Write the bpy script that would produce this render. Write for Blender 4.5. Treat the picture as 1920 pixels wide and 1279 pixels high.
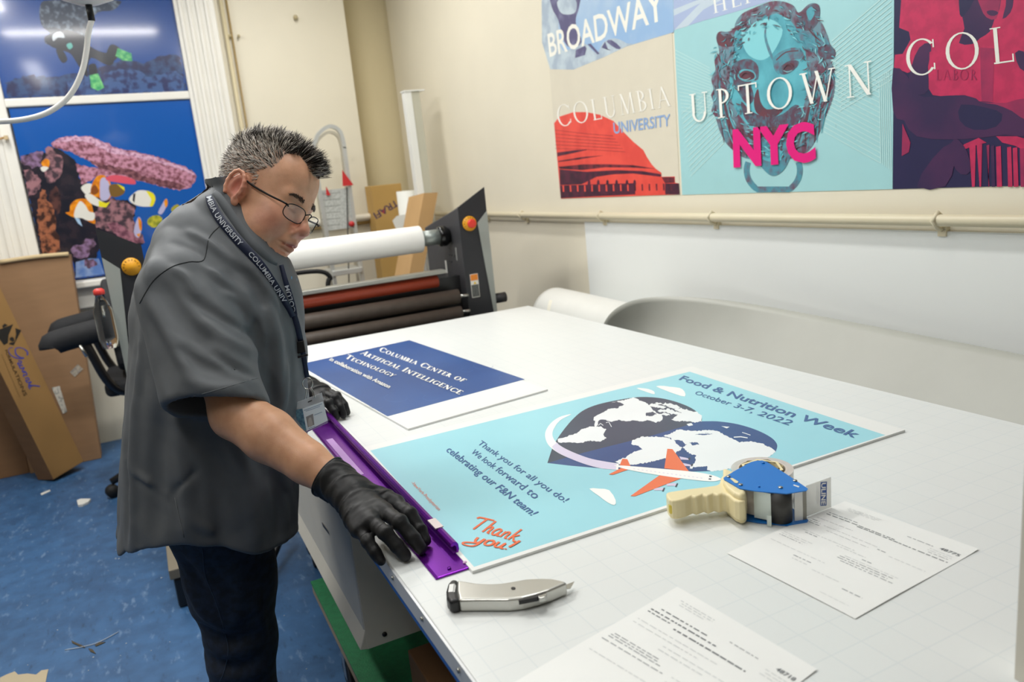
import bpy, bmesh, math, random
import numpy as np
from mathutils import Vector, Matrix
from mathutils.geometry import tessellate_polygon
random.seed(7); np.random.seed(7)
for o in list(bpy.data.objects): bpy.data.objects.remove(o)
SC = bpy.context.scene
COL = SC.collection
# ------------------------------------------------------------------ camera
FPX = 1445.26
EYE = np.array([0.0, 0.0, 1.48])
CR = np.array([0.89341105, -0.43862264, -0.09709214])
CU = np.array([0.17971387, 0.15087462, 0.97208013])
CF = np.array([0.41172761, 0.88591593, -0.21361962])
cam_d = bpy.data.cameras.new('camera'); cam = bpy.data.objects.new('camera', cam_d); COL.objects.link(cam)
cam_d.sensor_width = 36.0; cam_d.lens = 36.0*FPX/1920.0; cam_d.clip_start = 0.05
cam.matrix_world = Matrix(((CR[0], CU[0], -CF[0], 0), (CR[1], CU[1], -CF[1], 0), (CR[2], CU[2], -CF[2], 1.48), (0, 0, 0, 1)))
cam_d.dof.use_dof = True; cam_d.dof.focus_distance = 1.55; cam_d.dof.aperture_fstop = 4.5
SC.camera = cam
# ------------------------------------------------------------------ world, exposure
SC.view_settings.view_transform = 'Standard'; SC.view_settings.look = 'None'
SC.view_settings.gamma = 1.0; SC.view_settings.exposure = 0.15; SC.view_settings.use_curve_mapping = False
wd = bpy.data.worlds.new('world'); SC.world = wd; wd.use_nodes = True
wd.node_tree.nodes['Background'].inputs[0].default_value = (0.9, 0.95, 1.0, 1); wd.node_tree.nodes['Background'].inputs[1].default_value = 0.3
# ------------------------------------------------------------------ ceiling lamps' light (rect areas just under each fixture)
CEIL = 3.2
LAMPS = [  # centre x, y, length along x, length along y, watts
    (-0.10, 2.80, 1.25, 0.16, 34), (-0.68, 0.45, 0.16, 1.7, 14), (-0.68, 4.30, 0.16, 1.25, 26),  # last of this row is an unseen fixture, added for light
    (0.95, 1.60, 0.16, 1.25, 18), (1.00, 4.30, 0.16, 1.25, 18), (-2.1, 2.6, 0.16, 1.7, 22)]  # unseen fixtures, added to light the room more evenly
for (lx, ly, sx, sy, w) in LAMPS:
    ld = bpy.data.lights.new('ceiling_light_glow', 'AREA'); ld.shape = 'RECTANGLE'; ld.size = sx; ld.size_y = sy; ld.energy = w
    ld.color = (1.0, 0.985, 0.955)
    lo = bpy.data.objects.new('ceiling_light_glow', ld); COL.objects.link(lo); lo.location = (lx, ly, CEIL-0.10)
# ------------------------------------------------------------------ helpers
def lin(c):
    if isinstance(c, str): c = [int(c[i:i+2], 16) for i in (0, 2, 4)]
    r = []
    for v in c[:3]:
        v = v/255.0
        r.append(v/12.92 if v <= 0.04045 else ((v+0.055)/1.055)**2.4)
    return (r[0], r[1], r[2], 1.0)
MATS = {}
def mat(name, color, rough=0.5, metal=0.0, var=0.0, vscale=8.0, bump=0.0, bscale=60.0, bdist=0.002, color2=None, stretch=None,
        emit=0.0, trans=0.0, coat=0.0, spec=None, thresh=None, alpha=1.0, sss=0.0, ior=None, detail=4.0):
    if name in MATS: return MATS[name]
    m = bpy.data.materials.new(name); m.use_nodes = True; MATS[name] = m
    nt = m.node_tree; N = nt.nodes; L = nt.links; b = N['Principled BSDF']
    b.inputs['Roughness'].default_value = rough; b.inputs['Metallic'].default_value = metal
    if ior: b.inputs['IOR'].default_value = ior
    if trans: b.inputs['Transmission Weight'].default_value = trans
    if coat: b.inputs['Coat Weight'].default_value = coat; b.inputs['Coat Roughness'].default_value = 0.08
    if spec is not None: b.inputs['Specular IOR Level'].default_value = spec
    if alpha < 1: b.inputs['Alpha'].default_value = alpha
    if sss: b.inputs['Subsurface Weight'].default_value = sss; b.inputs['Subsurface Radius'].default_value = (0.01, 0.004, 0.002); b.inputs['Subsurface Scale'].default_value = 0.6
    c1 = lin(color)
    if emit: b.inputs['Emission Color'].default_value = c1; b.inputs['Emission Strength'].default_value = emit
    tc = N.new('ShaderNodeTexCoord'); mp = N.new('ShaderNodeMapping'); L.new(tc.outputs['Object'], mp.inputs[0])
    if stretch: mp.inputs['Scale'].default_value = stretch
    n = N.new('ShaderNodeTexNoise'); n.inputs['Scale'].default_value = vscale; n.inputs['Detail'].default_value = detail
    L.new(mp.outputs[0], n.inputs['Vector'])
    cr = N.new('ShaderNodeValToRGB'); L.new(n.outputs['Fac'], cr.inputs[0]); L.new(cr.outputs[0], b.inputs['Base Color'])
    if color2 is None:
        k = var if var else 0.02
        c2 = [max(0.0, min(1.0, v*(1+k))) for v in c1[:3]]; c1 = [v*(1-k) for v in c1[:3]]
        e = cr.color_ramp.elements; e[0].position = 0.3; e[1].position = 0.7; e[0].color = (*c1, 1); e[1].color = (*c2, 1)
    else:
        e = cr.color_ramp.elements; t = thresh or (0.4, 0.6)
        e[0].position = t[0]; e[1].position = t[1]; e[0].color = c1; e[1].color = lin(color2)
    if bump:
        n2 = N.new('ShaderNodeTexNoise'); n2.inputs['Scale'].default_value = bscale; n2.inputs['Detail'].default_value = 5
        L.new(mp.outputs[0], n2.inputs['Vector']); bp = N.new('ShaderNodeBump'); bp.inputs['Strength'].default_value = bump; bp.inputs['Distance'].default_value = bdist
        L.new(n2.outputs['Fac'], bp.inputs['Height']); L.new(bp.outputs[0], b.inputs['Normal'])
    return m
def children_of(p): return [o for o in p.children]
ORG = {}
def thing(name, label, cat, loc, group=None):
    o = bpy.data.objects.new(name, None); COL.objects.link(o); o.location = loc; o.empty_display_size = 0.05
    o['label'] = label; o['category'] = cat
    if group: o['group'] = group
    ORG[o.name] = np.array(loc, float); return o
def tag(o, label, cat, group=None, kind=None):
    if label: o['label'] = label
    if cat: o['category'] = cat
    if group: o['group'] = group
    if kind: o['kind'] = kind
    return o
class MB:
    def __init__(s): s.v = []; s.f = []; s.mi = []; s.sm = []; s.mats = []
    def m(s, mt):
        if mt not in s.mats: s.mats.append(mt)
        return s.mats.index(mt)
    def add(s, v, f, mt, smooth=False):
        k = len(s.v); i = s.m(mt); s.v += [tuple(map(float, p)) for p in v]
        for q in f: s.f.append([int(a)+k for a in q]); s.mi.append(i); s.sm.append(smooth)
        return s
    def box(s, lo, hi, mt):
        x0, y0, z0 = lo; x1, y1, z1 = hi
        return s.add([(x0,y0,z0),(x1,y0,z0),(x1,y1,z0),(x0,y1,z0),(x0,y0,z1),(x1,y0,z1),(x1,y1,z1),(x0,y1,z1)],
                     [(0,3,2,1),(4,5,6,7),(0,1,5,4),(1,2,6,5),(2,3,7,6),(3,0,4,7)], mt)
    def obox(s, c, ax, ay, az, mt):  # centre, half axis vectors
        c, ax, ay, az = [np.array(q, float) for q in (c, ax, ay, az)]
        v = [c+i*ax+j*ay+k*az for k in (-1, 1) for (i, j) in ((-1,-1),(1,-1),(1,1),(-1,1))]
        return s.add(v, [(0,3,2,1),(4,5,6,7),(0,1,5,4),(1,2,6,5),(2,3,7,6),(3,0,4,7)], mt)
    def tube(s, pts, r, mt, n=12, cap=True, close=False):
        pts = [np.array(p, float) for p in pts]; k = len(pts); rr = r if hasattr(r, '__len__') else [r]*k
        ref = None; vs = []
        for i, p in enumerate(pts):
            if close: t = pts[(i+1) % k]-pts[i-1]
            else: t = pts[min(i+1, k-1)]-pts[max(i-1, 0)]
            t = t/(np.linalg.norm(t)+1e-12)
            if ref is None:
                a = np.array([0, 0, 1.0]) if abs(t[2]) < 0.9 else np.array([1.0, 0, 0]); ref = np.cross(t, a)
            ref = ref-t*(ref@t); ref /= np.linalg.norm(ref)+1e-12; b = np.cross(t, ref)
            for j in range(n):
                a = 2*math.pi*j/n; vs.append(p+rr[i]*(math.cos(a)*ref+math.sin(a)*b))
        fs = []
        for i in range(k if close else k-1):
            i2 = (i+1) % k
            for j in range(n): fs.append((i*n+j, i*n+(j+1) % n, i2*n+(j+1) % n, i2*n+j))
        if cap and not close: fs.append(list(range(n))[::-1]); fs.append([(k-1)*n+j for j in range(n)])
        return s.add(vs, fs, mt, True)
    def cyl(s, a, b, r, mt, n=24, r2=None): return s.tube([a, b], [r, r if r2 is None else r2], mt, n)
    def prism(s, poly, fn0, fn1, mt):  # 2-D polygon through two mappings (front, back)
        n = len(poly); v = [fn0(*p) for p in poly]+[fn1(*p) for p in poly]
        f = [list(range(n)), list(range(n, 2*n))[::-1]]+[(i, n+i, n+(i+1) % n, (i+1) % n) for i in range(n)]
        return s.add(v, f, mt)
    def ell(s, c, r, mt, nu=24, nv=14, axes=None):
        A = np.eye(3) if axes is None else np.array(axes); v = []; f = []
        for i in range(nv+1):
            t = math.pi*i/nv
            for j in range(nu):
                a = 2*math.pi*j/nu
                v.append(np.array(c)+A@np.array([r[0]*math.sin(t)*math.cos(a), r[1]*math.sin(t)*math.sin(a), r[2]*math.cos(t)]))
        for i in range(nv):
            for j in range(nu): f.append((i*nu+j, (i+1)*nu+j, (i+1)*nu+(j+1) % nu, i*nu+(j+1) % nu))
        return s.add(v, f, mt, True)
    def build(s, name, parent=None, bevel=0.0, sub=0, segs=2, auto=False):
        v = np.array(s.v, float); lo = v.min(0); hi = v.max(0); org = (lo+hi)/2; org[2] = lo[2] if parent is None else org[2]
        me = bpy.data.meshes.new(name); me.from_pydata([tuple(p) for p in (v-org)], [], s.f)
        for m_ in s.mats: me.materials.append(m_)
        me.polygons.foreach_set('material_index', s.mi); me.polygons.foreach_set('use_smooth', s.sm)
        me.validate(); bm = bmesh.new(); bm.from_mesh(me)
        if not getattr(s, 'flat', False): bmesh.ops.recalc_face_normals(bm, faces=bm.faces)
        bm.to_mesh(me); bm.free(); me.update()
        o = bpy.data.objects.new(name, me); COL.objects.link(o)
        ORG[o.name] = org
        if parent: o.parent = parent; o.location = Vector(org-ORG[parent.name])
        else: o.location = org
        if bevel:
            bv = o.modifiers.new('bevel', 'BEVEL'); bv.width = bevel; bv.segments = segs; bv.limit_method = 'ANGLE'; bv.angle_limit = 0.7
        if sub: sb = o.modifiers.new('sub', 'SUBSURF'); sb.levels = sub; sb.render_levels = sub
        return o
def struct(mb, name, **k):
    o = mb.build(name, None, **k); o['kind'] = 'structure'; return o
def copytree(o, dloc, label=None, parent=None):
    c = o.copy(); COL.objects.link(c)
    if parent is not None: c.parent = parent
    else: c.location = Vector(o.location)+Vector(dloc)
    ORG[c.name] = ORG[o.name]+np.array(dloc)
    if label: c['label'] = label
    for ch in list(o.children): copytree(ch, dloc, None, c)
    return c
def cat(pts, k=6, close=False):
    pts = [np.array(p, float) for p in pts]; n = len(pts); out = []
    for i in range(n if close else n-1):
        if close: p0, p1, p2, p3 = pts[i-1], pts[i], pts[(i+1) % n], pts[(i+2) % n]
        else: p0, p1, p2, p3 = pts[max(i-1, 0)], pts[i], pts[i+1], pts[min(i+2, n-1)]
        for j in range(k):
            t = j/k; out.append(0.5*((2*p1)+(-p0+p2)*t+(2*p0-5*p1+4*p2-p3)*t*t+(-p0+3*p1-3*p2+p3)*t**3))
    if not close: out.append(pts[-1])
    return out
# ---- measuring helper: which point of a given real plane a photo position shows
def ray(x, y): return (x-960)/FPX*CR-(y-639.5)/FPX*CU+CF
class Plane:
    def __init__(s, p0, n): s.p = np.array(p0, float); s.n = np.array(n, float); s.n /= np.linalg.norm(s.n)
    def __call__(s, x, y, h=0.0):
        d = ray(x, y); t = ((s.p-EYE)@s.n)/(d@s.n); return EYE+d*t+s.n*h
def homog(src, dst):
    A = []; b = []
    for (x, y), (u, v) in zip(src, dst):
        A.append([x, y, 1, 0, 0, 0, -u*x, -u*y]); b.append(u); A.append([0, 0, 0, x, y, 1, -v*x, -v*y]); b.append(v)
    h = np.linalg.solve(np.array(A, float), np.array(b, float)); h = np.append(h, 1).reshape(3, 3)
    def f(x, y): q = h@np.array([x, y, 1.0]); return q[0]/q[2], q[1]/q[2]
    return f
class Art:
    """flat ink on a real surface: shapes measured on that surface, stacked as thin ink layers"""
    def __init__(s, plane, dh=0.0002, conv=None): s.pl = plane; s.h = 0.0004; s.dh = dh; s.mb = MB(); s.mb.flat = True; s.c = conv or (lambda x, y: (x, y))
    def poly(s, pts, mt, smooth=0, jit=0.0, close=True):
        if smooth: pts = cat(pts, smooth, True)
        if jit:
            p2 = []
            n = len(pts)
            for i in range(n):
                a = np.array(pts[i], float); b = np.array(pts[(i+1) % n], float); k = max(1, int(np.linalg.norm(b-a)/(jit*2.2)))
                for j in range(k): p2.append(a+(b-a)*j/k+np.random.uniform(-jit, jit, 2))
            pts = p2
        s.h += s.dh
        v = [s.pl(*s.c(*p), s.h) for p in pts]
        tr = tessellate_polygon([[Vector((p[0], p[1], 0)) for p in pts]])
        f = []
        for t in tr:
            a, b, c = [np.array(v[i]) for i in t]
            f.append(t if np.cross(b-a, c-a)@s.pl.n > 0 else t[::-1])
        s.mb.add(v, f, mt); return s
    def stroke(s, pts, w, mt, smooth=0):
        if smooth: pts = cat(pts, smooth)
        pts = [np.array(p, float) for p in pts]; n = len(pts); ww = w if hasattr(w, '__len__') else [w]*n
        if len(ww) != n: ww = np.interp(np.linspace(0, 1, n), np.linspace(0, 1, len(ww)), ww)
        L = []; R_ = []
        for i in range(n):
            t = pts[min(i+1, n-1)]-pts[max(i-1, 0)]; t = t/(np.linalg.norm(t)+1e-9); q = np.array([-t[1], t[0]])*ww[i]/2; L.append(pts[i]+q); R_.append(pts[i]-q)
        s.h += max(s.dh*0.1, 2e-6)
        v = [s.pl(*s.c(*p), s.h+5e-7*(i % n)) for i, p in enumerate(L+R_)]; f = []
        for i in range(n-1):
            for q in ((i, i+1, n+i+1), (i, n+i+1, n+i)):
                a, b, c = v[q[0]], v[q[1]], v[q[2]]; f.append(q if np.cross(b-a, c-a)@s.pl.n > 0 else q[::-1])
        s.h += 5e-7*n; s.mb.add(v, f, mt); return s
    def flatverts(s, V, F, mt):  # V already photo positions
        s.h += s.dh; v = [s.pl(*s.c(*p), s.h) for p in V]; f = []
        for t in F:
            a, b, c = [v[i] for i in t[:3]]
            f.append(t if np.cross(b-a, c-a)@s.pl.n > 0 else t[::-1])
        s.mb.add(v, f, mt)
    def text(s, txt, quad, mt, bold=0.0, shear=0.0, space=1.0):  # quad: bl, br, tr, tl (baseline to capital height)
        V, F, w, cap = text_geo(txt, bold, shear, space)
        H = homog([(0, 0), (w, 0), (w, cap), (0, cap)], quad)
        s.flatverts([H(*p) for p in V], F, mt)
    def serif(s, txt, quad, mt, k=1.0, shear=0.0, gap=0.16):
        polys, w = serif_geo(txt, k, gap); H = homog([(0, 0), (w, 0), (w, 1), (0, 1)], quad); s.h += s.dh
        for P in polys:
            pts = [H(p[0]+shear*p[1], p[1]) for p in P]; h = s.h+1e-5
            s.h = h-s.dh; s.poly(pts, mt); s.h = h
    def build(s, name, parent=None): return s.mb.build(name, parent)
_tc = {}
def text_geo(txt, bold=0.0, shear=0.0, space=1.0):
    def raw(t):
        cu = bpy.data.curves.new('lettering', 'FONT'); cu.body = t; cu.size = 1.0; cu.offset = bold; cu.shear = shear; cu.space_character = space; cu.resolution_u = 3
        o = bpy.data.objects.new('lettering', cu); COL.objects.link(o); bpy.context.view_layer.update()
        me = o.to_mesh(); V = [(v.co.x, v.co.y) for v in me.vertices]; F = [tuple(p.vertices) for p in me.polygons]; o.to_mesh_clear()
        bpy.data.objects.remove(o); bpy.data.curves.remove(cu); return V, F
    if 'cap' not in _tc: _tc['cap'] = max(v[1] for v in raw('H')[0])
    V, F = raw(txt); x0 = min(v[0] for v in V); x1 = max(v[0] for v in V)
    return [(v[0]-x0, v[1]) for v in V], F, x1-x0, _tc['cap']
def serif_geo(txt, k=1.0, gap=0.16):
    T = 0.135*k; t = 0.05*k; S = 0.04*k
    def ln(x0, y0, x1, y1, w):
        d = np.array([x1-x0, y1-y0]); d = d/np.linalg.norm(d); q = np.array([-d[1], d[0]])*w/2
        if abs(d[0]) > 0.05 and abs(d[1]) > 0.2: q = np.array([w/2/abs(d[1]), 0.0])*(1 if d[1] > 0 else -1)*-1
        return [(x0+q[0], y0+q[1]), (x1+q[0], y1+q[1]), (x1-q[0], y1-q[1]), (x0-q[0], y0-q[1])]
    def arc(cx, cy, rx, ry, a0, a1, T_=T, t_=t):
        o = []; i_ = []; n = 22
        for j in range(n+1):
            a = math.radians(a0+(a1-a0)*j/n); o.append((cx+rx*math.cos(a), cy+ry*math.sin(a))); i_.append((cx+(rx-T_)*math.cos(a), cy+(ry-t_)*math.sin(a)))
        return o+i_[::-1]
    def sf(x, y, w=0.15): return ln(x-w, y, x+w, y, S) if y > 0 and y < 1 else ([(x-w, 0), (x+w, 0), (x+w, S), (x-w, S)] if y <= 0 else [(x-w, 1-S), (x+w, 1-S), (x+w, 1), (x-w, 1)])
    G = {
     'A': ([ln(.1,0,.42,1,t), ln(.42,1,.76,0,T), ln(.2,.35,.62,.35,t), sf(.1,0,.1), sf(.76,0,.12)], .88),
     'B': ([ln(.18,0,.18,1,T), arc(.2,.76,.33,.24,-90,90), arc(.2,.26,.4,.27,-90,90), sf(.15,0,.12), sf(.15,1,.12)], .62),
     'C': ([arc(.5,.5,.46,.52,42,318), ln(.85,.72,.85,.95,t), ln(.85,.1,.85,.28,t)], .9),
     'D': ([ln(.18,0,.18,1,T), arc(.2,.5,.58,.5,-90,90), sf(.15,0,.12), sf(.15,1,.12)], .8),
     'E': ([ln(.18,0,.18,1,T), ln(.1,.975,.58,.975,t), ln(.1,.025,.62,.025,t), ln(.2,.52,.5,.52,t), ln(.57,.82,.57,1,t), ln(.61,0,.61,.2,t)], .64),
     'F': ([ln(.18,0,.18,1,T), ln(.1,.975,.58,.975,t), ln(.2,.5,.48,.5,t), ln(.57,.82,.57,1,t), sf(.18,0,.15)], .6),
     'G': ([arc(.5,.5,.46,.52,42,318), ln(.85,.72,.85,.95,t), ln(.82,.05,.82,.42,T), sf(.82,.42,.14)], .98),
     'H': ([ln(.2,0,.2,1,T), ln(.74,0,.74,1,T), ln(.2,.52,.74,.52,t), sf(.2,0), sf(.2,1), sf(.74,0), sf(.74,1)], .94),
     'I': ([ln(.2,0,.2,1,T), sf(.2,0), sf(.2,1)], .4),
     'L': ([ln(.2,0,.2,1,T), ln(.1,.025,.64,.025,t), ln(.63,0,.63,.22,t), sf(.2,1)], .66),
     'M': ([ln(.16,0,.22,1,t), ln(.22,1,.52,0,T), ln(.52,0,.84,1,t), ln(.84,1,.9,0,T), sf(.16,0,.1), sf(.9,0,.12), sf(.18,1,.08), sf(.88,1,.08)], 1.04),
     'N': ([ln(.18,0,.18,1,t), ln(.18,1,.78,0,T), ln(.78,0,.78,1,t), sf(.18,0,.12), sf(.14,1,.1), sf(.78,1,.12)], .94),
     'O': ([arc(.5,.5,.47,.52,0,360)], 1.0),
     'P': ([ln(.2,0,.2,1,T), arc(.2,.74,.36,.26,-90,90), sf(.2,0), sf(.17,1,.12)], .6),
     'R': ([ln(.2,0,.2,1,T), arc(.2,.74,.34,.26,-90,90), ln(.36,.5,.7,0,T), sf(.18,0,.13), sf(.16,1,.11), sf(.7,0,.09)], .74),
     'S': ([arc(.3,.75,.22,.26,50,270,T*.7), arc(.3,.25,.24,.27,-130,90,T*.7)], .6),
     'T': ([ln(.42,0,.42,1,T), ln(.06,.975,.78,.975,t), ln(.07,.82,.07,1,t), ln(.77,.82,.77,1,t), sf(.42,0)], .84),
     'U': ([ln(.2,.3,.2,1,T), ln(.72,.3,.72,1,t), arc(.44,.32,.305,.34,180,360,T*.9,t*1.3), sf(.2,1,.14), sf(.72,1,.12)], .88),
     'V': ([ln(.08,1,.4,0,T), ln(.4,0,.74,1,t), sf(.1,1,.12), sf(.72,1,.1)], .8),
     'W': ([ln(.1,1,.36,0,T), ln(.36,0,.6,.92,t), ln(.56,1,.84,0,T), ln(.84,0,1.1,1,t), sf(.1,1,.13), sf(1.1,1,.12)], 1.2),
     'Y': ([ln(.08,1,.4,.45,T), ln(.4,.45,.74,1,t), ln(.4,0,.4,.48,T), sf(.4,0), sf(.1,1,.12), sf(.72,1,.1)], .8),
    }
    out = []; x = 0.0
    for ch in txt:
        if ch == ' ': x += 0.4; continue
        sc = 1.0 if ch.isupper() else 0.78
        P, w = G[ch.upper()]
        for p in P: out.append([(x+a*sc, b*sc) for a, b in p])
        x += w*sc+gap*sc
    return out, x-gap
# ================================================================== materials
wall_m = mat('wall_paint', 'E4DDC9', 0.6, var=0.02, vscale=2.5, bump=0.12, bscale=14, bdist=0.004)
white_gloss = mat('white_gloss_paint', 'ECEAE2', 0.4, var=0.02, bump=0.08, bscale=20, bdist=0.003)
floor_m = mat('blue_linoleum', '3A6491', 0.45, color2='31567F', vscale=16, thresh=(0.35, 0.65), bump=0.1, bscale=30, bdist=0.001, detail=8)
ceil_m = mat('ceiling_paint', 'E9E6DD', 0.8)
lamp_m = mat('lamp_tube', 'FFFDF6', 0.4, emit=3.0)
lamp_body = mat('lamp_body_white', 'F0F0EC', 0.5)
board_w = mat('white_foam_board', 'EDF0EC', 0.5, var=0.01, vscale=3)
board_w2 = mat('foam_board_face', 'EAEBE8', 0.38, var=0.008, vscale=3)
black_pl = mat('black_plastic', '141416', 0.4, var=0.15)
black_rub = mat('black_rubber', '101011', 0.65, var=0.2)
steel = mat('brushed_steel', 'B9B9B4', 0.28, metal=1.0, var=0.06, vscale=40)
alu = mat('aluminium', 'C3C6C8', 0.32, metal=0.85, var=0.06, vscale=25)
cardb = mat('cardboard', '957352', 0.75, var=0.06, vscale=5, bump=0.08, bscale=30, stretch=(1, 1, 6))
cardb_d = mat('cardboard_dark', '765536', 0.75, var=0.06, vscale=5, bump=0.08, bscale=30, stretch=(1, 1, 6))  # dark boxes, and the painted shade on the sides of two cartons
cardb_l = mat('cardboard_lit', 'C69F6C', 0.75, var=0.05, vscale=5)
cardb_in = mat('cardboard_edge', 'CBB58C', 0.8, var=0.05)
# ================================================================== room
WX = 1.95; WY = 5.60; PX0, PX1 = -0.55, 0.475
m = MB(); m.box((-3, -2, -0.1), (2.3, 6.2, 0), floor_m); struct(m, 'floor')
m = MB(); m.box((-3, -2, CEIL), (2.3, 6.2, CEIL+0.1), ceil_m); struct(m, 'ceiling')
# scuffs and small pale flecks belong to the linoleum itself
nt = floor_m.node_tree; N = nt.nodes; L = nt.links; b0_ = N['Principled BSDF']; lk = b0_.inputs['Base Color'].links[0]; src = lk.from_socket
tc = [n for n in N if n.type == 'TEX_COORD'][0]
n1 = N.new('ShaderNodeTexNoise'); n1.inputs['Scale'].default_value = 45; n1.inputs['Detail'].default_value = 9; mpf = N.new('ShaderNodeMapping'); mpf.inputs['Scale'].default_value = (1, .35, 1); mpf.inputs['Rotation'].default_value = (0, 0, .7); L.new(tc.outputs['Object'], mpf.inputs[0]); L.new(mpf.outputs[0], n1.inputs['Vector'])
rp = N.new('ShaderNodeValToRGB'); rp.color_ramp.elements[0].position = .60; rp.color_ramp.elements[1].position = .74; rp.color_ramp.elements[0].color = (0, 0, 0, 1); rp.color_ramp.elements[1].color = (.5, .5, .5, 1); L.new(n1.outputs['Fac'], rp.inputs[0])
mxf = N.new('ShaderNodeMix'); mxf.data_type = 'RGBA'; L.new(rp.outputs[0], mxf.inputs[0]); L.new(src, mxf.inputs[6]); mxf.inputs[7].default_value = lin('7C98B8'); 
rp2 = N.new('ShaderNodeValToRGB'); rp2.color_ramp.elements[0].position = .26; rp2.color_ramp.elements[1].position = .38; rp2.color_ramp.elements[0].color = (.5, .5, .5, 1); rp2.color_ramp.elements[1].color = (0, 0, 0, 1); L.new(n1.outputs['Fac'], rp2.inputs[0])
mxg = N.new('ShaderNodeMix'); mxg.data_type = 'RGBA'; L.new(rp2.outputs[0], mxg.inputs[0]); L.new(mxf.outputs[2], mxg.inputs[6]); mxg.inputs[7].default_value = lin('1F3550'); L.new(mxg.outputs[2], b0_.inputs['Base Color'])
m = MB(); m.box((WX, -2, 0), (WX+0.35, 5.83, CEIL), wall_m); struct(m, 'wall_right', bevel=0.03, segs=4)
m = MB(); m.box((-3.1, -2, 0), (-3, 6.2, CEIL), mat('wall_paint_dimmed', '9A917D', .7)); struct(m, 'wall_left')  # unseen walls coloured darker to cut the light they bounce
m = MB(); m.box((-3, -2.1, 0), (2.3, -2, CEIL), mat('wall_paint_dimmed', '9A917D', .7)); struct(m, 'wall_back')
# window wall: an opening holds the window, whose two sashes are covered with prints
m = MB(); m.add([(x, WY, z) for x, z in ((-3,0),(1.575,0),(1.575,CEIL),(-3,CEIL),(-.8,.98),(.72,.98),(.72,3.0),(-.8,3.0))]+[(1.575,WY+.25,0),(1.575,WY+.25,CEIL)], [(0,1,5,4),(1,2,6,5),(2,3,7,6),(3,0,4,7),(1,8,9,2)], wall_m); m.box((-.8, WY+.2, .9), (.72, WY+.22, 3.1), wall_m); struct(m, 'wall_window_side')
m = MB(); m.box((1.3, 5.86, 0), (2.3, 5.96, CEIL), mat('wall_paint_alcove_shade', 'DED1AC', 0.65, var=0.03, vscale=2)); struct(m, 'wall_alcove')  # shade of the recess put into a darker wall colour
# window casing, fluted
m = MB()
for (x0, x1) in ((-0.88, -0.55), (0.475, 0.72)):
    w = x1-x0
    m.box((x0, WY-0.035, 0.98), (x1, WY+0.06, 3.05), white_gloss)
    for k in range(4):
        a = x0+w*(0.1+0.21*k); m.box((a, WY-0.052, 0.98), (a+w*0.10, WY-0.03, 3.05), white_gloss)
m.box((PX0-0.01, WY-0.02, 2.142), (PX1+0.01, WY+0.05, 2.192), white_gloss)
m.box((-0.88, WY-0.035, 3.0), (0.72, WY+0.06, 3.12), white_gloss)
struct(m, 'window_1', bevel=0.008)
m = MB(); m.box((-0.92, WY-0.13, 1.035), (0.76, WY+0.05, 1.075), white_gloss); m.box((-0.86, WY-0.05, 0.9), (0.72, WY, 1.035), white_gloss); struct(m, 'window_1_sill', bevel=0.008)
m = MB(); m.box((-0.55, WY+0.06, 1.0), (0.475, WY+0.08, 3.0), white_gloss); struct(m, 'window_1_panel')
# ---------------------------------------------------------------- underwater prints in the window
deep = mat('ink_sea_deep', '0D3F92', 0.22, color2='15539F', vscale=1.2, coat=0.5)
def sea(nm, ztop, zbot, ct, cb):
    mm = mat(nm, ct, 0.2, coat=0.7)
    nt = mm.node_tree; N = nt.nodes; L = nt.links
    tc = [n for n in N if n.type == 'TEX_COORD'][0]; sp = N.new('ShaderNodeSeparateXYZ'); L.new(tc.outputs['Object'], sp.inputs[0])
    mr = N.new('ShaderNodeMapRange'); mr.inputs[1].default_value = zbot; mr.inputs[2].default_value = ztop; L.new(sp.outputs[2], mr.inputs[0])
    cr = N.new('ShaderNodeValToRGB'); cr.color_ramp.elements[0].color = lin(cb); cr.color_ramp.elements[1].color = lin(ct); L.new(mr.outputs[0], cr.inputs[0])
    L.new(cr.outputs[0], N['Principled BSDF'].inputs['Base Color']); return mm
seaA = sea('ink_sea_upper', 0.1, -0.35, '1B4A94', '1A2F66'); seaB = sea('ink_sea_lower', 0.4, -0.3, '0B58AE', '16296E')
winp = Plane((0, WY-0.004, 0), (0, -1, 0))
def k(hexs, n, **kw): return mat('ink_'+n, hexs, 0.25, coat=0.5, **kw)
reef = k('2E4A78', 'reef_blue', color2='1C2350', vscale=16, thresh=(.42, .58)); reef2 = k('3E5C90', 'reef_pale', color2='222A5C', vscale=22, thresh=(.45, .6))
suit = k('10182A', 'wetsuit', var=.3); suit2 = k('27354B', 'dive_gear', color2='8B9CB0', vscale=25, thresh=(.5, .75)); fin = k('2F9A63', 'fin_green', color2='8BE08A', vscale=30, thresh=(.4, .7))
A = Art(winp, dh=.00003, conv=lambda x, y: (x*.3283, y*.3283))
def prect(a, x0, z0, x1, z1, mt, n=1, plane_y=WY-0.004, t=0.004):
    a.mb.box((x0, plane_y, z0), (x1, plane_y+t, z1), mt)
prect(A, PX0, 2.196, PX1, 2.98, seaA)
A.poly([(30,470),(150,430),(300,440),(420,420),(520,400),(600,370),(700,340),(820,360),(900,320),(1010,310),(1030,330),(1062,522),(700,535),(48,558)], reef, jit=8)
A.poly([(380,470),(450,430),(560,440),(640,400),(760,400),(860,440),(980,400),(1045,430),(1058,520),(800,532),(400,545)], reef2, jit=9)
A.poly([(230,30),(300,0),(660,0),(680,30),(640,60),(560,70),(520,130),(500,230),(440,262),(380,280),(320,265),(262,250),(256,210),(285,190),(235,140)], suit2, smooth=3)
A.poly([(300,190),(380,170),(470,200),(500,250),(560,290),(640,310),(655,330),(640,370),(600,368),(520,330),(500,400),(500,440),(470,410),(420,330),(390,300),(300,270),(262,230)], suit, smooth=3)
A.poly([(320,280),(360,290),(385,340),(360,360),(335,330)], suit, smooth=3)
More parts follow.
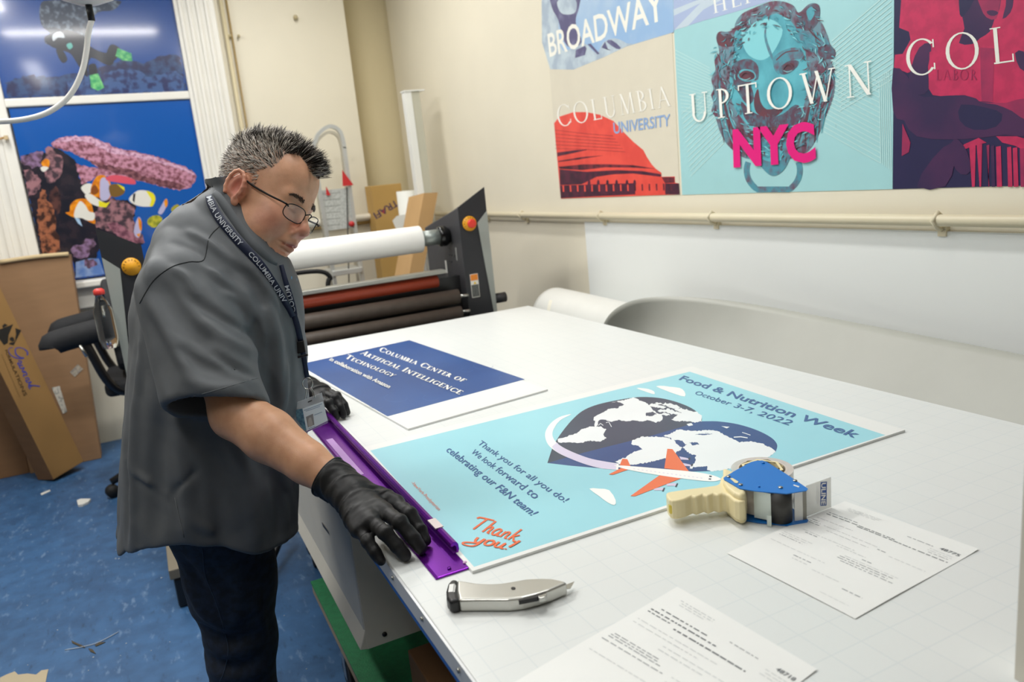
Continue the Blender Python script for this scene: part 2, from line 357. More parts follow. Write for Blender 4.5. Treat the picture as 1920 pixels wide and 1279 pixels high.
A.poly([(625,262),(660,258),(690,290),(650,350),(600,340)], suit, smooth=3); A.poly([(505,375),(545,365),(555,420),(515,430)], suit, smooth=3)
A.poly([(672,275),(750,305),(756,350),(700,345),(660,320)], fin); A.poly([(512,430),(560,420),(596,500),(560,518),(520,500)], fin)
A.poly([(300,200),(345,180),(370,215),(330,215),(305,235)], k('C9D2DA', 'gear_white'), smooth=3); A.poly([(380,255),(405,245),(415,268),(395,282)], k('5CB0A8', 'gear_teal'), smooth=3)
tag(A.build('underwater_print'), 'print of a scuba diver with green fins in blue water, filling the upper window sash', 'print')
A = Art(winp, dh=.00003, conv=lambda x, y: (40+x*.2267, 240+y*.2267))
prect(A, PX0+.01, 1.085, PX1+.004, 2.138, seaB)
pink = k('C98FA6', 'coral_pink', color2='7A4653', vscale=38, thresh=(.42, .62)); pinkd = k('8B5A62', 'coral_pink_shadow', color2='5A3440', vscale=42, thresh=(.4, .6)); tip = k('DDB2CC', 'coral_tips', color2='9A6480', vscale=50, thresh=(.45, .65))
brown = k('A5664A', 'coral_brown', color2='3B2624', vscale=26, thresh=(.43, .58)); dark = k('141828', 'reef_shadow', color2='2C2530', vscale=14); purple = k('8E7196', 'coral_purple', color2='54404F', vscale=32, thresh=(.4, .6))
mixed = k('A3757D', 'coral_mixed', color2='42353F', vscale=24, thresh=(.42, .58)); sand = k('8EA3C8', 'sand_blue', color2='5B7BB8', vscale=12)
wht = k('E6E4DC', 'fish_white'); org = k('F09A1E', 'fish_orange', color2='D67812', vscale=30); yel = k('E9DE2A', 'fish_yellow'); lav = k('B9B6D8', 'fish_lavender'); brn = k('7A5B2A', 'fish_brown'); red = k('D9566A', 'fish_red')
A.poly([(0,240),(60,215),(130,190),(200,200),(240,150),(330,180),(380,220),(440,260),(470,320),(480,420),(560,460),(640,560),(760,590),(880,600),(950,640),(930,760),(1000,900),(1010,960),(640,1000),(600,1180),(690,1215),(450,1240),(440,1110),(165,1045),(60,560),(0,330)], dark, jit=7)
A.poly([(640,640),(760,580),(860,610),(930,650),(930,760),(1000,890),(1015,950),(900,960),(760,860),(620,820),(600,720)], mixed, jit=10)
A.poly([(0,235),(60,220),(140,190),(190,205),(170,260),(160,320),(90,330),(0,300)], purple, jit=9)
A.poly([(20,350),(60,345),(110,380),(160,420),(160,480),(110,560),(60,560),(40,440)], mixed, jit=9)
A.poly([(205,170),(240,150),(300,210),(340,240),(345,300),(330,380),(290,430),(230,470),(205,430),(190,300)], mixed, jit=9)
A.poly([(175,500),(200,520),(215,600),(260,640),(285,760),(290,860),(320,900),(310,980),(330,1000),(280,1040),(175,1045),(150,900),(130,740),(140,600)], brown, jit=9)
A.poly([(240,520),(290,480),(330,560),(330,660),(300,720),(260,640),(225,590)], k('5C3B38', 'coral_dark_brown', color2='2A1E26', vscale=20), jit=8)
A.poly([(700,790),(790,780),(860,820),(900,870),(980,900),(1010,950),(940,960),(780,880)], k('A87080', 'coral_rose', color2='6A4050', vscale=30), jit=8)
A.poly([(410,1010),(440,970),(510,960),(540,920),(600,910),(620,960),(560,1010),(560,1060),(500,1080),(430,1070)], purple, jit=8)
A.poly([(450,1110),(560,1080),(640,1080),(690,1210),(450,1240)], sand)
A.poly([(520,1090),(600,1080),(630,1130),(560,1160),(520,1140)], purple, jit=6)
A.poly([(450,300),(520,310),(620,330),(760,340),(880,400),(1000,440),(900,430),(700,400),(620,410),(560,440),(500,470),(480,400)], pink, jit=7)
A.poly([(240,130),(300,90),(360,70),(480,65),(570,70),(640,100),(720,130),(770,160),(860,180),(930,190),(1010,215),(1110,235),(1200,265),(1290,300),(1370,330),(1420,360),(1448,400),(1440,440),(1400,490),(1310,515),(1180,490),(1060,455),(960,430),(860,390),(740,360),(640,330),(560,270),(470,230),(400,195),(320,180),(260,160)], pink, jit=7)
A.poly([(560,270),(640,330),(740,365),(860,390),(960,430),(1060,455),(1180,490),(1310,512),(1360,480),(1240,440),(1120,420),(1000,390),(900,340),(760,320),(660,290)], pinkd, jit=8)
A.poly([(260,120),(360,75),(480,68),(560,75),(640,108),(720,138),(770,168),(860,190),(930,200),(1010,225),(1110,245),(1200,275),(1290,312),(1380,345),(1435,395),(1400,380),(1300,335),(1180,300),(1080,275),(960,245),(850,225),(760,215),(650,165),(560,115),(420,105),(320,120)], tip, jit=8)
A.poly([(165,290),(200,255),(232,270),(228,320),(190,330)], org, smooth=3); A.poly([(160,325),(195,318),(225,330),(190,362),(165,350)], wht, smooth=3)
A.poly([(365,700),(400,690),(405,640),(450,595),(520,585),(570,610),(588,660),(600,720),(612,790),(560,775),(500,740),(440,740),(400,725)], org, smooth=3)
A.poly([(490,605),(530,640),(560,690),(605,705),(600,760),(545,765),(500,745),(440,740),(440,690),(460,640)], wht, smooth=3); A.poly([(440,740),(480,750),(505,815),(470,790)], k('A8C8E8', 'fish_pale_blue'))
A.poly([(495,490),(540,460),(590,470),(585,520),(540,550),(510,525)], wht, smooth=3)
A.poly([(580,560),(575,500),(600,430),(640,392),(690,395),(735,450),(745,540),(735,580),(690,600),(640,575)], org, smooth=3)
A.poly([(655,430),(690,410),(730,470),(735,560),(700,600),(655,590),(650,500)], lav, smooth=3); A.poly([(578,500),(610,470),(640,520),(615,550),(580,545)], k('8A4A1C', 'fish_face_brown'), smooth=3)
A.poly([(525,560),(570,545),(640,590),(700,630),(700,655),(640,650),(570,620)], wht, smooth=3); A.poly([(640,600),(700,622),(735,610),(700,658),(640,650)], yel)
A.poly([(700,410),(760,390),(860,400),(935,430),(940,465),(860,460),(760,445),(710,435)], red, smooth=3)
A.poly([(725,480),(790,462),(850,490),(850,540),(790,570),(740,560)], brn, smooth=3); A.poly([(790,462),(850,490),(855,520),(830,500)], yel)
A.poly([(890,590),(930,540),(980,515),(1060,525),(1095,560),(1100,600),(1085,645),(1000,650),(930,630)], wht, smooth=3); A.poly([(1030,520),(1090,540),(1110,590),(1085,648),(1060,640),(1075,590)], yel, smooth=2); A.poly([(925,545),(945,540),(935,620),(920,600)], dark)
A.poly([(1130,700),(1160,640),(1190,590),(1210,600),(1195,660),(1160,715)], lav, smooth=2); A.poly([(1180,610),(1200,585),(1212,620),(1195,660)], org, smooth=2)
A.poly([(1240,665),(1290,630),(1325,670),(1290,710),(1250,700)], k('A8A038', 'fish_olive'), smooth=2)
A.poly([(1040,780),(1060,740),(1120,720),(1165,745),(1150,800),(1100,825),(1060,810)], k('C8C038', 'fish_yellow_green', color2='7E8A2E', vscale=30), smooth=2)
A.poly([(930,860),(950,770),(975,735),(995,780),(985,890),(955,905)], lav, smooth=2); A.poly([(965,740),(995,775),(993,850),(975,830)], org, smooth=2); A.poly([(950,880),(985,870),(975,905)], org)
A.poly([(1430,590),(1470,575),(1480,590),(1450,605)], k('2FA0C0', 'fish_turquoise'))
tag(A.build('underwater_print'), 'print of pink table coral and orange and yellow fish, filling the lower window sash', 'print')
# small wooden latches on the casing
for (x, z, lb) in ((0.55, 1.605, 'small wooden latch on the white window casing right of the coral print'), (-0.62, 1.96, 'small wooden latch on the white window casing left of the coral print')):
    m = MB(); m.tube([(x-.035, WY-.07, z-.006), (x+.04, WY-.07, z+.008)], .006, mat('latch_wood', 'B58A4A', .5), 8); m.box((x+.03, WY-.08, z-.005), (x+.05, WY-.045, z+.018), cardb_in)
    tag(m.build('wooden_latch'), lb, 'latch')
m = MB(); m.tube([(0.765, WY-.03, 0.0), (0.765, WY-.03, CEIL)], .012, mat('pipe_beige', 'CFC3A0', .5), 10); m.tube([(0.80, WY-.02, 0.0), (0.80, WY-.02, CEIL)], .006, mat('pipe_brown', '9C8454', .5), 8)
tag(m.build('wall_conduit'), 'thin vertical beige conduit running up the wall beside the window', 'pipe')
for (px, py, r_) in ((430,70,.012),(447,70,.01),(553,35,.016)):
    c = Plane((0, WY, 0), (0, -1, 0))(px, py); m = MB(); m.cyl(c, c+np.array([0, -.02, .004]), r_*.6, mat('hook_beige', 'B9AB86', .4), 10); m.ell(c+np.array([0, -.025, .004]), (r_, r_, r_), mat('hook_beige', 'B9AB86', .4), 10, 8)
    tag(m.build('wall_hook'), {430: 'small painted hook on the wall right of the window, leftmost of the lower pair', 447: 'small painted hook on the wall right of the window, right one of the lower pair', 553: 'painted wall hook highest on the wall above the man'}[px], 'hook', 'painted hooks on the window wall')
# ---------------------------------------------------------------- pipes along the walls
pm = mat('pipe_painted', 'DCD2B6', 0.4, var=0.02)
m = MB(); pz = 1.244; px_ = WX-.035
m.tube([(px_, -1.9, pz), (px_, 5.75, pz)], .016, pm, 14)
pc = MB()
t = tag(m.build('wall_pipe'), 'cream painted pipe running low along the wall under the posters', 'pipe')
for yy in (4.35, 3.83, 3.03, 2.27, 1.37):
    c = MB(); c.tube([(px_+.03, yy, pz), (px_, yy, pz+.021), (px_-.021, yy, pz), (px_, yy, pz-.021), (px_+.03, yy, pz-.03)], .006, pm, 8); c.box((px_+.018, yy-.012, pz-.045), (WX, yy+.012, pz-.02), pm)
    c.build('pipe_clip', t)
m = MB(); m.tube([(0.95, WY-.05, 1.265), (1.53, WY-.05, 1.265), (1.60, WY-.05, 1.262)], .022, mat('pipe_white', 'E6E0CF', .4), 14); m.ell((1.60, WY-.05, 1.262), (.03, .03, .03), mat('pipe_white', 'E6E0CF', .4), 12, 8)
m.tube([(0.95, WY-.03, 1.225), (1.575, WY-.03, 1.225)], .014, mat('pipe_brown', '9C8454', .5), 8)
tag(m.build('wall_pipe'), 'short cream pipe with capped end on the far wall behind the stepladder', 'pipe')
# ---------------------------------------------------------------- ceiling fixtures (the last four unseen, added for light)
for i, (lx, ly, sx, sy, w) in enumerate(LAMPS):
    t = thing('ceiling_light', ['fluorescent ceiling fixture running across the room above the man', 'long fluorescent ceiling fixture on the left, nearest the camera', 'unseen fluorescent ceiling fixture near the window, added for light', 'unseen fluorescent ceiling fixture above the table, added for light', 'unseen fluorescent ceiling fixture above the laminator, added for light', 'unseen fluorescent ceiling fixture at the far left, added for light'][i], 'light', (lx, ly, CEIL), 'fluorescent ceiling fixtures')
    b = MB(); b.box((lx-sx/2-.02, ly-sy/2-.02, CEIL-.06), (lx+sx/2+.02, ly+sy/2+.02, CEIL), lamp_body); b.build('housing', t, bevel=.006)
    for s in (-1, 1):
        b = MB()
        if sx > sy: b.cyl((lx-sx/2, ly+s*.045, CEIL-.08), (lx+sx/2, ly+s*.045, CEIL-.08), .014, lamp_m, 12)
        else: b.cyl((lx+s*.045, ly-sy/2, CEIL-.08), (lx+s*.045, ly+sy/2, CEIL-.08), .014, lamp_m, 12)
        b.build('tube', t)
# ================================================================== posters on the right wall
wp = Plane((WX-0.002, 0, 0), (-1, 0, 0))
def v(hexs, n, **kw): return mat('vinyl_'+n, hexs, 0.45, **kw)
def wallpoly(a, pts, mt): a.poly(pts, mt)
def base(a, y0, y1, z0, z1, mt): a.mb.box((WX-0.002, y0, z0), (WX, y1, z1), mt)
def yz(x, y): p = wp(x, y); return p[1], p[2]
zb = yz(1663, 355)[1]; yC0 = yz(1050, 372)[0]; yC1 = yz(1275, 366)[0]; yL0 = yz(1279, 365)[0]; yL1 = yz(1674, 355)[0]
white_i = v('EDEBE0', 'white_ink'); 
# --- Columbia / Broadway panel
A = Art(wp, dh=.00003, conv=lambda x, y: (1000+x*.3128, y*.3128))
base(A, yC1, yC0, zb, 2.9, v('DDD6C3', 'cream'))
sky = v('A9C4E4', 'sky_blue', color2='8FB6E0', vscale=3); A.poly([(62,-160),(835,-160),(842,193),(102,415)], v('97BAE0', 'broadway_blue', color2='AFC9E3', vscale=4))
stone = v('C4D3DC', 'stone_light', color2='A9B9C9', vscale=14); stoned = v('5D5A80', 'stone_dark', color2='8688A8', vscale=16, thresh=(.5, .8))
A.poly([(62,-160),(150,-160),(150,100),(165,280),(210,300),(300,255),(380,320),(420,255),(490,230),(560,260),(562,277),(102,415)], stone, smooth=3)
A.poly([(100,-100),(280,-100),(275,40),(255,110),(262,170),(290,250),(240,290),(185,250),(150,120),(110,40)], stoned, smooth=3)
A.poly([(150,0),(240,-10),(262,30),(245,80),(180,85),(150,50)], stone, smooth=3)
A.poly([(255,300),(310,275),(320,290),(310,330),(250,348)], stoned); A.poly([(325,265),(345,262),(398,322),(385,326)], stoned); A.poly([(440,250),(470,240),(525,285),(500,293)], stoned, smooth=2); A.poly([(410,285),(430,250),(450,300),(470,300)], stoned)
A.text('BROADWAY', [(98,340),(790,112),(775,-68),(84,205)], v('F3F2E8', 'letter_white'), bold=.015)
A.text('BROADWAY', [(330,20),(1060,-222),(1050,-330),(320,-90)], v('F3F2E8', 'letter_white')) if False else None
dome = v('EE5548', 'dome_red', color2='E04A40', vscale=9); domed = v('7A2A38', 'dome_shadow', color2='3A1828', vscale=18); domek = v('3B1B30', 'dome_dark', color2='57223A', vscale=20)
A.poly([(125,740),(155,700),(240,672),(320,672),(400,688),(480,725),(540,790),(600,850),(660,900),(680,940),(710,985),(735,1012),(768,1035),(770,1060),(848,1058),(850,1095),(874,1100),(878,1166),(165,1190)], dome)
for (pts, mt) in (([(143,915),(250,900),(330,897),(240,918),(145,938)], domek), ([(150,965),(300,940),(420,932),(280,955),(150,972)], domed), ([(153,1000),(300,985),(450,985),(600,990),(735,1012),(600,1005),(430,1003),(290,1020),(160,1012)], domed),
                  ([(158,1015),(320,1030),(500,1020),(650,1025),(768,1045),(765,1060),(600,1040),(480,1045),(380,1060),(290,1105),(160,1110)], domek), ([(770,1062),(846,1062),(848,1095),(790,1098)], domed),
                  ([(160,1112),(610,1098),(612,1165),(165,1188)], domek), ([(612,1098),(700,1092),(790,1100),(790,1165),(614,1165)], dome), ([(790,1100),(874,1100),(878,1166),(792,1166)], domek)): A.poly(pts, mt)
for kx in range(16): A.stroke([(180+kx*43, 1112-kx*.8), (182+kx*43, 1150-kx*.6)], 9, dome if kx < 10 else domed)
for kx in (335,390,445,500,562,608): A.poly([(kx-9,1108),(kx-6,1085),(kx,1076),(kx+7,1085),(kx+9,1106)], domek)
for kk in range(6): A.stroke([(130, 780+kk*22), (300, 800+kk*19), (480+kk*14, 815+kk*19)], 1.6, domed)
A.serif('COLUMBIA', [(150,762),(828,634),(808,512),(133,636)], v('F5F3EA', 'letter_cream'), k=.8)
A.text('UNIVERSITY', [(485,802),(823,752),(822,683),(480,735)], v('8FAEDB', 'letter_blue'), bold=.012)
tag(A.build('wall_poster'), 'tall poster lettered BROADWAY and COLUMBIA UNIVERSITY with a red dome, leftmost on the right wall', 'poster', 'wall posters')
# --- Uptown NYC panel
A = Art(wp, dh=.00003, conv=lambda x, y: (1260+x*.2971, y*.2971))
base(A, yL1+.001, yL0, zb, 2.9, v('A3D4D8', 'aqua', var=.02))
A.poly([(6,-200),(640,-200),(640,0),(400,75),(200,130),(12,192)], v('A9B9DA', 'pale_violet'))
pale = v('C4D3DF', 'pale_ray'); A.poly([(10,60),(160,0),(260,-60),(300,-60),(200,10),(12,100)], pale); A.poly([(14,190),(140,60),(240,-40),(330,-40),(330,-10),(200,60),(100,165)], pale)
A.serif('HEI', [(258,88),(500,15),(490,-75),(247,0)], v('EDEFEA', 'letter_white2'), k=.9)
lnm = v('BFE3E2', 'aqua_line')
def ruled(p0, p1, q0, q1, n, w=5):
    for i in range(n):
        t = i/(n-1); A.stroke([(p0[0]+(p1[0]-p0[0])*t, p0[1]+(p1[1]-p0[1])*t), (q0[0]+(q1[0]-q0[0])*t, q0[1]+(q1[1]-q0[1])*t)], w, lnm)
ruled((20,315),(60,700), (240,430),(260,720), 17); ruled((60,720),(120,1110), (250,560),(330,900), 14); ruled((1385,-60),(1390,500), (1010,260),(1060,700), 18, 6); ruled((1010,380),(960,830), (1310,520),(1320,1030), 17, 6); ruled((1310,500),(1370,440), (1320,1030),(1385,1075), 6, 5)
mane = v('6C8F9E', 'lion_mane', color2='6B4458', vscale=26, thresh=(.42, .6), detail=9); face = v('62BAC8', 'lion_face', color2='4A99AA', vscale=7, detail=7); shade = v('5E4457', 'lion_shade', color2='4A7A8C', vscale=40, thresh=(.45, .7), detail=9); mid = v('4F93A5', 'lion_mid', color2='6A5468', vscale=32, thresh=(.45, .72), detail=9); lite = v('86D2DA', 'lion_light')
A.poly([(390,180),(440,100),(520,50),(650,5),(760,30),(800,80),(860,30),(905,20),(935,50),(930,130),(950,150),(985,230),(1000,280),(1032,320),(1030,360),(1000,375),(1025,440),(1028,560),(1010,640),(970,740),(940,820),(900,900),(850,960),(760,1000),(640,1020),(560,1000),(470,1000),(400,960),(340,900),(300,820),(275,740),(250,700),(262,650),(248,600),(262,560),(250,500),(275,440),(270,380),(300,330),(280,240),(300,200),(350,200)], mane, smooth=4)
ring = mid
oc = [(640+168*math.cos(a)*1.0, 1075+150*math.sin(a)) for a in np.linspace(-.35, math.pi+.35, 40)]; A.stroke([p for p in oc if p[1] < 1196], 36, mid)
A.poly([(400,200),(500,110),(600,70),(720,110),(780,170),(830,260),(850,380),(860,500),(840,640),(800,760),(740,830),(640,860),(540,850),(470,780),(400,690),(372,600),(365,480),(385,380),(395,290)], face, smooth=4)
A.poly([(440,200),(520,140),(620,120),(700,190),(640,330),(560,380),(470,330)], lite, smooth=4)
A.poly([(400,150),(440,90),(520,50),(650,10),(700,60),(640,90),(560,120),(500,160),(470,200),(410,190)], mane, smooth=3)
A.poly([(282,240),(300,205),(330,230),(370,215),(395,260),(390,290),(340,295),(295,285)], v('6B3A46', 'lion_maroon', color2='57404E', vscale=20), smooth=2)
A.poly([(780,130),(850,50),(905,22),(935,50),(925,140),(870,195),(810,175)], shade, smooth=3); A.poly([(850,70),(890,40),(900,90),(870,130)], face, smooth=3)
A.poly([(790,180),(880,210),(960,230),(1000,290),(960,330),(880,330),(830,290)], mid, smooth=3); A.poly([(930,300),(990,280),(1032,330),(1020,370),(960,370),(925,340)], shade, smooth=3)
A.poly([(380,420),(430,380),(500,375),(545,420),(545,500),(500,520),(520,620),(480,660),(430,600),(380,500)], shade, smooth=3)
A.poly([(415,480),(440,440),(500,440),(530,470),(520,505),(460,515)], face, smooth=3); A.poly([(425,475),(460,445),(515,460),(520,495),(460,508)], v('6B3A46', 'lion_maroon'), smooth=3)
A.poly([(640,370),(700,320),(780,300),(830,330),(820,370),(760,380),(700,420),(680,470),(650,440)], mid, smooth=3)
A.poly([(680,430),(740,385),(800,385),(790,425),(730,465),(690,468)], shade, smooth=3); A.poly([(700,440),(740,400),(770,400),(760,435)], v('6B3A46', 'lion_maroon'), smooth=3)
A.stroke([(660,380),(720,330),(800,320)], 8, v('6B3A46', 'lion_maroon'), smooth=3); A.stroke([(600,140),(590,230),(620,330),(650,400)], [4,14,18,6], mid, smooth=3)
A.poly([(520,620),(545,560),(560,640),(600,690),(680,680),(700,700),(640,740),(560,730),(525,690)], v('6B3A46', 'lion_maroon'), smooth=3)
A.poly([(440,640),(500,700),(600,740),(700,720),(780,660),(820,700),(800,800),(740,820),(600,810),(500,790),(450,720)], shade, smooth=3)
A.poly([(480,840),(560,810),(680,800),(745,810),(740,860),(640,900),(560,890),(500,880)], v('6B3A46', 'lion_maroon'), smooth=3)
A.poly([(530,900),(600,860),(700,860),(750,920),(745,1000),(700,1080),(640,1110),(590,1080),(540,1010)], mid, smooth=3); A.poly([(560,960),(640,930),(700,960),(690,1010),(620,1020),(570,1000)], face, smooth=3)
for (a_, b_) in (((290,480),(330,900)), ((310,560),(380,930)), ((960,480),(900,900)), ((1000,560),(930,840)), ((920,520),(840,940)), ((300,350),(360,420)), ((860,180),(940,260)), ((330,620),(430,900)), ((880,600),(800,900))):
    A.stroke([a_, ((a_[0]+b_[0])/2+random.uniform(-25, 25), (a_[1]+b_[1])/2), b_], [3, 12, 3], v('6B3A46', 'lion_maroon'), smooth=4)
    A.stroke([(a_[0]+16, a_[1]), ((a_[0]+b_[0])/2+random.uniform(-15, 30), (a_[1]+b_[1])/2), (b_[0]+16, b_[1])], [3, 9, 3], face, smooth=4)
mar = v('6B3A46', 'lion_maroon'); rl = random.Random(12); outl = [(390,180),(520,50),(650,5),(800,80),(905,20),(950,150),(1000,280),(1030,360),(1028,560),(970,740),(900,900),(760,1000),(560,1000),(400,960),(300,820),(250,700),(248,600),(250,500),(270,380),(280,240)]
oa = sorted([(math.atan2(y-520, x-630), math.hypot(x-630, y-520)) for x, y in outl]); oan = [a for a, r in oa]; oar = [r for a, r in oa]
for i in range(430):
    a = rl.uniform(-math.pi, math.pi); ro = float(np.interp(a, oan, oar, period=2*math.pi))-14; ri = 1/math.sqrt((math.cos(a)/235)**2+(math.sin(a)/370)**2)
    if ro-ri < 8: continue
    r = rl.uniform(ri-15, ro); x, y = 630+r*math.cos(a), 520+r*math.sin(a); fl_ = a+math.pi/2*(1 if math.cos(a) < 0 else -1)*(-1)+rl.uniform(-.9, .9); ln = rl.uniform(18, 55); cv = rl.uniform(-.9, .9)
    P_l = [(x, y)]
    for q in range(3): fl_ += cv*.5; P_l.append((P_l[-1][0]+math.cos(fl_)*ln/3, P_l[-1][1]+abs(math.sin(fl_))*ln/3))
    A.stroke(P_l, [1.5, rl.uniform(4, 9), 5, 1.5], (mar, mar, face, mid, lite)[rl.randrange(5)], smooth=3)
for i in range(120):
    x = rl.gauss(620, 110); y = rl.gauss(770, 45); A.stroke([(x, y), (x+rl.uniform(-4, 4), y+rl.uniform(8, 24))], [1, 4, 1], (mar, mid, face)[rl.randrange(3)])
for (ex_, ey_, w_) in ((472, 478, 38), (738, 428, 36)):
    A.stroke([(ex_-w_, ey_+8), (ex_-w_*.3, ey_-22), (ex_+w_*.5, ey_-20), (ex_+w_*1.1, ey_+4)], [3, 9, 8, 3], mar, smooth=4); A.stroke([(ex_-w_*.8, ey_+16), (ex_, ey_+26), (ex_+w_*.8, ey_+14)], [2, 5, 2], lite, smooth=4)
A.serif('UPTOWN', [(120,775),(1285,592),(1275,380),(108,598)], v('F7F6EF', 'letter_white3'), k=.85, gap=.30)
A.text('NYC', [(396,1044),(918,1004),(905,775),(390,826)], v('E6097E', 'letter_magenta'), bold=.045)
tag(A.build('wall_poster'), 'aqua poster of a lion head door knocker lettered UPTOWN NYC, on the right wall', 'poster', 'wall posters')
# --- red statue panel
A = Art(wp, dh=.00003, conv=lambda x, y: (1660+x*.2971, y*.2971))
base(A, -0.2, yL1, zb, 2.9, v('28204F', 'navy', color2='1D1B47', vscale=2))
cr = v('C6295A', 'crimson', color2='B42453', vscale=30); cr2 = v('8E2352', 'crimson_dim', color2='A52656', vscale=18); pl = v('47214F', 'plum', color2='301D4A', vscale=5)
A.poly([(110,-120),(900,-120),(900,700),(600,640),(300,600),(275,560),(265,420),(140,460),(55,425),(62,345),(110,340),(160,250),(150,200),(88,175)], cr)
A.poly([(470,-120),(480,80),(500,180),(465,272),(550,278),(600,240),(660,200),(690,120),(720,60),(720,-120)], pl, smooth=2); A.poly([(560,-120),(600,40),(640,110),(700,120),(720,40),(730,-100)], cr2, smooth=2); A.poly([(640,72),(680,64),(715,80),(690,100),(655,95)], pl, smooth=2)
A.poly([(470,-60),(530,-80),(560,0),(500,95),(470,90)], v('28204F', 'navy'), smooth=2); A.poly([(770,-60),(810,0),(790,80),(740,120),(760,40)], pl, smooth=2)
A.poly([(165,420),(215,300),(280,270),(290,330),(270,420),(275,560),(220,600),(150,560)], pl, smooth=2)
A.poly([(370,275),(598,300),(608,640),(300,600),(275,540),(280,330)], cr); A.poly([(598,300),(690,305),(680,640),(608,640)], cr2)
A.poly([(50,430),(140,480),(210,600),(300,610),(500,600),(600,645),(420,660),(300,720),(120,760),(50,700)], pl, smooth=2)
A.poly([(120,640),(300,640),(460,650),(600,640),(700,650),(780,690),(875,740),(875,860),(760,850),(600,870),(400,880),(200,860),(120,760)], pl, smooth=2)
A.poly([(600,645),(760,650),(900,620),(900,760),(800,700),(700,660)], cr2, smooth=2); A.poly([(480,660),(640,680),(740,720),(700,800),(560,820),(470,760)], v('28204F', 'navy'), smooth=2)
A.poly([(700,860),(830,860),(900,880),(900,960),(820,920),(740,900)], cr); A.poly([(445,960),(500,910),(590,870),(640,900),(560,920),(480,950)], cr)
for i, (x0, w_, mt) in enumerate(((530,42,cr),(578,34,cr),(640,18,cr2),(668,20,pl),(700,30,cr),(770,26,cr),(806,28,cr),(850,50,cr2))): A.poly([(x0,910+i*4),(x0+w_,905+i*4),(x0+w_+(8 if i > 2 else -6),1178),(x0+(18 if i < 3 else 6),1180)], mt)
A.poly([(110,780),(160,900),(150,960),(105,985)], cr2); A.poly([(420,900),(460,880),(520,960),(540,1080),(480,1100),(420,1020)], pl, smooth=2); A.poly([(200,1178),(300,1000),(420,900),(440,1020),(380,1176)], pl, smooth=2)
A.poly([(820,335),(875,325),(900,440),(850,430)], pl, smooth=2)
A.serif('COL', [(132,486),(818,388),(798,158),(118,264)], v('E9E9E0', 'letter_white4'), k=.8, gap=.26)
A.serif('LABOR', [(320,505),(580,505),(580,440),(320,440)], cr2, k=.8)
tag(A.build('wall_poster'), 'crimson and navy poster of a statue lettered COL, rightmost on the right wall', 'poster', 'wall posters')
# ================================================================== work table
TZ = 0.88
tp = Plane((0, 0, TZ), (0, 0, 1))
def tab(x, y, h=0.0):
    d = ray(x, y); t = (TZ+h-EYE[2])/d[2]; return EYE+d*t
# table surface: white cutting mat with a faint printed grid
tm = mat('table_surface', 'E4E6E4', 0.36, var=0.008, vscale=4)
nt = tm.node_tree; N = nt.nodes; L = nt.links
tc = [n for n in N if n.type == 'TEX_COORD'][0]
br = N.new('ShaderNodeTexBrick'); br.offset = 0; br.inputs['Scale'].default_value = 19.7; br.inputs['Brick Width'].default_value = 1.0; br.inputs['Row Height'].default_value = 1.0
br.inputs['Mortar Size'].default_value = 0.02; br.inputs['Mortar Smooth'].default_value = 0.3; br.inputs['Color1'].default_value = lin('E3E6E4'); br.inputs['Color2'].default_value = lin('E2E5E3'); br.inputs['Mortar'].default_value = lin('DADFDF')
L.new(tc.outputs['Object'], br.inputs['Vector']); L.new(br.outputs['Color'], N['Principled BSDF'].inputs['Base Color'])
blue_strip = mat('blue_trim', '1F5BA8', 0.4); blk_metal = mat('black_metal', '17171A', 0.35, metal=0.4)
t = thing('work_table', 'large white cutting table with metal edge strip and blue trim', 'table', (0.9, 1.75, 0))
TX0, TX1, TY0, TY1 = 0.272, 1.54, 0.42, 3.10
m = MB(); m.box((TX0+.002, TY0, TZ-.032), (TX1, TY1, TZ), tm); m.build('tabletop', t, bevel=.002)
m = MB(); m.box((TX0-.002, TY0, TZ-.032), (TX0+.0018, TY1, TZ-.002), mat('edge_aluminium', 'D2D4D6', .35, metal=.25))
m.build('edge_strip', t)
for yy in np.arange(0.56, 3.0, 0.14):
    s = MB(); s.cyl((TX0-.0045, yy, TZ-.014), (TX0-.002, yy, TZ-.014), .0035, steel, 10); s.build('screw', t)
m = MB(); m.box((TX0-.001, TY0, TZ-.043), (TX0+.03, TY1, TZ-.0325), blue_strip); m.build('blue_trim', t)
m = MB(); m.box((TX0+.05, TY0+.05, TZ-.10), (TX1-.05, TY1-.05, TZ-.044), blk_metal); m.build('apron', t)
for (x, y) in ((.42, .55), (1.42, .55), (.42, 2.98), (1.42, 2.98)):
    b = MB(); b.box((x-.03, y-.03, .07), (x+.03, y+.03, TZ-.10), blk_metal); lg = b.build('leg', t, bevel=.004)
    b = MB(); b.cyl((x-.015, y, .035), (x+.015, y, .035), .035, black_rub, 20); b.build('caster', lg)
# under-table white cabinet
cab = mat('cabinet_white', 'D8D4C8', 0.5, var=0.03)
t = thing('under_table_cabinet', 'white metal cabinet hung under the table edge with a pale lower lip', 'cabinet', (0.55, 2.3, 0.43))
m = MB(); m.box((.315, 1.665, .44), (.85, 3.0, .779), cab); m.build('cabinet_body', t, bevel=.004)
m = MB(); m.prism([(.298, .415), (.322, .410), (.345, .445), (.316, .46)], lambda a, b: (a, 1.66, b), lambda a, b: (a, 3.0, b), cab); m.build('lower_lip', t, bevel=.002)
m = MB(); m.box((.316, 1.659, .412), (.85, 1.665, .779), cab); m.build('end_panel', t)
for xx in (.36, .47, .60): s = MB(); s.cyl((xx, 1.656, .436), (xx, 1.659, .436), .006, black_pl, 10); s.build('screw', t)
m = MB(); m.poly = None
s = MB(); s.add([(.3135, 2.02, .60), (.3135, 1.94, .605), (.3135, 1.93, .598), (.3135, 2.01, .590)], [(0, 1, 2, 3)], black_pl); s.build('scuff_mark', t)
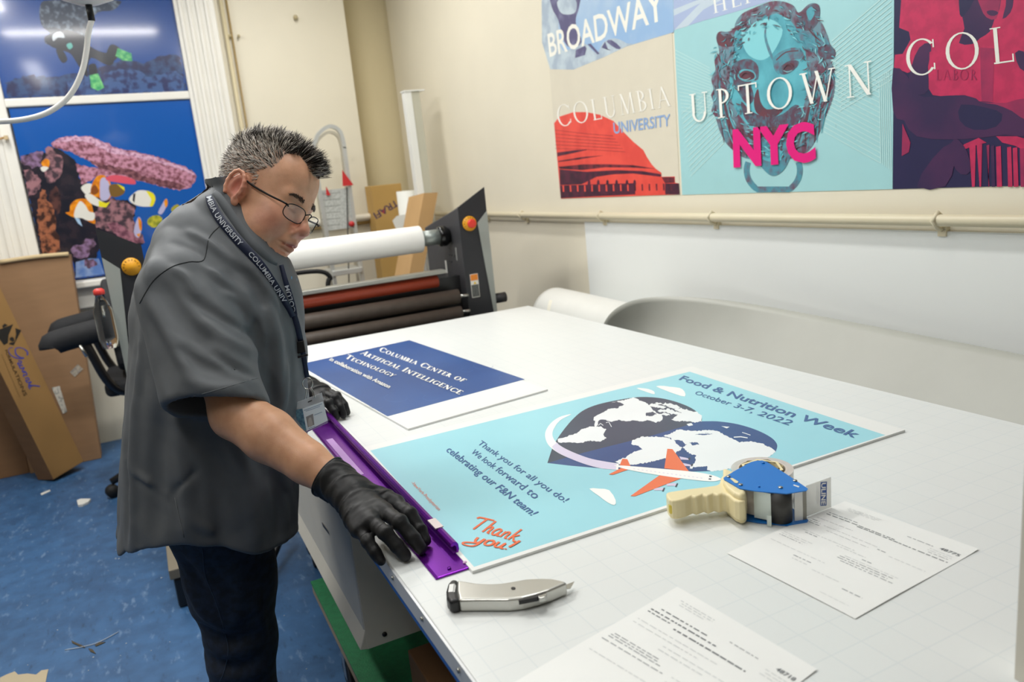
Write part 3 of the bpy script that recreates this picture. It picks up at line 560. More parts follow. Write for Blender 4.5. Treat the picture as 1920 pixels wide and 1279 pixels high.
# dolly
green = mat('green_ribbed_mat', '1F7A4A', 0.6, var=0.15, vscale=60, bump=0.5, bscale=220, bdist=0.002); ply = mat('plywood_edge', '9A8A72', 0.7, var=0.1)
t = thing('platform_dolly', 'green topped platform dolly on black casters under the table', 'dolly', (.6, 1.7, 0))
m = MB(); m.box((.315, .95, .205), (.85, 2.46, .212), green); m.build('rubber_top', t)
m = MB(); m.box((.317, .952, .17), (.848, 2.458, .205), ply); m.build('platform', t)
for (x, y) in ((.35, 2.12), (.35, 1.15), (.80, 2.3), (.80, 1.1)):
    b = MB(); b.cyl((x-.02, y, .06), (x+.02, y, .06), .06, black_rub, 24); w_ = b.build('caster', t, bevel=.004); b = MB(); b.cyl((x-.023, y, .06), (x+.023, y, .06), .015, steel, 12); b.box((x-.024, y-.02, .05), (x+.024, y+.02, .17), steel); b.build('fork', w_)
t = thing('cardboard_box', 'brown cardboard box with a white label sitting on the green dolly', 'box', (.62, 1.3, .212))
m = MB(); m.box((.40, 1.0, .212), (.84, 1.62, .40), cardb_d); m.build('carton', t, bevel=.003)
m = MB(); m.box((.46, 1.22, .4003), (.58, 1.40, .4013), mat('label_paper', 'CFC7B4', .6)); m.build('label_sheet', t)
# ================================================================== prints lying on the table
def ink(hexs, n, **kw): return mat('print_'+n, hexs, 0.35, **kw)
def quadboard(name, q, thick, parent, mt):
    c = [tab(x, y, thick) for x, y in q]; m = MB(); m.prism([(0,), (1,), (2,), (3,)], lambda i: c[i], lambda i: (c[i][0], c[i][1], TZ+0.0004), mt); return m.build(name, parent)
def sign(name, label, board_q, th):
    c = np.mean([tab(x, y, th) for x, y in board_q], 0); t = thing(name, label, 'sign', (c[0], c[1], TZ)); quadboard('board', board_q, th, t, board_w2); return t
TH = 0.005
t = sign('foam_board_sign', 'blue foam board sign lettered Columbia Center of Artificial Intelligence Technology, beside the gloved left hand', [(765,804),(1027,730),(770,637),(549,683)], TH)
pl5 = Plane((0, 0, TZ+TH), (0, 0, 1))
A = Art(pl5, dh=0.000012, conv=lambda x, y: (560+x*.2604, 600+y*.2604)); A.h = 0
nav = ink('2F5796', 'blue', color2='2A4F8C', vscale=3)
A.poly([(-4,321),(640,695),(1630,428),(797,145)], nav)
sw = ink('3F67A4', 'swirl')
for (cx, cy, r_) in ((1330,330,50),(700,560,60),(950,560,40),(1210,360,30),(560,620,35),(1500,420,40)): A.stroke([(cx+r_*1.4*math.cos(a), cy+r_*.5*math.sin(a)) for a in np.linspace(0, 4, 14)], 2, sw)
wi = ink('F2F1EA', 'white')
A.serif('Columbia Center of', [(573,222),(1180,450),(1222,425),(597,194)], wi, k=1.75, gap=.07)
A.serif('Artificial Intelligence', [(440,245),(1155,540),(1200,512),(478,222)], wi, k=1.75, gap=.06)
A.serif('Technology', [(330,277),(672,415),(714,395),(357,250)], wi, k=1.75, gap=.07)
A.text('in collaboration with Amazon', [(218,293),(648,497),(672,478),(238,272)], wi, bold=.02, shear=.15)
A.build('print', t)
BQ = [(886,1071),(1697,806),(1297,687),(676,840)]
t = sign('foam_board_sign', 'pale blue foam board sign about Food and Nutrition Week with a heart shaped globe', BQ, TH)
A = Art(pl5, dh=0.000012); A.h = 0
skyb = ink('A0DBE6', 'sky', color2='9BD6E2', vscale=2)
A.poly([(694,845),(889,1063),(1660,816),(1293,697)], skyb)
def T4(ox, oy, s): A.c = lambda x, y: (ox+x*s, oy+y*s)
T4(980, 660, .2604)
slate = ink('414F62', 'slate', color2='3A4759', vscale=2); gb = ink('35588F', 'globe_blue', color2='2E4E82', vscale=2); ld = ink('ECF1F2', 'land'); cloud = ink('F7F8F4', 'cloud')
lobeA = cat([(178,800),(215,690),(252,622),(300,555),(360,485),(430,425),(520,385),(640,355),(800,328),(900,325),(1000,334),(1100,358),(1190,392),(1250,428),(1288,470),(1289,500)], 4)
lobeB = cat([(1289,500),(1400,500),(1520,515),(1620,540),(1720,578),(1800,625),(1833,672),(1822,718)], 4)
heart = [tuple(p) for p in lobeA]+[tuple(p) for p in lobeB]+[(1780,752),(1690,785),(1600,812),(1500,840),(1380,858),(1200,862),(1000,858),(800,850),(560,838),(350,820)]
A.poly(heart, slate)
A.poly([(178,800),(430,728),(700,660),(900,610),(1060,565),(1180,530),(1200,512)]+[tuple(p) for p in lobeB]+[(1780,752),(1690,785),(1600,812),(1500,840),(1380,858),(1200,862),(1000,858),(800,850),(560,838),(350,820)], gb)
A.poly([(640,365),(700,352),(800,329),(850,352),(900,372),(925,400),(960,440),(1000,450),(1010,480),(990,500),(950,510),(905,490),(860,500),(800,495),(740,500),(690,492),(640,505),(600,490),(560,485),(545,500),(540,530),(520,540),(512,520),(525,500),(510,490),(515,470),(540,455),(575,435),(620,410),(680,405),(730,380),(715,368),(680,360)], ld, jit=4)
A.poly([(885,440),(930,430),(965,445),(940,460),(890,462)], slate, jit=3)
for (cx, cy, w_, h_) in ((950,385,40,16),(1000,395,36,14),(1045,380,40,14),(1090,395,44,16),(1130,415,40,14),(1170,430,50,20),(1060,430,40,20),(1010,425,36,12),(1030,450,34,12),(980,372,30,8),(1110,440,30,10)):
    A.poly([(cx-w_,cy),(cx-w_*.5,cy-h_),(cx+w_*.4,cy-h_*.7),(cx+w_,cy+h_*.2),(cx+w_*.3,cy+h_),(cx-w_*.4,cy+h_*.6)], ld, jit=5)
A.poly([(1070,490),(1120,450),(1180,425),(1250,430),(1288,460),(1290,500),(1240,508),(1180,498),(1120,500)], ld, jit=4)
A.poly([(1180,520),(1215,512),(1228,528),(1195,535)], ld)
A.poly([(250,630),(300,615),(380,590),(420,560),(480,540),(560,538),(600,560),(580,590),(600,625),(560,645),(480,640),(420,655),(330,650),(258,655)], ld, jit=4)
A.stroke([(600,510),(620,505),(640,540)], 5, ld); A.stroke([(545,530),(560,515),(580,530)], 5, ld)
A.poly([(1010,605),(1060,590),(1120,560),(1170,565),(1240,570),(1330,565),(1400,568),(1450,600),(1500,620),(1560,650),(1640,645),(1720,660),(1790,690),(1822,718),(1780,752),(1690,785),(1600,812),(1500,840),(1380,860),(1330,855),(1330,830),(1270,825),(1210,845),(1190,800),(1240,770),(1250,750),(1200,730),(1150,690),(1120,720),(1110,700),(1090,680),(1080,650),(1070,620),(1030,612)], ld, jit=4)
A.poly([(790,640),(850,612),(960,610),(1060,620),(1090,660),(1130,700),(1100,730),(1060,760),(980,780),(880,800),(780,815),(700,810),(660,790),(740,760),(800,720),(860,700),(830,680),(780,665)], ld, jit=4)
A.poly([(1090,635),(1150,640),(1180,670),(1150,690),(1110,665)], gb, jit=4); A.poly([(1200,655),(1250,650),(1270,665),(1225,675)], gb, jit=3); A.poly([(1185,730),(1210,735),(1245,770),(1240,800),(1200,825),(1180,800),(1205,780)], gb, jit=3)
A.poly([(1240,595),(1300,585),(1370,590),(1310,600)], gb, jit=2); A.poly([(1430,535),(1490,540),(1470,552)], ld); A.stroke([(1520,615),(1570,612),(1620,620)], 7, ld); A.stroke([(1580,580),(1640,600)], 5, ld); A.poly([(1750,645),(1790,665),(1810,700),(1770,680)], gb, jit=3)
A.poly([(1200,862),(1230,830),(1330,825),(1320,858)], gb, jit=3); A.poly([(780,850),(800,815),(880,810),(940,825),(900,840)], gb, jit=3)
A.poly([(820,262),(860,262),(905,268),(945,285),(948,305),(900,292)], cloud, smooth=2); A.poly([(960,248),(1020,246),(1060,252),(1130,260),(1165,285),(1168,322),(1100,305),(1020,275)], cloud, smooth=2)
arcp = [(348,450),(270,480),(215,530),(188,590),(205,650),(260,700),(350,745),(470,790),(580,815),(690,828)]
A.stroke(arcp, [3,22,40,52,56,52,50,50,54,44], cloud, smooth=5)
A.stroke([(228,668),(262,701),(350,745),(470,790),(580,815),(675,828)], [48,50,50,50,54,40], ink('D9D2E8', 'lavender'), smooth=5)
orng = ink('E9754A', 'orange'); pw = ink('F6F6F3', 'plane_white'); eng = ink('D5CBE2', 'engine'); dk = ink('3B4350', 'engine_dark')
T4(1000, 680, .375)
for (x, y) in ((755,478),(768,510)): A.poly([(x-25,y-8),(x+22,y+2),(x+26,y+10),(x-18,y+8)], eng); A.poly([(x+18,y+2),(x+28,y-4),(x+32,y+2),(x+24,y+12)], dk)
for (x, y) in ((690,610),(625,632)): A.poly([(x-28,y-4),(x+22,y-6),(x+26,y+8),(x-20,y+8)], eng); A.poly([(x+18,y+12),(x+28,y-6),(x+34,y-4),(x+26,y+14)], dk)
A.poly([(670,432),(696,434),(778,545),(655,530)], orng); A.poly([(630,565),(745,578),(508,670),(486,668)], orng)
A.poly([(445,482),(470,484),(486,520),(432,514)], orng); A.poly([(440,528),(482,534),(398,562),(377,560)], orng)
A.poly([(402,515),(500,520),(640,532),(780,545),(880,560),(935,580),(930,590),(880,595),(760,583),(600,560),(480,538)], pw, smooth=3)
for i in range(17): A.stroke([(500+i*21, 532+i*2.9), (509+i*21, 533.3+i*2.9)], 2.2, eng)
A.poly([(880,566),(893,568),(891,575),(879,573)], dk); A.poly([(878,580),(890,581),(888,588),(876,586)], dk)
A.poly([(280,632),(330,632),(380,640),(412,690),(405,714),(370,700),(330,670)], cloud, smooth=2)
tx = ink('345F96', 'text_blue'); A.c = lambda x, y: (x, y)
A.text('Food & Nutrition Week', [(1272.6,711.9),(1603,821.8),(1616,812),(1280.5,704)], tx, bold=.02, shear=.1)
A.text('October 3-7, 2022', [(1302,739),(1478.5,798),(1489.5,790),(1308,733)], tx, bold=.005, shear=.1)
A.text('Thank you for all you do!', [(895.8,833.2),(1058.5,943.4),(1068.8,935.6),(903.6,825.8)], tx, bold=.005, shear=.12)
A.text('We look forward to', [(883.3,849.9),(1003,937),(1014.7,926.5),(891.4,842.7)], tx, bold=.005, shear=.12)
A.text('celebrating our F&N team!', [(835.9,845.8),(996.9,968.2),(1010.8,960.9),(845.3,836.7)], tx, bold=.012, shear=.12)
A.text('–NewYork-Presbyterian', [(770.7,906.3),(822.3,958.8),(827.6,954.3),(774.3,901.5)], ink('EE8A78', 'coral_ink'), shear=.3)
# hand-lettered "Thank you!"
SCR = {'T': ([[(0,.78),(.05,.9),(.3,.95),(.75,1.0)], [(.42,.95),(.3,.5),(.18,0)]], .62), 'h': ([[(.22,1.0),(.12,.5),(.02,0)], [(.06,.3),(.22,.52),(.32,.5),(.28,.25),(.26,.05),(.36,.04)]], .44),
 'a': ([[(.36,.5),(.2,.55),(.04,.3),(.06,.05),(.2,.05),(.32,.35),(.36,.52),(.3,.2),(.32,.04),(.44,.08)]], .48), 'n': ([[(.1,.52),(.02,.02)], [(.05,.28),(.2,.52),(.32,.5),(.28,.2),(.28,.04),(.38,.06)]], .44),
 'k': ([[(.26,1.0),(.14,.5),(.04,0)], [(.4,.56),(.12,.28),(.22,.24),(.34,.0),(.48,.04)]], .5), 'y': ([[(.08,.52),(.06,.2),(.14,.06),(.26,.14),(.38,.5)], [(.38,.52),(.24,-.1),(.05,-.34),(-.3,-.34),(-.35,-.18),(-.1,-.05),(.3,.05)]], .46),
 'o': ([[(.26,.52),(.08,.42),(.04,.12),(.16,.02),(.32,.14),(.36,.4),(.26,.53),(.2,.44)]], .44), 'u': ([[(.1,.52),(.04,.18),(.12,.04),(.26,.14),(.36,.5),(.3,.14),(.36,.03),(.44,.08)]], .48),
 '!': ([[(.3,.95),(.2,.55),(.12,.28)], [(.06,.1),(.04,.03)]], .3)}
def script(txt, quad, mt, w=.105):
    gl = []; x = 0
    for ch in txt:
        P, wd_ = SCR[ch]; gl += [[(x+a, b) for a, b in s_] for s_ in P]; x += wd_
    H = homog([(0, 0), (x, 0), (x, 1), (0, 1)], quad)
    for s_ in gl:
        s_ = cat(s_, 6); n = len(s_); Lp = []; Rp = []
        for i in range(n):
            tt = np.array(s_[min(i+1, n-1)])-np.array(s_[max(i-1, 0)]); tt = tt/(np.linalg.norm(tt)+1e-9); q = np.array([-tt[1], tt[0]])*w/2
            Lp.append(H(*(s_[i]+q))); Rp.append(H(*(s_[i]-q)))
        A.h += 6e-6
        V_ = Lp+Rp
        vv = [A.pl(*p, A.h+1.2e-6*(i % n)) for i, p in enumerate(V_)]; F_ = []
        for i in range(n-1):
            for q in ((i, i+1, n+i+1), (i, n+i+1, n+i)):
                a, b, c = vv[q[0]], vv[q[1]], vv[q[2]]; F_.append(q if np.cross(b-a, c-a)@A.pl.n > 0 else q[::-1])
        A.h += 1.2e-6*n; A.mb.add(vv, F_, mt)
oi = ink('EA6B3E', 'script_orange')
script('Thank', [(881,991),(968,1017),(986,996),(899,968)], oi); script('you!', [(886,1018),(958,1034),(976,1014),(900,998)], oi, .115)
A.build('print', t)
# ================================================================== purple safety ruler
pur = mat('purple_anodised', '7A1FA6', 0.25, metal=0.75, var=0.05, vscale=6); purd = mat('purple_anodised_dark', '5A1484', 0.3, metal=0.75)
RX0, RX1, RY0, RY1 = 0.3175, 0.381, 1.046, 2.10
t = thing('safety_ruler', 'long purple metal safety ruler lying along the table edge under the gloved hands', 'ruler', (.35, 1.57, TZ))
m = MB(); m.prism([(RX0, TZ+.0004), (RX1, TZ+.0004), (RX1, TZ+.004), (RX0+.004, TZ+.004), (RX0, TZ+.0025)], lambda a, b: (a, RY0, b), lambda a, b: (a, RY1, b), pur); m.build('base_plate', t, bevel=.0008)
prof = [(RX1-.012, TZ+.004), (RX1-.003, TZ+.004), (RX1-.001, TZ+.010), (RX1-.0015, TZ+.019), (RX1-.004, TZ+.023), (RX1-.009, TZ+.0245), (RX1-.014, TZ+.022), (RX1-.0155, TZ+.018), (RX1-.013, TZ+.0165), (RX1-.009, TZ+.018), (RX1-.006, TZ+.016), (RX1-.006, TZ+.008)]
m = MB(); m.prism(prof, lambda a, b: (a, RY0+.055, b), lambda a, b: (a, RY1, b), pur); m.build('finger_guard', t, bevel=.0006)
for (x, y) in ((RX0+.028, RY0+.014), (RX1-.008, RY0+.016)): s = MB(); s.cyl((x, y, TZ+.004), (x, y, TZ+.0062), .0032, pur if x < .36 else mat('pale_screw', 'D9B0D8', .4), 12); s.build('screw', t)
m = MB(); m.box((RX1-.0165, 1.165, TZ+.0235), (RX1-.002, 1.205, TZ+.0252), mat('masking_tape', 'E6D9D6', .7)); m.build('tape_piece', t)
m = MB(); m.box((RX0+.010, 1.55, TZ+.0041), (RX0+.026, 1.84, TZ+.0046), mat('lilac_label', 'C193D6', .5)); m.build('label_strip', t)
m = MB(); m.box((RX0+.004, RY0+.001, TZ+.0001), (RX1-.004, RY1-.001, TZ+.0006), black_rub); m.build('grip_strip', t)
# ================================================================== utility knife
def extr(name, parent, pts, s, ox, oy, h0, h1, mt, hm=None, bevel=.003, smooth=0, segs=3):
    """solid whose outline lies flat above the table between heights h0 and h1"""
    P = [tab(ox+x*s, oy+y*s, (h0+h1)/2 if hm is None else hm) for x, y in pts]
    if smooth: P = cat(P, smooth, True)
    m = MB(); m.prism([(i,) for i in range(len(P))], lambda i: (P[i][0], P[i][1], TZ+h1), lambda i: (P[i][0], P[i][1], TZ+h0), mt)
    for k_ in range(len(m.sm)): m.sm[k_] = False
    return m.build(name, parent, bevel=bevel, segs=segs)
silver = mat('cast_silver', 'C9C8C2', 0.3, metal=0.8, var=0.04, vscale=12)
c0 = tab(950, 1120)
t = thing('utility_knife', 'silver utility knife with a black end cap lying at the near table edge', 'knife', (c0[0], c0[1], TZ))
kn = (.1458, 820, 1060)
extr('handle', t, [(262,262),(380,282),(520,305),(680,312),(830,305),(960,285),(1150,250),(1350,240),(1490,246),(1580,265),(1650,285),(1680,302),(1600,335),(1450,400),(1280,455),(1100,500),(920,520),(700,520),(480,520),(285,525),(258,400)], *kn, .001, .021, silver, bevel=.0065, segs=5)
extr('end_cap', t, [(190,255),(275,258),(268,350),(275,440),(292,528),(170,548),(125,490),(120,400),(145,310)], *kn, .0008, .0215, black_pl, bevel=.005, segs=4)
extr('blade', t, [(1600,275),(1762,212),(1712,300),(1640,310)], *kn, .0095, .0105, steel, hm=.010, bevel=.0)
extr('pivot_screw', t, [(977+30*math.cos(a), 300+16*math.sin(a)) for a in np.linspace(0, 6.1, 14)], *kn, .0195, .0218, black_pl, hm=.021, bevel=0)
extr('slide_slot', t, [(1045,452),(1400,368),(1408,385),(1300,412),(1290,425),(1048,472)], *kn, .015, .0214, black_pl, hm=.0195, bevel=0)
extr('slide_button', t, [(1295,415),(1405,378),(1415,400),(1385,432),(1310,445)], *kn, .015, .0222, steel, hm=.0195, bevel=.001)
A = Art(Plane((0, 0, TZ+.0217), (0, 0, 1)), dh=.00002, conv=lambda x, y: (820+x*.1458, 1060+y*.1458)); A.h = 0
A.poly([(155,245),(212,238),(200,340),(140,345)], mat('cap_label', 'E9E9E6', .5)); 
for k_ in range(5): A.stroke([(226+k_*5-8, 235+k_*6), (214+k_*4-8, 345)], 3, mat('cap_label', 'E9E9E6', .5))
A.build('cap_label', t)
# ================================================================== tape dispenser
tdb = mat('blue_enamel', '1273C8', 0.35, var=.02); cream = mat('cream_plastic', 'EBDDAF', 0.4, var=.02); clearp = mat('clear_tape', 'E4E0D6', 0.2, alpha=.72, coat=.5); core_m = mat('tape_side', 'D8D0C6', .35, color2='C9C0B4', vscale=40)
td = (.1979, 1220, 840); c0 = tab(1400, 960)
t = thing('tape_dispenser', 'blue and cream hand tape dispenser lying on its side next to the light blue sign', 'tape dispenser', (c0[0], c0[1], TZ))
topo = [(690,282),(800,215),(950,133),(1005,120),(1060,118),(1105,135),(1290,250),(1490,385),(1478,402),(1290,432),(1210,426),(1000,408),(845,385),(760,335),(695,296)]
Pt = [tab(1220+x*td[0], 840+y*td[0], .0575) for x, y in topo]
for nm_, z0, z1 in (('side_plate', .0560, .0575), ('side_plate', .001, .0025)):
    m = MB(); m.prism([(i,) for i in range(len(Pt))], lambda i: (Pt[i][0], Pt[i][1], TZ+z1), lambda i: (Pt[i][0], Pt[i][1], TZ+z0), tdb); m.build(nm_, t)
for (x, y, r_) in ((737,275,.0035),(852,352,.0035),(1230,378,.0038),(1368,314,.0036),(1028,370,.0018),(1065,145,.0028)):
    p = tab(1220+x*td[0], 840+y*td[0], .0575); s = MB(); s.cyl((p[0], p[1], TZ+.0575), (p[0], p[1], TZ+.0592), r_, steel if r_ > .002 and x != 1065 else tdb, 14); s.build('rivet', t)
sl = [tab(1220+x*td[0], 840+y*td[0], .0575) for x, y in ((752,292),(775,288),(832,322),(822,336),(800,334))]
m = MB(); m.prism([(i,) for i in range(5)], lambda i: (sl[i][0], sl[i][1], TZ+.0582), lambda i: (sl[i][0], sl[i][1], TZ+.0565), cream); m.build('plate_slot', t)
sl = [tab(1220+x*td[0], 840+y*td[0], .0575) for x, y in ((1355,350),(1410,368),(1402,376),(1352,358))]
m = MB(); m.prism([(i,) for i in range(4)], lambda i: (sl[i][0], sl[i][1], TZ+.0582), lambda i: (sl[i][0], sl[i][1], TZ+.0565), mat('label_white', 'EDEDE8', .5)); m.build('plate_slot', t)
rc = (tab(1220+770*td[0], 840+165*td[0], .052)+tab(1220+1352*td[0], 840+225*td[0], .052))/2; rr_ = np.linalg.norm(tab(1220+770*td[0], 840+165*td[0], .052)-tab(1220+1352*td[0], 840+225*td[0], .052))/2
m = MB(); m.tube([(rc[0], rc[1], TZ+.004), (rc[0], rc[1], TZ+.0525)], rr_, clearp, 48, cap=False)
ringp = lambda r0, r1, z, mt: m.add([(rc[0]+r*math.cos(a), rc[1]+r*math.sin(a), TZ+z) for r in (r0, r1) for a in np.linspace(0, 2*math.pi, 48, endpoint=False)], [(i, (i+1) % 48, 48+(i+1) % 48, 48+i) for i in range(48)], mt)
ringp(rr_*.80, rr_, .0525, clearp); ringp(rr_*.74, rr_*.80, .0525, core_m); m.tube([(rc[0], rc[1], TZ+.004), (rc[0], rc[1], TZ+.0525)], rr_*.74, core_m, 40, cap=False)
m.build('tape_roll', t)
m = MB(); m.tube([(rc[0], rc[1], TZ+.002), (rc[0], rc[1], TZ+.055)], rr_*.70, cream, 6, cap=False); m.tube([(rc[0], rc[1], TZ+.002), (rc[0], rc[1], TZ+.055)], rr_*.60, cream, 6, cap=False)
m.add([(rc[0]+r*rr_*math.cos(a), rc[1]+r*rr_*math.sin(a), TZ+.055) for r in (.60, .70) for a in np.linspace(0, 2*math.pi, 6, endpoint=False)], [(i, (i+1) % 6, 6+(i+1) % 6, 6+i) for i in range(6)], cream)
m.build('hub', t)
extr('handle', t, [(150,520),(190,498),(400,468),(620,438),(660,400),(700,330),(900,400),(905,560),(880,600),(800,590),(740,540),(690,520),(640,535),(600,520),(540,545),(500,528),(430,555),(395,542),(330,572),(245,590),(180,580)], *td, .012, .046, cream, bevel=.008, segs=5, smooth=2)
extr('handle_socket', t, [(158,532),(196,520),(240,560),(225,590),(175,585)], *td, .020, .038, mat('socket_yellow', 'D9C24E', .5), bevel=.003)
extr('handle_block', t, [(690,310),(900,400),(905,420),(905,570),(860,590),(790,560),(720,500),(690,440)], *td, .0026, .0558, cream, bevel=.006, segs=4)
def upright(name, pts, mt, z0=.0026, z1=.0558):  # thin upright sheet following table positions
    P = [tab(1220+x*td[0], 840+y*td[0], 0) for x, y in pts]; m = MB(); n = len(P)
    v = [(p[0], p[1], TZ+z0) for p in P]+[(p[0], p[1], TZ+z1) for p in P]; m.add(v, [(i, i+1, n+i+1, n+i) for i in range(n-1)], mt); o = m.build(name, t)
    sd = o.modifiers.new('solid', 'SOLIDIFY'); sd.thickness = .0012; sd.offset = 0; return o
upright('tension_plate', [(985,690),(1145,722)], mat('zinc_plate', 'CFD8D2', .35, metal=.5), .006, .0535)
upright('tension_tab', [(1105,742),(1146,752)], mat('zinc_plate', 'CFD8D2', .35, metal=.5), .001, .02)
c1 = (tab(1220+1150*td[0], 840+738*td[0])+tab(1220+1358*td[0], 840+715*td[0]))/2; r1 = np.linalg.norm(tab(1220+1150*td[0], 840+738*td[0])-tab(1220+1358*td[0], 840+715*td[0]))/2
c1 = c1+np.array([.006, .012, 0]); m = MB(); m.tube([(c1[0], c1[1], TZ+.003), (c1[0], c1[1], TZ+.0555)], r1*1.05, mat('dark_roller', '3B3A38', .5), 32); m.build('roller', t)
upright('cutter_guard', [(1366,706),(1442,695)], mat('label_white', 'EDEDE8', .5)); upright('cutter_clear', [(1442,695),(1478,690)], mat('clear_amber', '8E897A', .3, alpha=.7))
upright('tape_label', [(905,650),(985,668)], core_m, .006, .050)
P0 = tab(1220+1500*td[0], 840+650*td[0]); P1 = tab(1220+1708*td[0], 840+572*td[0]); up = np.array([0, 0, 1.0]); dx = (P1-P0)
m = MB(); nn = np.cross(dx, up); nn /= np.linalg.norm(nn)
m.add([P0+up*.002-dx*.12, P1+up*.002, P1+up*.056, P0+up*.056-dx*.12], [(0, 1, 2, 3)], mat('clear_card', 'F4F4F0', .15, alpha=.55))
o = m.build('tape_card', t); sd = o.modifiers.new('solid', 'SOLIDIFY'); sd.thickness = .0006
A = Art(Plane(P0+nn*.0006, nn), dh=.00002, conv=lambda x, y: (1220+x*td[0], 840+y*td[0])); 
A.poly([(1608,325),(1668,318),(1664,545),(1605,548)], mat('logo_blue', '1F4FA0', .4)); A.text('ULINE', [(1616,332),(1614,540),(1655,538),(1658,328)], mat('logo_white', 'F3F3F0', .4), bold=.03)
for k_ in (1572, 1588): A.stroke([(k_, 375), (k_-2, 530)], 3, mat('logo_grey', 'B5B8BE', .5))
A.build('card_print', t)
# ================================================================== papers
def paper(label, q, rows, num, seed, flat_under=None):
    rnd = random.Random(seed); H = homog([(0, 0), (1, 0), (1, 1), (0, 1)], [q[3], q[2], q[1], q[0]])  # u reading direction, v towards page top; q = top, right, bottom, left
    c = np.mean([tab(x, y) for x, y in q], 0); n = 18; m = MB(); pap = mat('paper_white', 'EEEFEC', 0.55); pk = mat('paper_ink', '94979A', .6); pk2 = mat('paper_ink_pale', 'C9CCCC', .6); bl = mat('paper_ink_bold', '6E7174', .6)
    H2 = homog([(0, 0), (1, 0), (1, 1), (0, 1)], [tuple(tab(*p)[:2]) for p in (q[3], q[2], q[1], q[0])])
    def hgt(u, v_): return .0008+.0035*max(0, math.sin(math.pi*u*1.0))*0.12+.004*max(0, (v_-.86)/.14)**2*(u > .5)*(u-.5)*2*.3+.0012*math.sin(u*5+seed)*math.sin(v_*6)*.5+.0005
    V = []; 
    for j in range(n+1):
        for i in range(n+1): u, w_ = i/n, j/n; p = H2(u, w_); V.append((p[0], p[1], TZ+hgt(u, w_)))
    m.add(V, [(j*(n+1)+i, j*(n+1)+i+1, (j+1)*(n+1)+i+1, (j+1)*(n+1)+i) for j in range(n) for i in range(n)], pap, True)
    def seg(u0, u1, v0, th, mt):
        k_ = max(2, int((u1-u0)/.06)+1); vs = []
        for i in range(k_+1):
            u = u0+(u1-u0)*i/k_
            for dv in (0, th): p = H2(u, v0+dv); vs.append((p[0], p[1], TZ+hgt(u, v0+dv)+.0003))
        m.add(vs, [(2*i, 2*i+2, 2*i+3, 2*i+1) for i in range(k_)], mt)
    for (u0, u1, v0, th, kind) in rows:
        mt = (pk2, pk, bl)[kind]; u = u0
        while u < u1:
            w_ = rnd.uniform(.012, .05); seg(u, min(u+w_, u1), v0, th, mt); u += w_+rnd.uniform(.006, .014)
    m.flat = True
    V_, F_, wd_, cap = text_geo(num, .02); tq = homog([(0, 0), (wd_, 0), (wd_, cap), (0, cap)], [(.84, .86), (.97, .86), (.97, .885), (.84, .885)])
    vs = []
    for p in V_: u, w_ = tq(*p); P = H2(u, w_); vs.append((P[0], P[1], TZ+hgt(u, w_)+.0004))
    m.add(vs, F_, bl)
    o = m.build('paper_sheet', None); tag(o, label, 'paper', 'printed order forms on the table'); return o
rows1 = [(.10,.38,.93,.004,0),(.10,.36,.915,.004,0),(.12,.34,.90,.004,0),(.05,.30,.80,.006,1),(.05,.60,.775,.007,2),(.32,.97,.76,.007,2),(.62,.80,.86,.005,1),(.80,.96,.83,.004,0),(.80,.96,.81,.004,0),(.82,.95,.79,.004,1),
         (.04,.34,.70,.005,0),(.04,.10,.66,.006,1),(.03,.13,.64,.006,1),(.05,.14,.62,.006,1),(.16,.60,.64,.004,0),(.22,.55,.60,.005,0),(.60,.66,.62,.006,1),(.70,.95,.60,.004,0),(.10,.52,.52,.004,0),(.14,.24,.50,.006,1),(.40,.62,.50,.004,0),(.62,.70,.47,.006,1),
         (.04,.28,.42,.004,0),(.04,.26,.40,.004,0),(.04,.24,.38,.004,1),(.52,.90,.44,.004,0),(.50,.88,.42,.005,1),(.50,.86,.40,.005,1),(.54,.92,.38,.005,1),(.05,.50,.30,.004,0),(.30,.45,.25,.006,1),(.32,.44,.22,.005,0),(.50,.70,.20,.004,0),(.76,.90,.16,.006,1),(.70,.90,.06,.003,0)]
paper('white printed order form beside the tape dispenser, farther right of the two loose sheets', [(1584,941),(1835,1032),(1603.5,1162),(1362.6,1038.5)], rows1, '48775', 3)
rows2 = [(.10,.34,.93,.005,0),(.12,.34,.915,.005,0),(.12,.30,.90,.004,0),(.08,.40,.82,.007,2),(.04,.50,.79,.008,2),(.04,.20,.77,.006,2),(.24,.74,.75,.009,2),(.52,.72,.86,.005,1),(.80,.97,.83,.004,0),(.82,.96,.81,.004,0),(.80,.94,.79,.004,0),(.05,.6,.70,.004,0),(.05,.5,.67,.004,0),(.3,.8,.63,.004,0),(.3,.6,.60,.005,0),
         (.06,.36,.55,.005,1),(.05,.38,.535,.005,1),(.05,.4,.52,.005,1),(.04,.45,.49,.005,1),(.5,.9,.5,.004,0),(.5,.8,.46,.004,0),(.06,.5,.4,.004,0),(.5,.9,.36,.005,0)]
paper('white printed order form at the near edge of the table, closer to the utility knife', [(1270,1101),(1532,1258),(1245,1470),(950,1290)], rows2, '48718', 8)
# upright board at the right edge of the frame
P = tab(1902, 1277); m = MB(); m.box((P[0]+.003, P[1]-.012, TZ+.0005), (P[0]+.045, P[1]+.002, 1.255), mat('upright_board', 'D9D5C8', .5))
tag(m.build('upright_post'), 'narrow upright pale post standing on the table at the right edge of the photo', 'post')
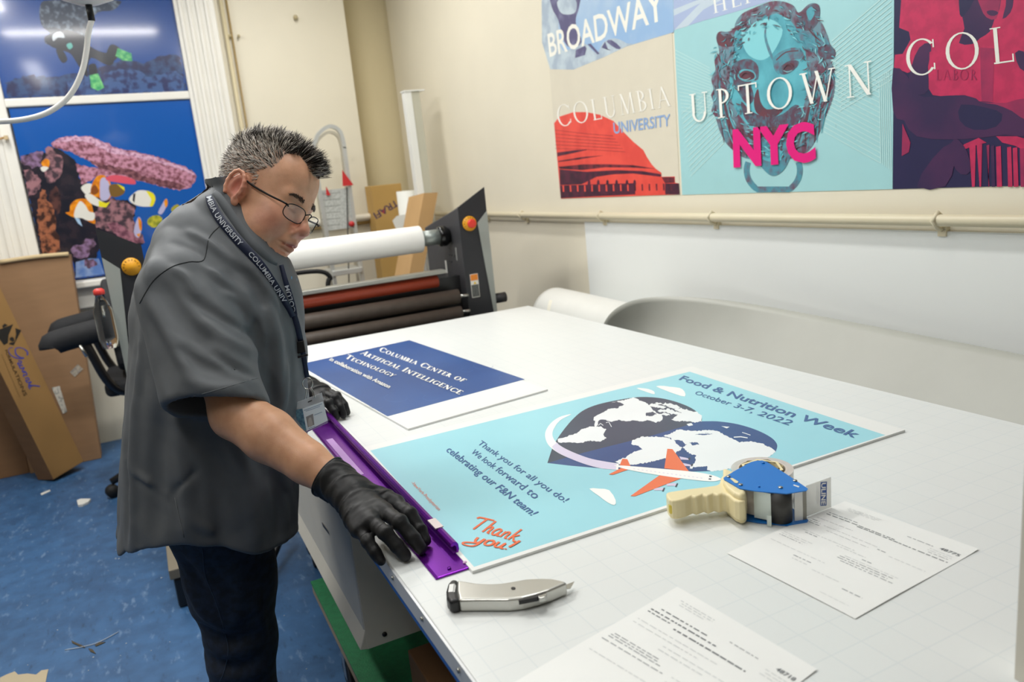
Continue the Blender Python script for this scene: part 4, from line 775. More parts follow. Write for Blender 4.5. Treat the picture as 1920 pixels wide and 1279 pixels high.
# ================================================================== against the right wall
m = MB(); m.box((WX-.012, .60, 0.0), (WX-.003, 3.215, 1.212), mat('foam_sheet_upright', 'EBEEEC', .55, var=.01, vscale=2)); tag(m.build('foam_board_sheet', bevel=.001), 'large white foam board sheet standing against the wall under the pipe', 'board')
sheet_m = mat('vinyl_sheet_grey', 'B9BAB2', 0.42, color2='AFB0A8', vscale=3, thresh=(.3, .7)); 
def arch(name, cx, r, ztop, y0, y1, oblique, mt, extra=None):
    n = 26; m = MB(); prof = [(cx-r-.005, .0), (cx-r-.002, ztop-r-.25)]+[(cx-r*math.cos(a), ztop-r+r*math.sin(a)) for a in np.linspace(0, math.pi, n)]+[(cx+r+.002, ztop-r-.25), (cx+r+.005, 0)]
    ny = 24; V = []; k_ = len(prof)
    for j in range(ny+1):
        for (x, z) in prof:
            ye = y1-oblique*max(0, min(1, (x-(cx-r))/r))*1.0
            y = y0+(ye-y0)*j/ny; s_ = 1.0
            xx = x+.006*math.sin(y*3.1+z*4)*(z > .3); V.append((xx, y, z+.006*math.sin(y*2.3)*(z > .3)))
    m.add(V, [(j*k_+i, j*k_+i+1, (j+1)*k_+i+1, (j+1)*k_+i) for j in range(ny) for i in range(k_-1)], mt, True)
    o = m.build(name, None); sd = o.modifiers.new('solid', 'SOLIDIFY'); sd.thickness = .0025; return o
E_ = cat([(1.590,2.58,.78),(1.600,2.56,.862),(1.645,2.52,.922),(1.72,2.45,.953),(1.80,2.28,.962),(1.86,2.05,.955),(1.895,1.7,.938),(1.910,1.3,.922),(1.915,.9,.908),(1.915,.35,.90)], 6)
V = []; nE = len(E_); nk = 18
for i, e_ in enumerate(E_):
    tt = i/(nE-1); ym = e_[1]; B_ = np.array([1.605, ym-.02, .60]); w_ = min(1, tt*3.2); M_ = np.array([1.64+.15*w_, ym, .74+.03*w_])
    for j in range(nk+1): q = j/nk; V.append((1-q)**2*e_+2*q*(1-q)*M_+q*q*B_)
    V.append(np.array([1.63, ym-.02, .3])); V.append(np.array([1.66, ym-.02, .0]))
k_ = nk+3; m = MB(); m.add(V, [(i*k_+j, i*k_+j+1, (i+1)*k_+j+1, (i+1)*k_+j) for i in range(nE-1) for j in range(k_-1)], sheet_m, True)
o = m.build('vinyl_sheet', None); sd = o.modifiers.new('solid', 'SOLIDIFY'); sd.thickness = .0025; tag(o, 'grey vinyl sheet curling up like a trough between the table and the wall', 'sheet')
o = arch('vinyl_sheet_roll', 1.735, .125, .915, 2.56, 3.22, .0, mat('vinyl_sheet_pale', 'DCDDD8', .45)); tag(o, 'smaller pale vinyl sheet roll with a tape band behind the far table corner', 'sheet')
m = MB(); m.add([(1.735-.1265*math.cos(a), y+.10*(a/1.57), .79+.1265*math.sin(a)) for a in np.linspace(0, 2.2, 14) for y in (3.02, 3.05)], [(2*i, 2*i+2, 2*i+3, 2*i+1) for i in range(13)], mat('tape_cream', 'E9E6D8', .5)); ORGP = m.build('tape_band', o)
# ================================================================== laminator
lam_d = mat('laminator_dark', '3A3A3D', 0.5, var=0.08, vscale=20); lam_f = mat('laminator_front', '26272B', 0.45, var=0.05); lam_g = mat('laminator_grey', '9A9F99', 0.5); lam_b = mat('laminator_brown_roller', '4E443C', 0.55, var=0.12, vscale=30); lam_r = mat('laminator_red_roller', '9A3B22', 0.45, var=.05)
t = thing('laminator', 'wide dark laminating machine with end panels and rollers behind the table', 'machine', (.67, 3.55, 0))
LY = 3.30
def lam_panel(x_in, x_out, name):
    o_ = 1 if x_out > x_in else -1
    m = MB(); f = lambda x, y, z: (x, y, z)
    # front edge rises towards the outside, back slopes down
    V = [f(x_in, LY, .30), f(x_out, LY, .30), f(x_out, LY, 1.425), f(x_in, LY, 1.344), f(x_in, 3.78, 1.244), f(x_out, 3.78, 1.30), f(x_in, 3.80, .60), f(x_out, 3.80, .60), f(x_in, 3.6, .30), f(x_out, 3.6, .30)]
    i0 = 0
    m.add([V[i] for i in (0, 1, 2, 3)], [(0, 1, 2, 3)], lam_f)
    m.add(V, [(3, 2, 5, 4), (4, 5, 7, 6), (6, 7, 9, 8), (8, 9, 1, 0), (0, 3, 4, 6, 8), (1, 9, 7, 5, 2)], lam_d)
    bm_o = m.build(name, t, bevel=.004)
    g = MB(); dx_ = x_out-x_in
    P = [(x_in+dx_*.62, 1.265), (x_out-dx_*.01, 1.315), (x_out-dx_*.01, .32), (x_in+dx_*.90, .32), (x_in+dx_*.90, .80)]
    g.prism(P, lambda a, b: (a, LY-.006, b), lambda a, b: (a, LY-.0005, b), lam_g); g.build('grey_trim', bm_o)
    ex, ez = x_in+dx_*.34, 1.268
    e = MB(); e.cyl((ex, LY-.001, ez), (ex, LY-.006, ez), .034, mat('estop_yellow', 'E8A31C', .5), 32); pd = e.build('emergency_stop_plate', bm_o)
    A = Art(Plane((0, LY-.0062, 0), (0, -1, 0)), dh=.0001); rad = .026
    for i, ch in enumerate('EMERGENCY'):
        a = math.radians(205-i*26); cx_, cz_ = ex+rad*math.cos(a), ez+rad*math.sin(a); V_, F_, w_, cap = text_geo(ch); sc = .010; ca, sa = math.sin(a), -math.cos(a)
        A.mb.add([(cx_+(p[0]-w_/2)*sc*ca-(p[1]-.3)*sc*sa*-1*-1, LY-.0066, cz_+(p[0]-w_/2)*sc*sa+(p[1]-.3)*sc*ca) for p in V_], F_, black_pl)
    A.mb.flat = False; A.build('emergency_lettering', bm_o)
    return bm_o, ex, ez
R_, ex, ez = lam_panel(1.329, 1.471, 'end_panel_right')
e = MB(); e.cyl((ex, LY-.006, ez), (ex, LY-.022, ez), .012, black_pl, 20); e.tube([(ex, LY-.022, ez), (ex, LY-.028, ez), (ex, LY-.036, ez), (ex, LY-.038, ez)], [.018, .021, .020, .014], mat('estop_red', 'DE3B30', .35), 28); e.build('emergency_stop_button', R_)
e = MB(); e.box((1.352, LY-.0015, .925), (1.392, LY-.0002, 1.035), mat('warning_white', 'E8E6DC', .5)); e.box((1.354, LY-.0022, 1.005), (1.390, LY-.0015, 1.033), mat('warning_orange', 'E88A2A', .5)); e.box((1.354, LY-.0022, .928), (1.390, LY-.0015, .985), mat('warning_grey', '6E726E', .6, color2='3A3D3C', vscale=300)); 
e.prism([(1.366, .988), (1.380, .988), (1.373, 1.001)], lambda a, b: (a, LY-.0024, b), lambda a, b: (a, LY-.0015, b), mat('warning_yellow', 'EFC62E', .5)); e.build('warning_label', R_)
for (y, z) in ((3.40,1.12),(3.44,1.12),(3.47,1.12),(3.45,1.09),(3.48,1.09)): s = MB(); s.cyl((1.3285, y, z), (1.327, y, z), .004, black_pl, 8); s.build('vent_hole', R_)
Lp, ex2, ez2 = lam_panel(0.013, -0.130, 'end_panel_left')
m = MB(); m.cyl((.013, 3.42, 1.215), (.10, 3.42, 1.215), .02, black_pl); m.tube([(1.19, 3.45, 1.215), (1.285, 3.45, 1.215)], .040, mat('core_metal', '9AA09C', .4, metal=.6), 6); m.cyl((.05, 3.45, 1.215), (1.19, 3.45, 1.215), .02, steel); m.build('supply_shaft', t)
m = MB(); m.tube([(1.275, 3.45, 1.215), (1.283, 3.45, 1.215), (1.31, 3.45, 1.215), (1.329, 3.45, 1.215)], [.044, .048, .048, .034], mat('glossy_black', '0B0B0C', .15), 24); m.build('shaft_hub', t)
m = MB(); m.cyl((.10, 3.45, 1.215), (1.185, 3.45, 1.215), .062, mat('film_white', 'F0EFEA', .5, var=.01), 48); m.build('film_roll', t, bevel=.002)
m = MB(); m.box((.02, LY-.01, 1.058), (1.235, LY+.05, 1.076), mat('bar_silver', 'A8A79F', .35, metal=.7)); m.build('feed_bar', t, bevel=.003)
m = MB(); m.cyl((.02, LY+.03, 1.025), (1.20, LY+.03, 1.025), .028, lam_r, 28); m.build('red_roller', t)
m = MB(); m.cyl((.02, LY+.005, .943), (1.285, LY+.005, .943), .034, lam_b, 28); m.build('pull_roller', t)
m = MB(); m.cyl((.02, LY-.02, .870), (1.280, LY-.02, .870), .031, lam_b, 28); m.build('pull_roller', t)
for z in (.943, .870): s = MB(); s.cyl((1.28, LY-.01, z), (1.329, LY-.01, z), .009, steel, 12); s.build('roller_axle', t)
m = MB(); m.box((.013, LY+.07, .55), (1.329, LY+.42, 1.03), black_pl); m.build('machine_body', t)
m = MB(); m.box((.013, LY-.02, .50), (1.329, LY+.07, .82), black_pl); m.build('lower_cover', t)
m = MB(); m.cyl((1.471, LY+.02, .90), (1.53, LY+.02, .90), .024, mat('knob_grey', '2E2E31', .5), 20); m.build('side_knob', t)
m = MB(); m.box((1.471, LY+.04, .5), (1.49, LY+.3, 1.03), black_pl); m.build('side_cover', t)
for x, yf in ((-.06, .34), (1.40, .10)):
    b = MB(); b.box((x-.05, LY+.1, .14), (x+.05, LY+.22, .5), blk_metal); b.box((x-.055, LY-yf, .125), (x+.055, LY+.45, .165), mat('foot_plate', '7A7262', .6)); lg = b.build('stand_leg', t, bevel=.004)
    for yy in (LY-yf+.07, LY+.4):
        b = MB(); b.box((x-.045, yy-.06, .0), (x+.045, yy+.06, .124), black_pl); b.build('foot', lg, bevel=.01)
m = MB(); m.tube([(.225, 2.96, .05), (.30, 3.1, .09), (.42, 3.36, .24)], .014, blk_metal, 10); m.cyl((.205, 2.955, .035), (.245, 2.955, .035), .034, black_rub, 20); m.build('foot_pedal', t)
m = MB(); m.box((.0, LY+.14, .22), (1.34, LY+.20, .27), blk_metal); m.build('cross_bar', t)
for (z) in (1.06, 1.02): pass
s = MB(); s.box((1.3275, 3.52, 1.02), (1.3287, 3.54, 1.09), mat('label_white', 'EDEDE8', .5)); s.build('panel_label', R_); s = MB(); s.box((1.3275, 3.37, 1.10), (1.3287, 3.385, 1.16), mat('label_grey', '8A8C8A', .5)); s.build('panel_label', R_)
m = MB(); m.tube(cat([(.80,3.9,.012),(.81,3.9,.5),(.82,3.9,.98),(.84,3.9,1.05),(.78,3.9,1.09),(.6,3.9,1.09),(.55,3.9,1.05),(.54,3.9,.5),(.54,3.9,.012)], 5), .012, black_rub, 10); tag(m.build('black_hose'), 'thick black cable loop behind the laminator bar', 'cable')
# clear bottle with a red cap on the left end panel
t = thing('plastic_bottle', 'clear plastic bottle with a red cap hanging in front of the left laminator panel', 'bottle', (-.16, LY-.05, 1.0))
clr = mat('clear_plastic', 'E8ECEC', .08, trans=1.0, ior=1.2); bx, by = -.16, LY-.05
m = MB(); m.tube([(bx, by, .98), (bx, by, 1.02), (bx, by, 1.12), (bx, by, 1.155), (bx, by, 1.185)], [.028, .034, .034, .022, .014], clr, 24); m.build('bottle_body', t)
m = MB(); m.tube([(bx, by, 1.182), (bx, by, 1.186), (bx, by, 1.200), (bx, by, 1.206)], [.017, .020, .019, .012], mat('cap_red', 'D23A34', .35), 20); m.build('cap', t)
m = MB(); m.tube([(bx, by, 1.10), (bx, LY-.002, 1.13)], .004, steel, 8); m.build('hook', t)
# ================================================================== behind the laminator, in the corner
def oy(x, y, Y): return Plane((0, Y, 0), (0, -1, 0))(x, y)
alu_l = mat('ladder_aluminium', 'C9CBC8', .35, metal=.5, var=.04); lred = mat('ladder_red', 'C22A2C', .45)
t = thing('stepladder', 'aluminium stepladder with a hooped handrail and red brackets standing behind the laminator', 'stepladder', (1.3, 5.1, 0))
LYY = 5.05
m = MB()
hp = [oy(588,560,LYY)*[1,1,0]+[0,0,.0], oy(596,400,LYY), oy(590,300,LYY), oy(592,262,LYY), oy(603,244,LYY), oy(622,236,LYY), oy(638,246,LYY), oy(646,275,LYY), oy(650,340,LYY), oy(662,520,LYY)]
def flatbar(mb, pts, w, th, mt):
    pts = [np.array(p, float) for p in pts]; n = len(pts); V = []
    for i, p in enumerate(pts):
        tt = pts[min(i+1, n-1)]-pts[max(i-1, 0)]; tt /= np.linalg.norm(tt); q = np.cross(tt, [0, 1, 0]); q /= np.linalg.norm(q)
        for a, b in ((-1, -1), (1, -1), (1, 1), (-1, 1)): V.append(p+q*th/2*a+np.array([0, 1, 0])*w/2*b)
    mb.add(V, [(4*i+j, 4*i+(j+1) % 4, 4*i+4+(j+1) % 4, 4*i+4+j) for i in range(n-1) for j in range(4)]+[(3, 2, 1, 0), (4*n-4, 4*n-3, 4*n-2, 4*n-1)], mt)
pL = oy(590, 300, LYY); pR = oy(648, 300, LYY); 
hoop = cat([(pL[0]+.03, LYY, 0.02), (pL[0]+.01, LYY, 1.0), (pL[0], LYY, pL[2])]+[tuple(oy(a, b, LYY)) for a, b in ((592,262),(603,245),(620,237),(637,247),(645,275))]+[(pR[0], LYY, pR[2]), (pR[0]-.0, LYY, 1.0), (pR[0]+.02, LYY, .02)], 5)
flatbar(m, hoop, .035, .022, alu_l); m.build('front_rail_hoop', t)
m = MB(); hoop2 = [p+np.array([.045, .22, -.02]) for p in hoop]; hoop2 = [np.array([p[0], p[1]+.16*(1-p[2]/1.9), p[2]]) for p in hoop2]; flatbar(m, hoop2, .03, .018, mat('ladder_rear', 'BDB8A8', .4, metal=.3)); m.build('rear_rail_hoop', t)
for (x0, x1, y0, y1, z) in ((pL[0], pR[0], LYY-.02, LYY+.2, .93), (pL[0], pR[0], LYY-.03, LYY+.06, .62), (pL[0], pR[0], LYY-.03, LYY+.06, .32)):
    m = MB(); m.box((x0, y0-.02, z), (x1, y1, z+.035), alu_l); m.build('tread', t, bevel=.004)
for (a, b, c) in (((642,319),(663,347),(643,349)), ((612,350),(620,366),(612,366))):
    P = [oy(*q, LYY-.03) for q in (a, b, c)]; m = MB(); m.prism([(0,),(1,),(2,)], lambda i: P[i], lambda i: P[i]+np.array([0, .01, 0]), lred); m.build('red_bracket', t)
m = MB(); q0 = oy(606, 357, LYY-.02); q1 = oy(637, 430, LYY-.02); m.box((pL[0]+.01, LYY-.012, q1[2]), (pR[0]-.012, LYY-.006, q0[2]), mat('ladder_label', 'C4C8C4', .5, color2='AEB2AE', vscale=90)); lb = m.build('instruction_plate', t)
A = Art(Plane((0, LYY-.0125, 0), (0, -1, 0)), dh=.0001); A.h = 0
for k_ in range(6): A.stroke([(602, 364+k_*12), (638, 361+k_*12)], 1.2, mat('plate_line', '8C908C', .5))
A.build('plate_print', lb)
m = MB(); m.tube([oy(650,350,LYY-.03), oy(655,560,LYY-.03)], .004, black_pl, 6); m.build('strap', t)
m = MB(); q = oy(660, 420, LYY-.03); m.cyl(q, q+np.array([0, .02, 0]), .018, lred, 16); m.build('red_cap', t)
# kraft tube carton with upside-down lettering
kr = mat('kraft_gold', 'C09A58', .7, var=.05, vscale=4)
GY = 5.42; a0 = oy(695, 349, GY); a1 = oy(752, 345, GY)
t = thing('kraft_carton', 'tall kraft carton with upside down lettering standing in the corner', 'box', ((a0[0]+a1[0])/2, GY+.05, 0))
m = MB(); m.box((a0[0], GY, .0), (a1[0], GY+.16, a0[2]), kr); m.build('carton', t, bevel=.004)
A = Art(Plane((0, GY, 0), (0, -1, 0)), dh=.0001, conv=lambda x, y: (680+x*.07819, 330+y*.07819)); A.h = .0002
A.text('TRAFI', [(800,560),(250,900),(330,1040),(880,700)], mat('ink_carton_violet', '4A3558', .6), bold=.02)
A.poly([(395,830),(480,870),(510,760),(520,910)], mat('ink_carton_red', 'B0303C', .6)); A.build('lettering', t)
# white paper roll
q0 = oy(741, 360, 5.15); q1 = oy(775, 358, 5.15); rx = (q0[0]+q1[0])/2; rr = (q1[0]-q0[0])/2
t = thing('paper_roll', 'white paper roll standing on end beside the kraft carton', 'roll', (rx, 5.15, 0))
pw_ = mat('roll_paper_white', 'EDEEE8', .5)
m = MB(); m.cyl((rx, 5.15, 0), (rx+.01, 5.15, q0[2]), rr, pw_, 32); m.build('roll_body', t)
F_ = [oy(*q, 5.15-rr*.8) for q in ((744,405),(736,414),(742,428),(760,436),(770,400))]; m = MB(); m.prism([(i,) for i in range(5)], lambda i: F_[i], lambda i: F_[i]+np.array([.0, .003, 0]), pw_); m.build('loose_flap', t)
# white display rail leaning in the corner
t = thing('display_rail', 'tall white rail with a printed strip leaning in the corner beside the paper roll', 'rail', (1.72, 4.95, 0))
top = oy(758, 172, 4.92); bot = oy(801, 500, 4.86); d_ = (bot-top); bot = top+d_*((top[2])/(-d_[2])); 
wv = np.array([1, 0, 0]); 
def railbox(off0, off1, w0, w1, mt, name, ztop=0):
    m = MB(); V = []
    for P in (bot, top+np.array([0, 0, ztop])):
        for (a, b) in ((w0, off0), (w1, off0), (w1, off1), (w0, off1)): V.append(P+wv*a+np.array([0, b, 0]))
    m.add(V, [(0, 3, 2, 1), (4, 5, 6, 7), (0, 1, 5, 4), (1, 2, 6, 5), (2, 3, 7, 6), (3, 0, 4, 7)], mt); return m.build(name, t)
railbox(.0, .06, .045, .10, mat('rail_grey', 'BFBEAE', .45), 'rail_side'); railbox(-.004, .06, 0, .045, mat('rail_white', 'E9EBE8', .4), 'rail_front')
m = MB(); m.box((top[0]-.004, top[1]-.01, top[2]), (top[0]+.135, top[1]+.07, top[2]+.008), mat('rail_white', 'E9EBE8', .4)); m.build('end_cap', t)
A = Art(Plane((0, top[1]-.005, 0), (0, -1, 0)), dh=.0001); A.h = 0
A.text('KEEN', [(763,183),(768,219),(771.5,218.5),(766.5,183)], mat('rail_ink', '3A3A88', .5), bold=.03); A.text('cutting rail', [(768,250),(779,340),(782,340),(771,250)], mat('rail_ink_pale', 'A9B4BC', .5)) if False else None
A.build('rail_print', t)
# long cardboard box leaning towards the wall
BY = 4.55
c_tl = oy(795, 362, BY); c_tr = oy(821, 361, BY); c_bl = oy(739, 520, BY); c_br = oy(768, 512, BY); sr = Plane((0, BY+.22, 0), (0, -1, 0))(862, 376)
t = thing('cardboard_box', 'long brown cardboard box leaning to the right behind the laminator roll', 'box', (float(c_bl[0]), BY+.1, 0))
dn = c_bl-c_tl; dn = dn/abs(dn[2]); 
V = []
for (P) in (c_tl, c_tr, c_tr+np.array([.0, .30, -.02]), c_tl+np.array([.0, .30, -.02])): V.append(P); 
L0 = c_tl[2]
V2 = [np.array([p[0]+dn[0]*p[2]*.62, p[1], .004]) for p in V]
m = MB(); m.add(V+V2, [(0, 1, 2, 3), (7, 6, 5, 4), (0, 4, 5, 1), (3, 2, 6, 7), (0, 3, 7, 4)], cardb_l); m.add(V+V2, [(1, 5, 6, 2)], cardb_d); m.build('carton', t)  # one box: lit faces lighter, shaded right side painted darker
# wooden pole
t0 = oy(827, 319, 5.2); m = MB(); m.tube([(t0[0]-.06, 5.2, 0.012), (t0[0], 5.2, t0[2])], .022, mat('wood_pole', 'CDA05C', .5, var=.06), 16); tag(m.build('wooden_pole'), 'light wooden pole standing behind the leaning cardboard box', 'pole')
# ================================================================== left: cartons
t = thing('cardboard_box', 'big flat cardboard box standing against the window wall', 'box', (-.66, 5.3, 0))
tr = oy(131, 476, 5.33); tl = oy(0, 492, 5.33)
def leanbox(x0b, x1b, x0t, x1t, yb, yt, h, dep_, mt, mt2, name, par):
    m = MB(); V = [(x0b, yb, 0), (x1b, yb, 0), (x1b, yb+dep_, 0), (x0b, yb+dep_, 0), (x0t, yt, h), (x1t, yt, h), (x1t, yt+dep_, h-.01), (x0t, yt+dep_, h-.01)]
    m.add(V, [(0, 3, 2, 1), (0, 1, 5, 4), (1, 2, 6, 5), (2, 3, 7, 6), (3, 0, 4, 7)], mt); m.add(V, [(4, 5, 6, 7)], mt2); return m.build(name, par, bevel=.004)
leanbox(-.82, -.437, tr[0]-.44, tr[0], 5.235, 5.33, tr[2], .12, cardb, cardb_in, 'carton', t)
m = MB(); m.tube(cat([(tr[0]-.36, 5.32, tr[2]+.0), (tr[0]-.18, 5.32, tr[2]+.006), (tr[0]-.006, 5.32, tr[2])], 4), .013, cardb_in, 8); m.build('folded_rim', t)
pz_ = lambda x, y: Plane((0, 5.235, 0), (0, -1, .08))(x, y)
A = Art(Plane((0, 5.233, 0), (0, -1, (5.33-5.235)/tr[2])), dh=.0002)
gl_ = mat('label_greyish', 'B3A896', .5, color2='8E8880', vscale=80); wl_ = mat('label_whitish', 'D8D4C8', .5, color2='9EA09A', vscale=60, thresh=(.5, .6))
A.poly([(131,698),(146,683),(156,692),(140,707)], gl_); A.poly([(97,727),(112,724),(126,772),(118,776)], wl_); A.build('stuck_label', t)
t = thing('cardboard_box', 'dark cardboard box at the left edge of the photo behind the lettered carton', 'box', (-1.05, 5.3, 0))
leanbox(-1.3, -.825, -1.30, tr[0]-.445, 5.26, 5.34, 1.24, .12, cardb_d, cardb_in, 'carton', t)
# lettered long carton, leaning to the left
b0 = np.array([-.677, 4.953, 0]); b1 = np.array([-.519, 5.078, 0]); wdir = (b1-b0)/np.linalg.norm(b1-b0); nb = np.cross(wdir, [0, 0, 1]); nb = nb/np.linalg.norm(nb)
ang = None
# leaning direction: right edge passes photo (160,880) and (35,620); solve on the plane through b0,b1 tilted back slightly
lp = Plane(b0, np.array([nb[0], nb[1], .10]))
r1_ = lp(35, 620); r0_ = lp(160, 880); up_ = (r1_-r0_); up_ /= np.linalg.norm(up_); side = lp.n; w3 = np.cross(side, up_); w3 = w3 if w3@wdir > 0 else -w3; wl = .20
t = thing('cardboard_box', 'long narrow carton with black emblem and blue script leaning at the far left', 'box', tuple(b0))
dpt = -side*.15; Hh = 1.35
base_ = [r0_-w3*wl, r0_, r0_+dpt, r0_-w3*wl+dpt]; topp = [p+up_*Hh for p in base_]
mz = min(p[2] for p in base_); base_ = [p-np.array([0, 0, 0]) for p in base_]
sh = np.array([0, 0, max(0, .002-mz)])
m = MB(); m.add([p+sh for p in base_+topp], [(0, 1, 5, 4), (0, 3, 2, 1), (4, 5, 6, 7)], mat('cardboard_front', '94703F', .75, var=.05, vscale=5)); m.add([p+sh for p in base_+topp], [(1, 2, 6, 5), (2, 3, 7, 6), (3, 0, 4, 7)], cardb_d); m.build('carton', t, bevel=.003)  # side shade put into the colour: darker cardboard than the front
A = Art(Plane(r0_+sh, side), dh=.0002, conv=lambda x, y: (x*.13295, 590+y*.13295)); bk = mat('carton_ink_black', '15120E', .6); bi = mat('carton_ink_blue', '3A3F96', .6); bi2 = mat('carton_ink_brown', '3F2C12', .6)
A.poly([(-60,230),(185,135),(120,290),(110,400),(55,432),(-40,300)], bk); A.poly([(30,160),(65,125),(110,150),(40,190)], bk); A.poly([(215,190),(300,220),(190,435),(120,415),(165,380),(210,350),(225,280)], bk)
A.stroke([(165+48*math.cos(a), 345+46*math.sin(a)) for a in np.linspace(0, 6.28, 20)], 7, mat('carton_ink_tan', '8A6A3C', .6)); A.poly([(165+32*math.cos(a), 345+30*math.sin(a)) for a in np.linspace(0, 6.0, 14)], bk)
A.stroke([(380,575),(385,530),(330,480),(260,465),(215,490),(225,560),(280,600),(335,610),(300,620),(220,610),(150,570),(120,510),(135,470),(180,465)], [18,22,10,12,18,20,12,16,14,12,8,8,8], bi, smooth=4)
GL = [[(255,650),(300,660),(290,690),(255,680),(250,700),(290,725)], [(320,715),(270,720),(290,760),(340,745),(310,800),(360,800)], [(320,820),(365,815),(375,850),(330,850),(335,880)], [(350,900),(390,890),(410,920),(360,930),(390,960)], [(390,960),(440,950),(400,990),(450,1000),(420,1020)], [(425,1050),(400,1010),(470,1000),(560,1012)]]
for g_ in GL: A.stroke(g_, 15, bi, smooth=4)
A.text('FORMULATIONS', [(65,505),(335,1150),(385,1135),(100,490)], bi2, bold=.01); A.text('innovative print media', [(15,560),(270,1160),(295,1155),(40,550)], mat('carton_ink_pale', '7A5A30', .6)) if False else None
for k_ in range(18): A.stroke([(20+k_*14.5, 560+k_*34), (29+k_*14.5, 582+k_*34)], 12, mat('carton_ink_pale', '7F6034', .6))
A.build('lettering', t)
# ================================================================== office chair
fab = mat('chair_fabric', '1C1D20', .8, var=.15, vscale=40); cpl = mat('chair_plastic', '121214', .35)
CX, CY = -.06, 4.55
t = thing('office_chair', 'black office chair with padded armrests behind the man', 'chair', (CX, CY, 0))
def P_(a, b, z): return (CX+a, CY+b, z)   # a along X (seat faces -X), b along Y
m = MB(); m.box(P_(-.22, -.24, .56), P_(.24, .24, .64), fab); m.build('seat', t, bevel=.03, segs=5)
m = MB(); pr = cat([(-.20, .70), (-.22, .85), (-.20, 1.02), (-.12, 1.12), (0, 1.14), (.12, 1.12), (.20, 1.02), (.22, .85), (.20, .70), (0, .66)], 5, True)
m.prism([tuple(p) for p in pr], lambda a, z: P_(-.14-.02*(z-.7), a, z), lambda a, z: P_(-.07-.02*(z-.7), a, z), fab); 
bk_ = m.build('backrest', t, bevel=.02, segs=4)
m = MB(); m.box(P_(-.08, -.03, .5), P_(-.03, .03, .95), cpl); m.build('back_support', t, bevel=.008)
for s_ in (-1, 1):
    m = MB(); m.tube(cat([P_(-.40, s_*.24, .862), P_(-.385, s_*.24, .885), P_(-.25, s_*.24, .905), P_(-.12, s_*.24, .92), P_(-.04, s_*.24, .925), P_(-.02, s_*.24, .91)], 4), [.04]+[.058]*19+[.04], fab, 20); ar = m.build('armrest', t)
    m = MB(); m.tube(cat([P_(-.26, s_*.24, .87), P_(-.24, s_*.25, .80), P_(-.20, s_*.25, .66), P_(-.14, s_*.22, .58), P_(0, s_*.18, .55)], 4), .022, cpl, 10); m.build('arm_post', ar)
m = MB(); m.tube([P_(-.28, -.295, .86), P_(-.26, -.30, .80)], .008, steel, 8); m.build('clip', t)
m = MB(); m.cyl(P_(0, 0, .12), P_(0, 0, .56), .028, cpl, 20); m.build('gas_column', t)
for i in range(5):
    a = math.radians(200+72*i); dx_, dy_ = math.cos(a), math.sin(a)
    m = MB(); m.tube([P_(0, 0, .13), P_(dx_*.16, dy_*.16, .125), P_(dx_*.31, dy_*.31, .085)], [.034, .026, .018], cpl, 10); lg = m.build('base_leg', t)
    m = MB(); m.cyl(P_(dx_*.31-dy_*.022, dy_*.31+dx_*.022, .034), P_(dx_*.31+dy_*.022, dy_*.31-dx_*.022, .034), .034, black_rub, 20); m.build('caster', lg)
# ================================================================== hanging white lamp head and cord
wpl = mat('white_plastic', 'ECEBE6', .35)
q = oy(168, 18, 2.6); cq = (q[0], 2.6, q[2])
t = thing('pendant_device', 'white domed device hanging at the top left with a looping white cord', 'device', (cq[0], 2.6, CEIL))
m = MB(); pr = [(.0, .0), (.03, .003), (.07, .018), (.11, .05), (.125, .09), (.12, .12), (.02, .14), (0, .14)]
n_ = 36; V = [(cq[0]+r*math.cos(2*math.pi*j/n_), 2.6+r*math.sin(2*math.pi*j/n_), cq[2]+.012+z) for r, z in pr for j in range(n_)]
m.add(V, [(i*n_+j, i*n_+(j+1) % n_, (i+1)*n_+(j+1) % n_, (i+1)*n_+j) for i in range(len(pr)-1) for j in range(n_)], wpl, True); m.build('dome', t)
m = MB(); m.cyl((cq[0], 2.6, cq[2]+.15), (cq[0], 2.6, CEIL), .012, wpl, 12); m.build('stem', t)
m = MB(); m.tube([(cq[0], 2.6, cq[2]+.014), (cq[0], 2.6, cq[2]-.03)], .009, black_pl, 12); m.build('connector', t)
m = MB(); pts = [(cq[0], 2.6, cq[2]-.028)]+[tuple(oy(a, b, 2.6)) for a, b in ((166,60),(162,95),(155,130),(140,165),(118,192),(85,213),(45,224),(0,228),(-60,228),(-140,215))]+[(-.62, 2.62, 1.95), (-.75, 2.65, 2.4), (-.8, 2.7, CEIL)]
m.tube(cat(pts, 6), .0075, wpl, 12); m.build('cord', t)
# ================================================================== scraps on the floor
fp = Plane((0, 0, 0), (0, 0, 1))
def scrap(name, label, px, mt, h=.003, jit=0, cat_='scrap', group=None):
    P = [fp(*p) for p in px]; m = MB(); m.prism([(i,) for i in range(len(P))], lambda i: P[i]+np.array([0, 0, h]), lambda i: P[i]+np.array([0, 0, .0004]), mt); return tag(m.build(name), label, cat_, group)
scrap('paper_scrap', 'crumpled white scrap lying alone on the blue floor', [(145,942),(152,939),(171,939),(166,945),(155,950),(147,951)], mat('scrap_white', 'DDDCD6', .7), .012)
scrap('floor_patch', 'torn beige paper piece on the floor at the bottom left corner', [(0,1279),(0,1272),(12,1266),(28,1260),(34,1266),(52,1264),(68,1266),(78,1258),(91,1256),(88,1268),(84,1290),(0,1290)], mat('scrap_beige', 'B3A58A', .8), .002)
scrap('tape_strip', 'small pale strip near the long leaning carton', [(76,926),(93,919),(95,921),(78,929)], mat('scrap_white', 'DDDCD6', .7), .002)
bm_ = mat('scrap_brown', '4A4130', .8); wm = mat('scrap_string', 'A9B4C2', .6)
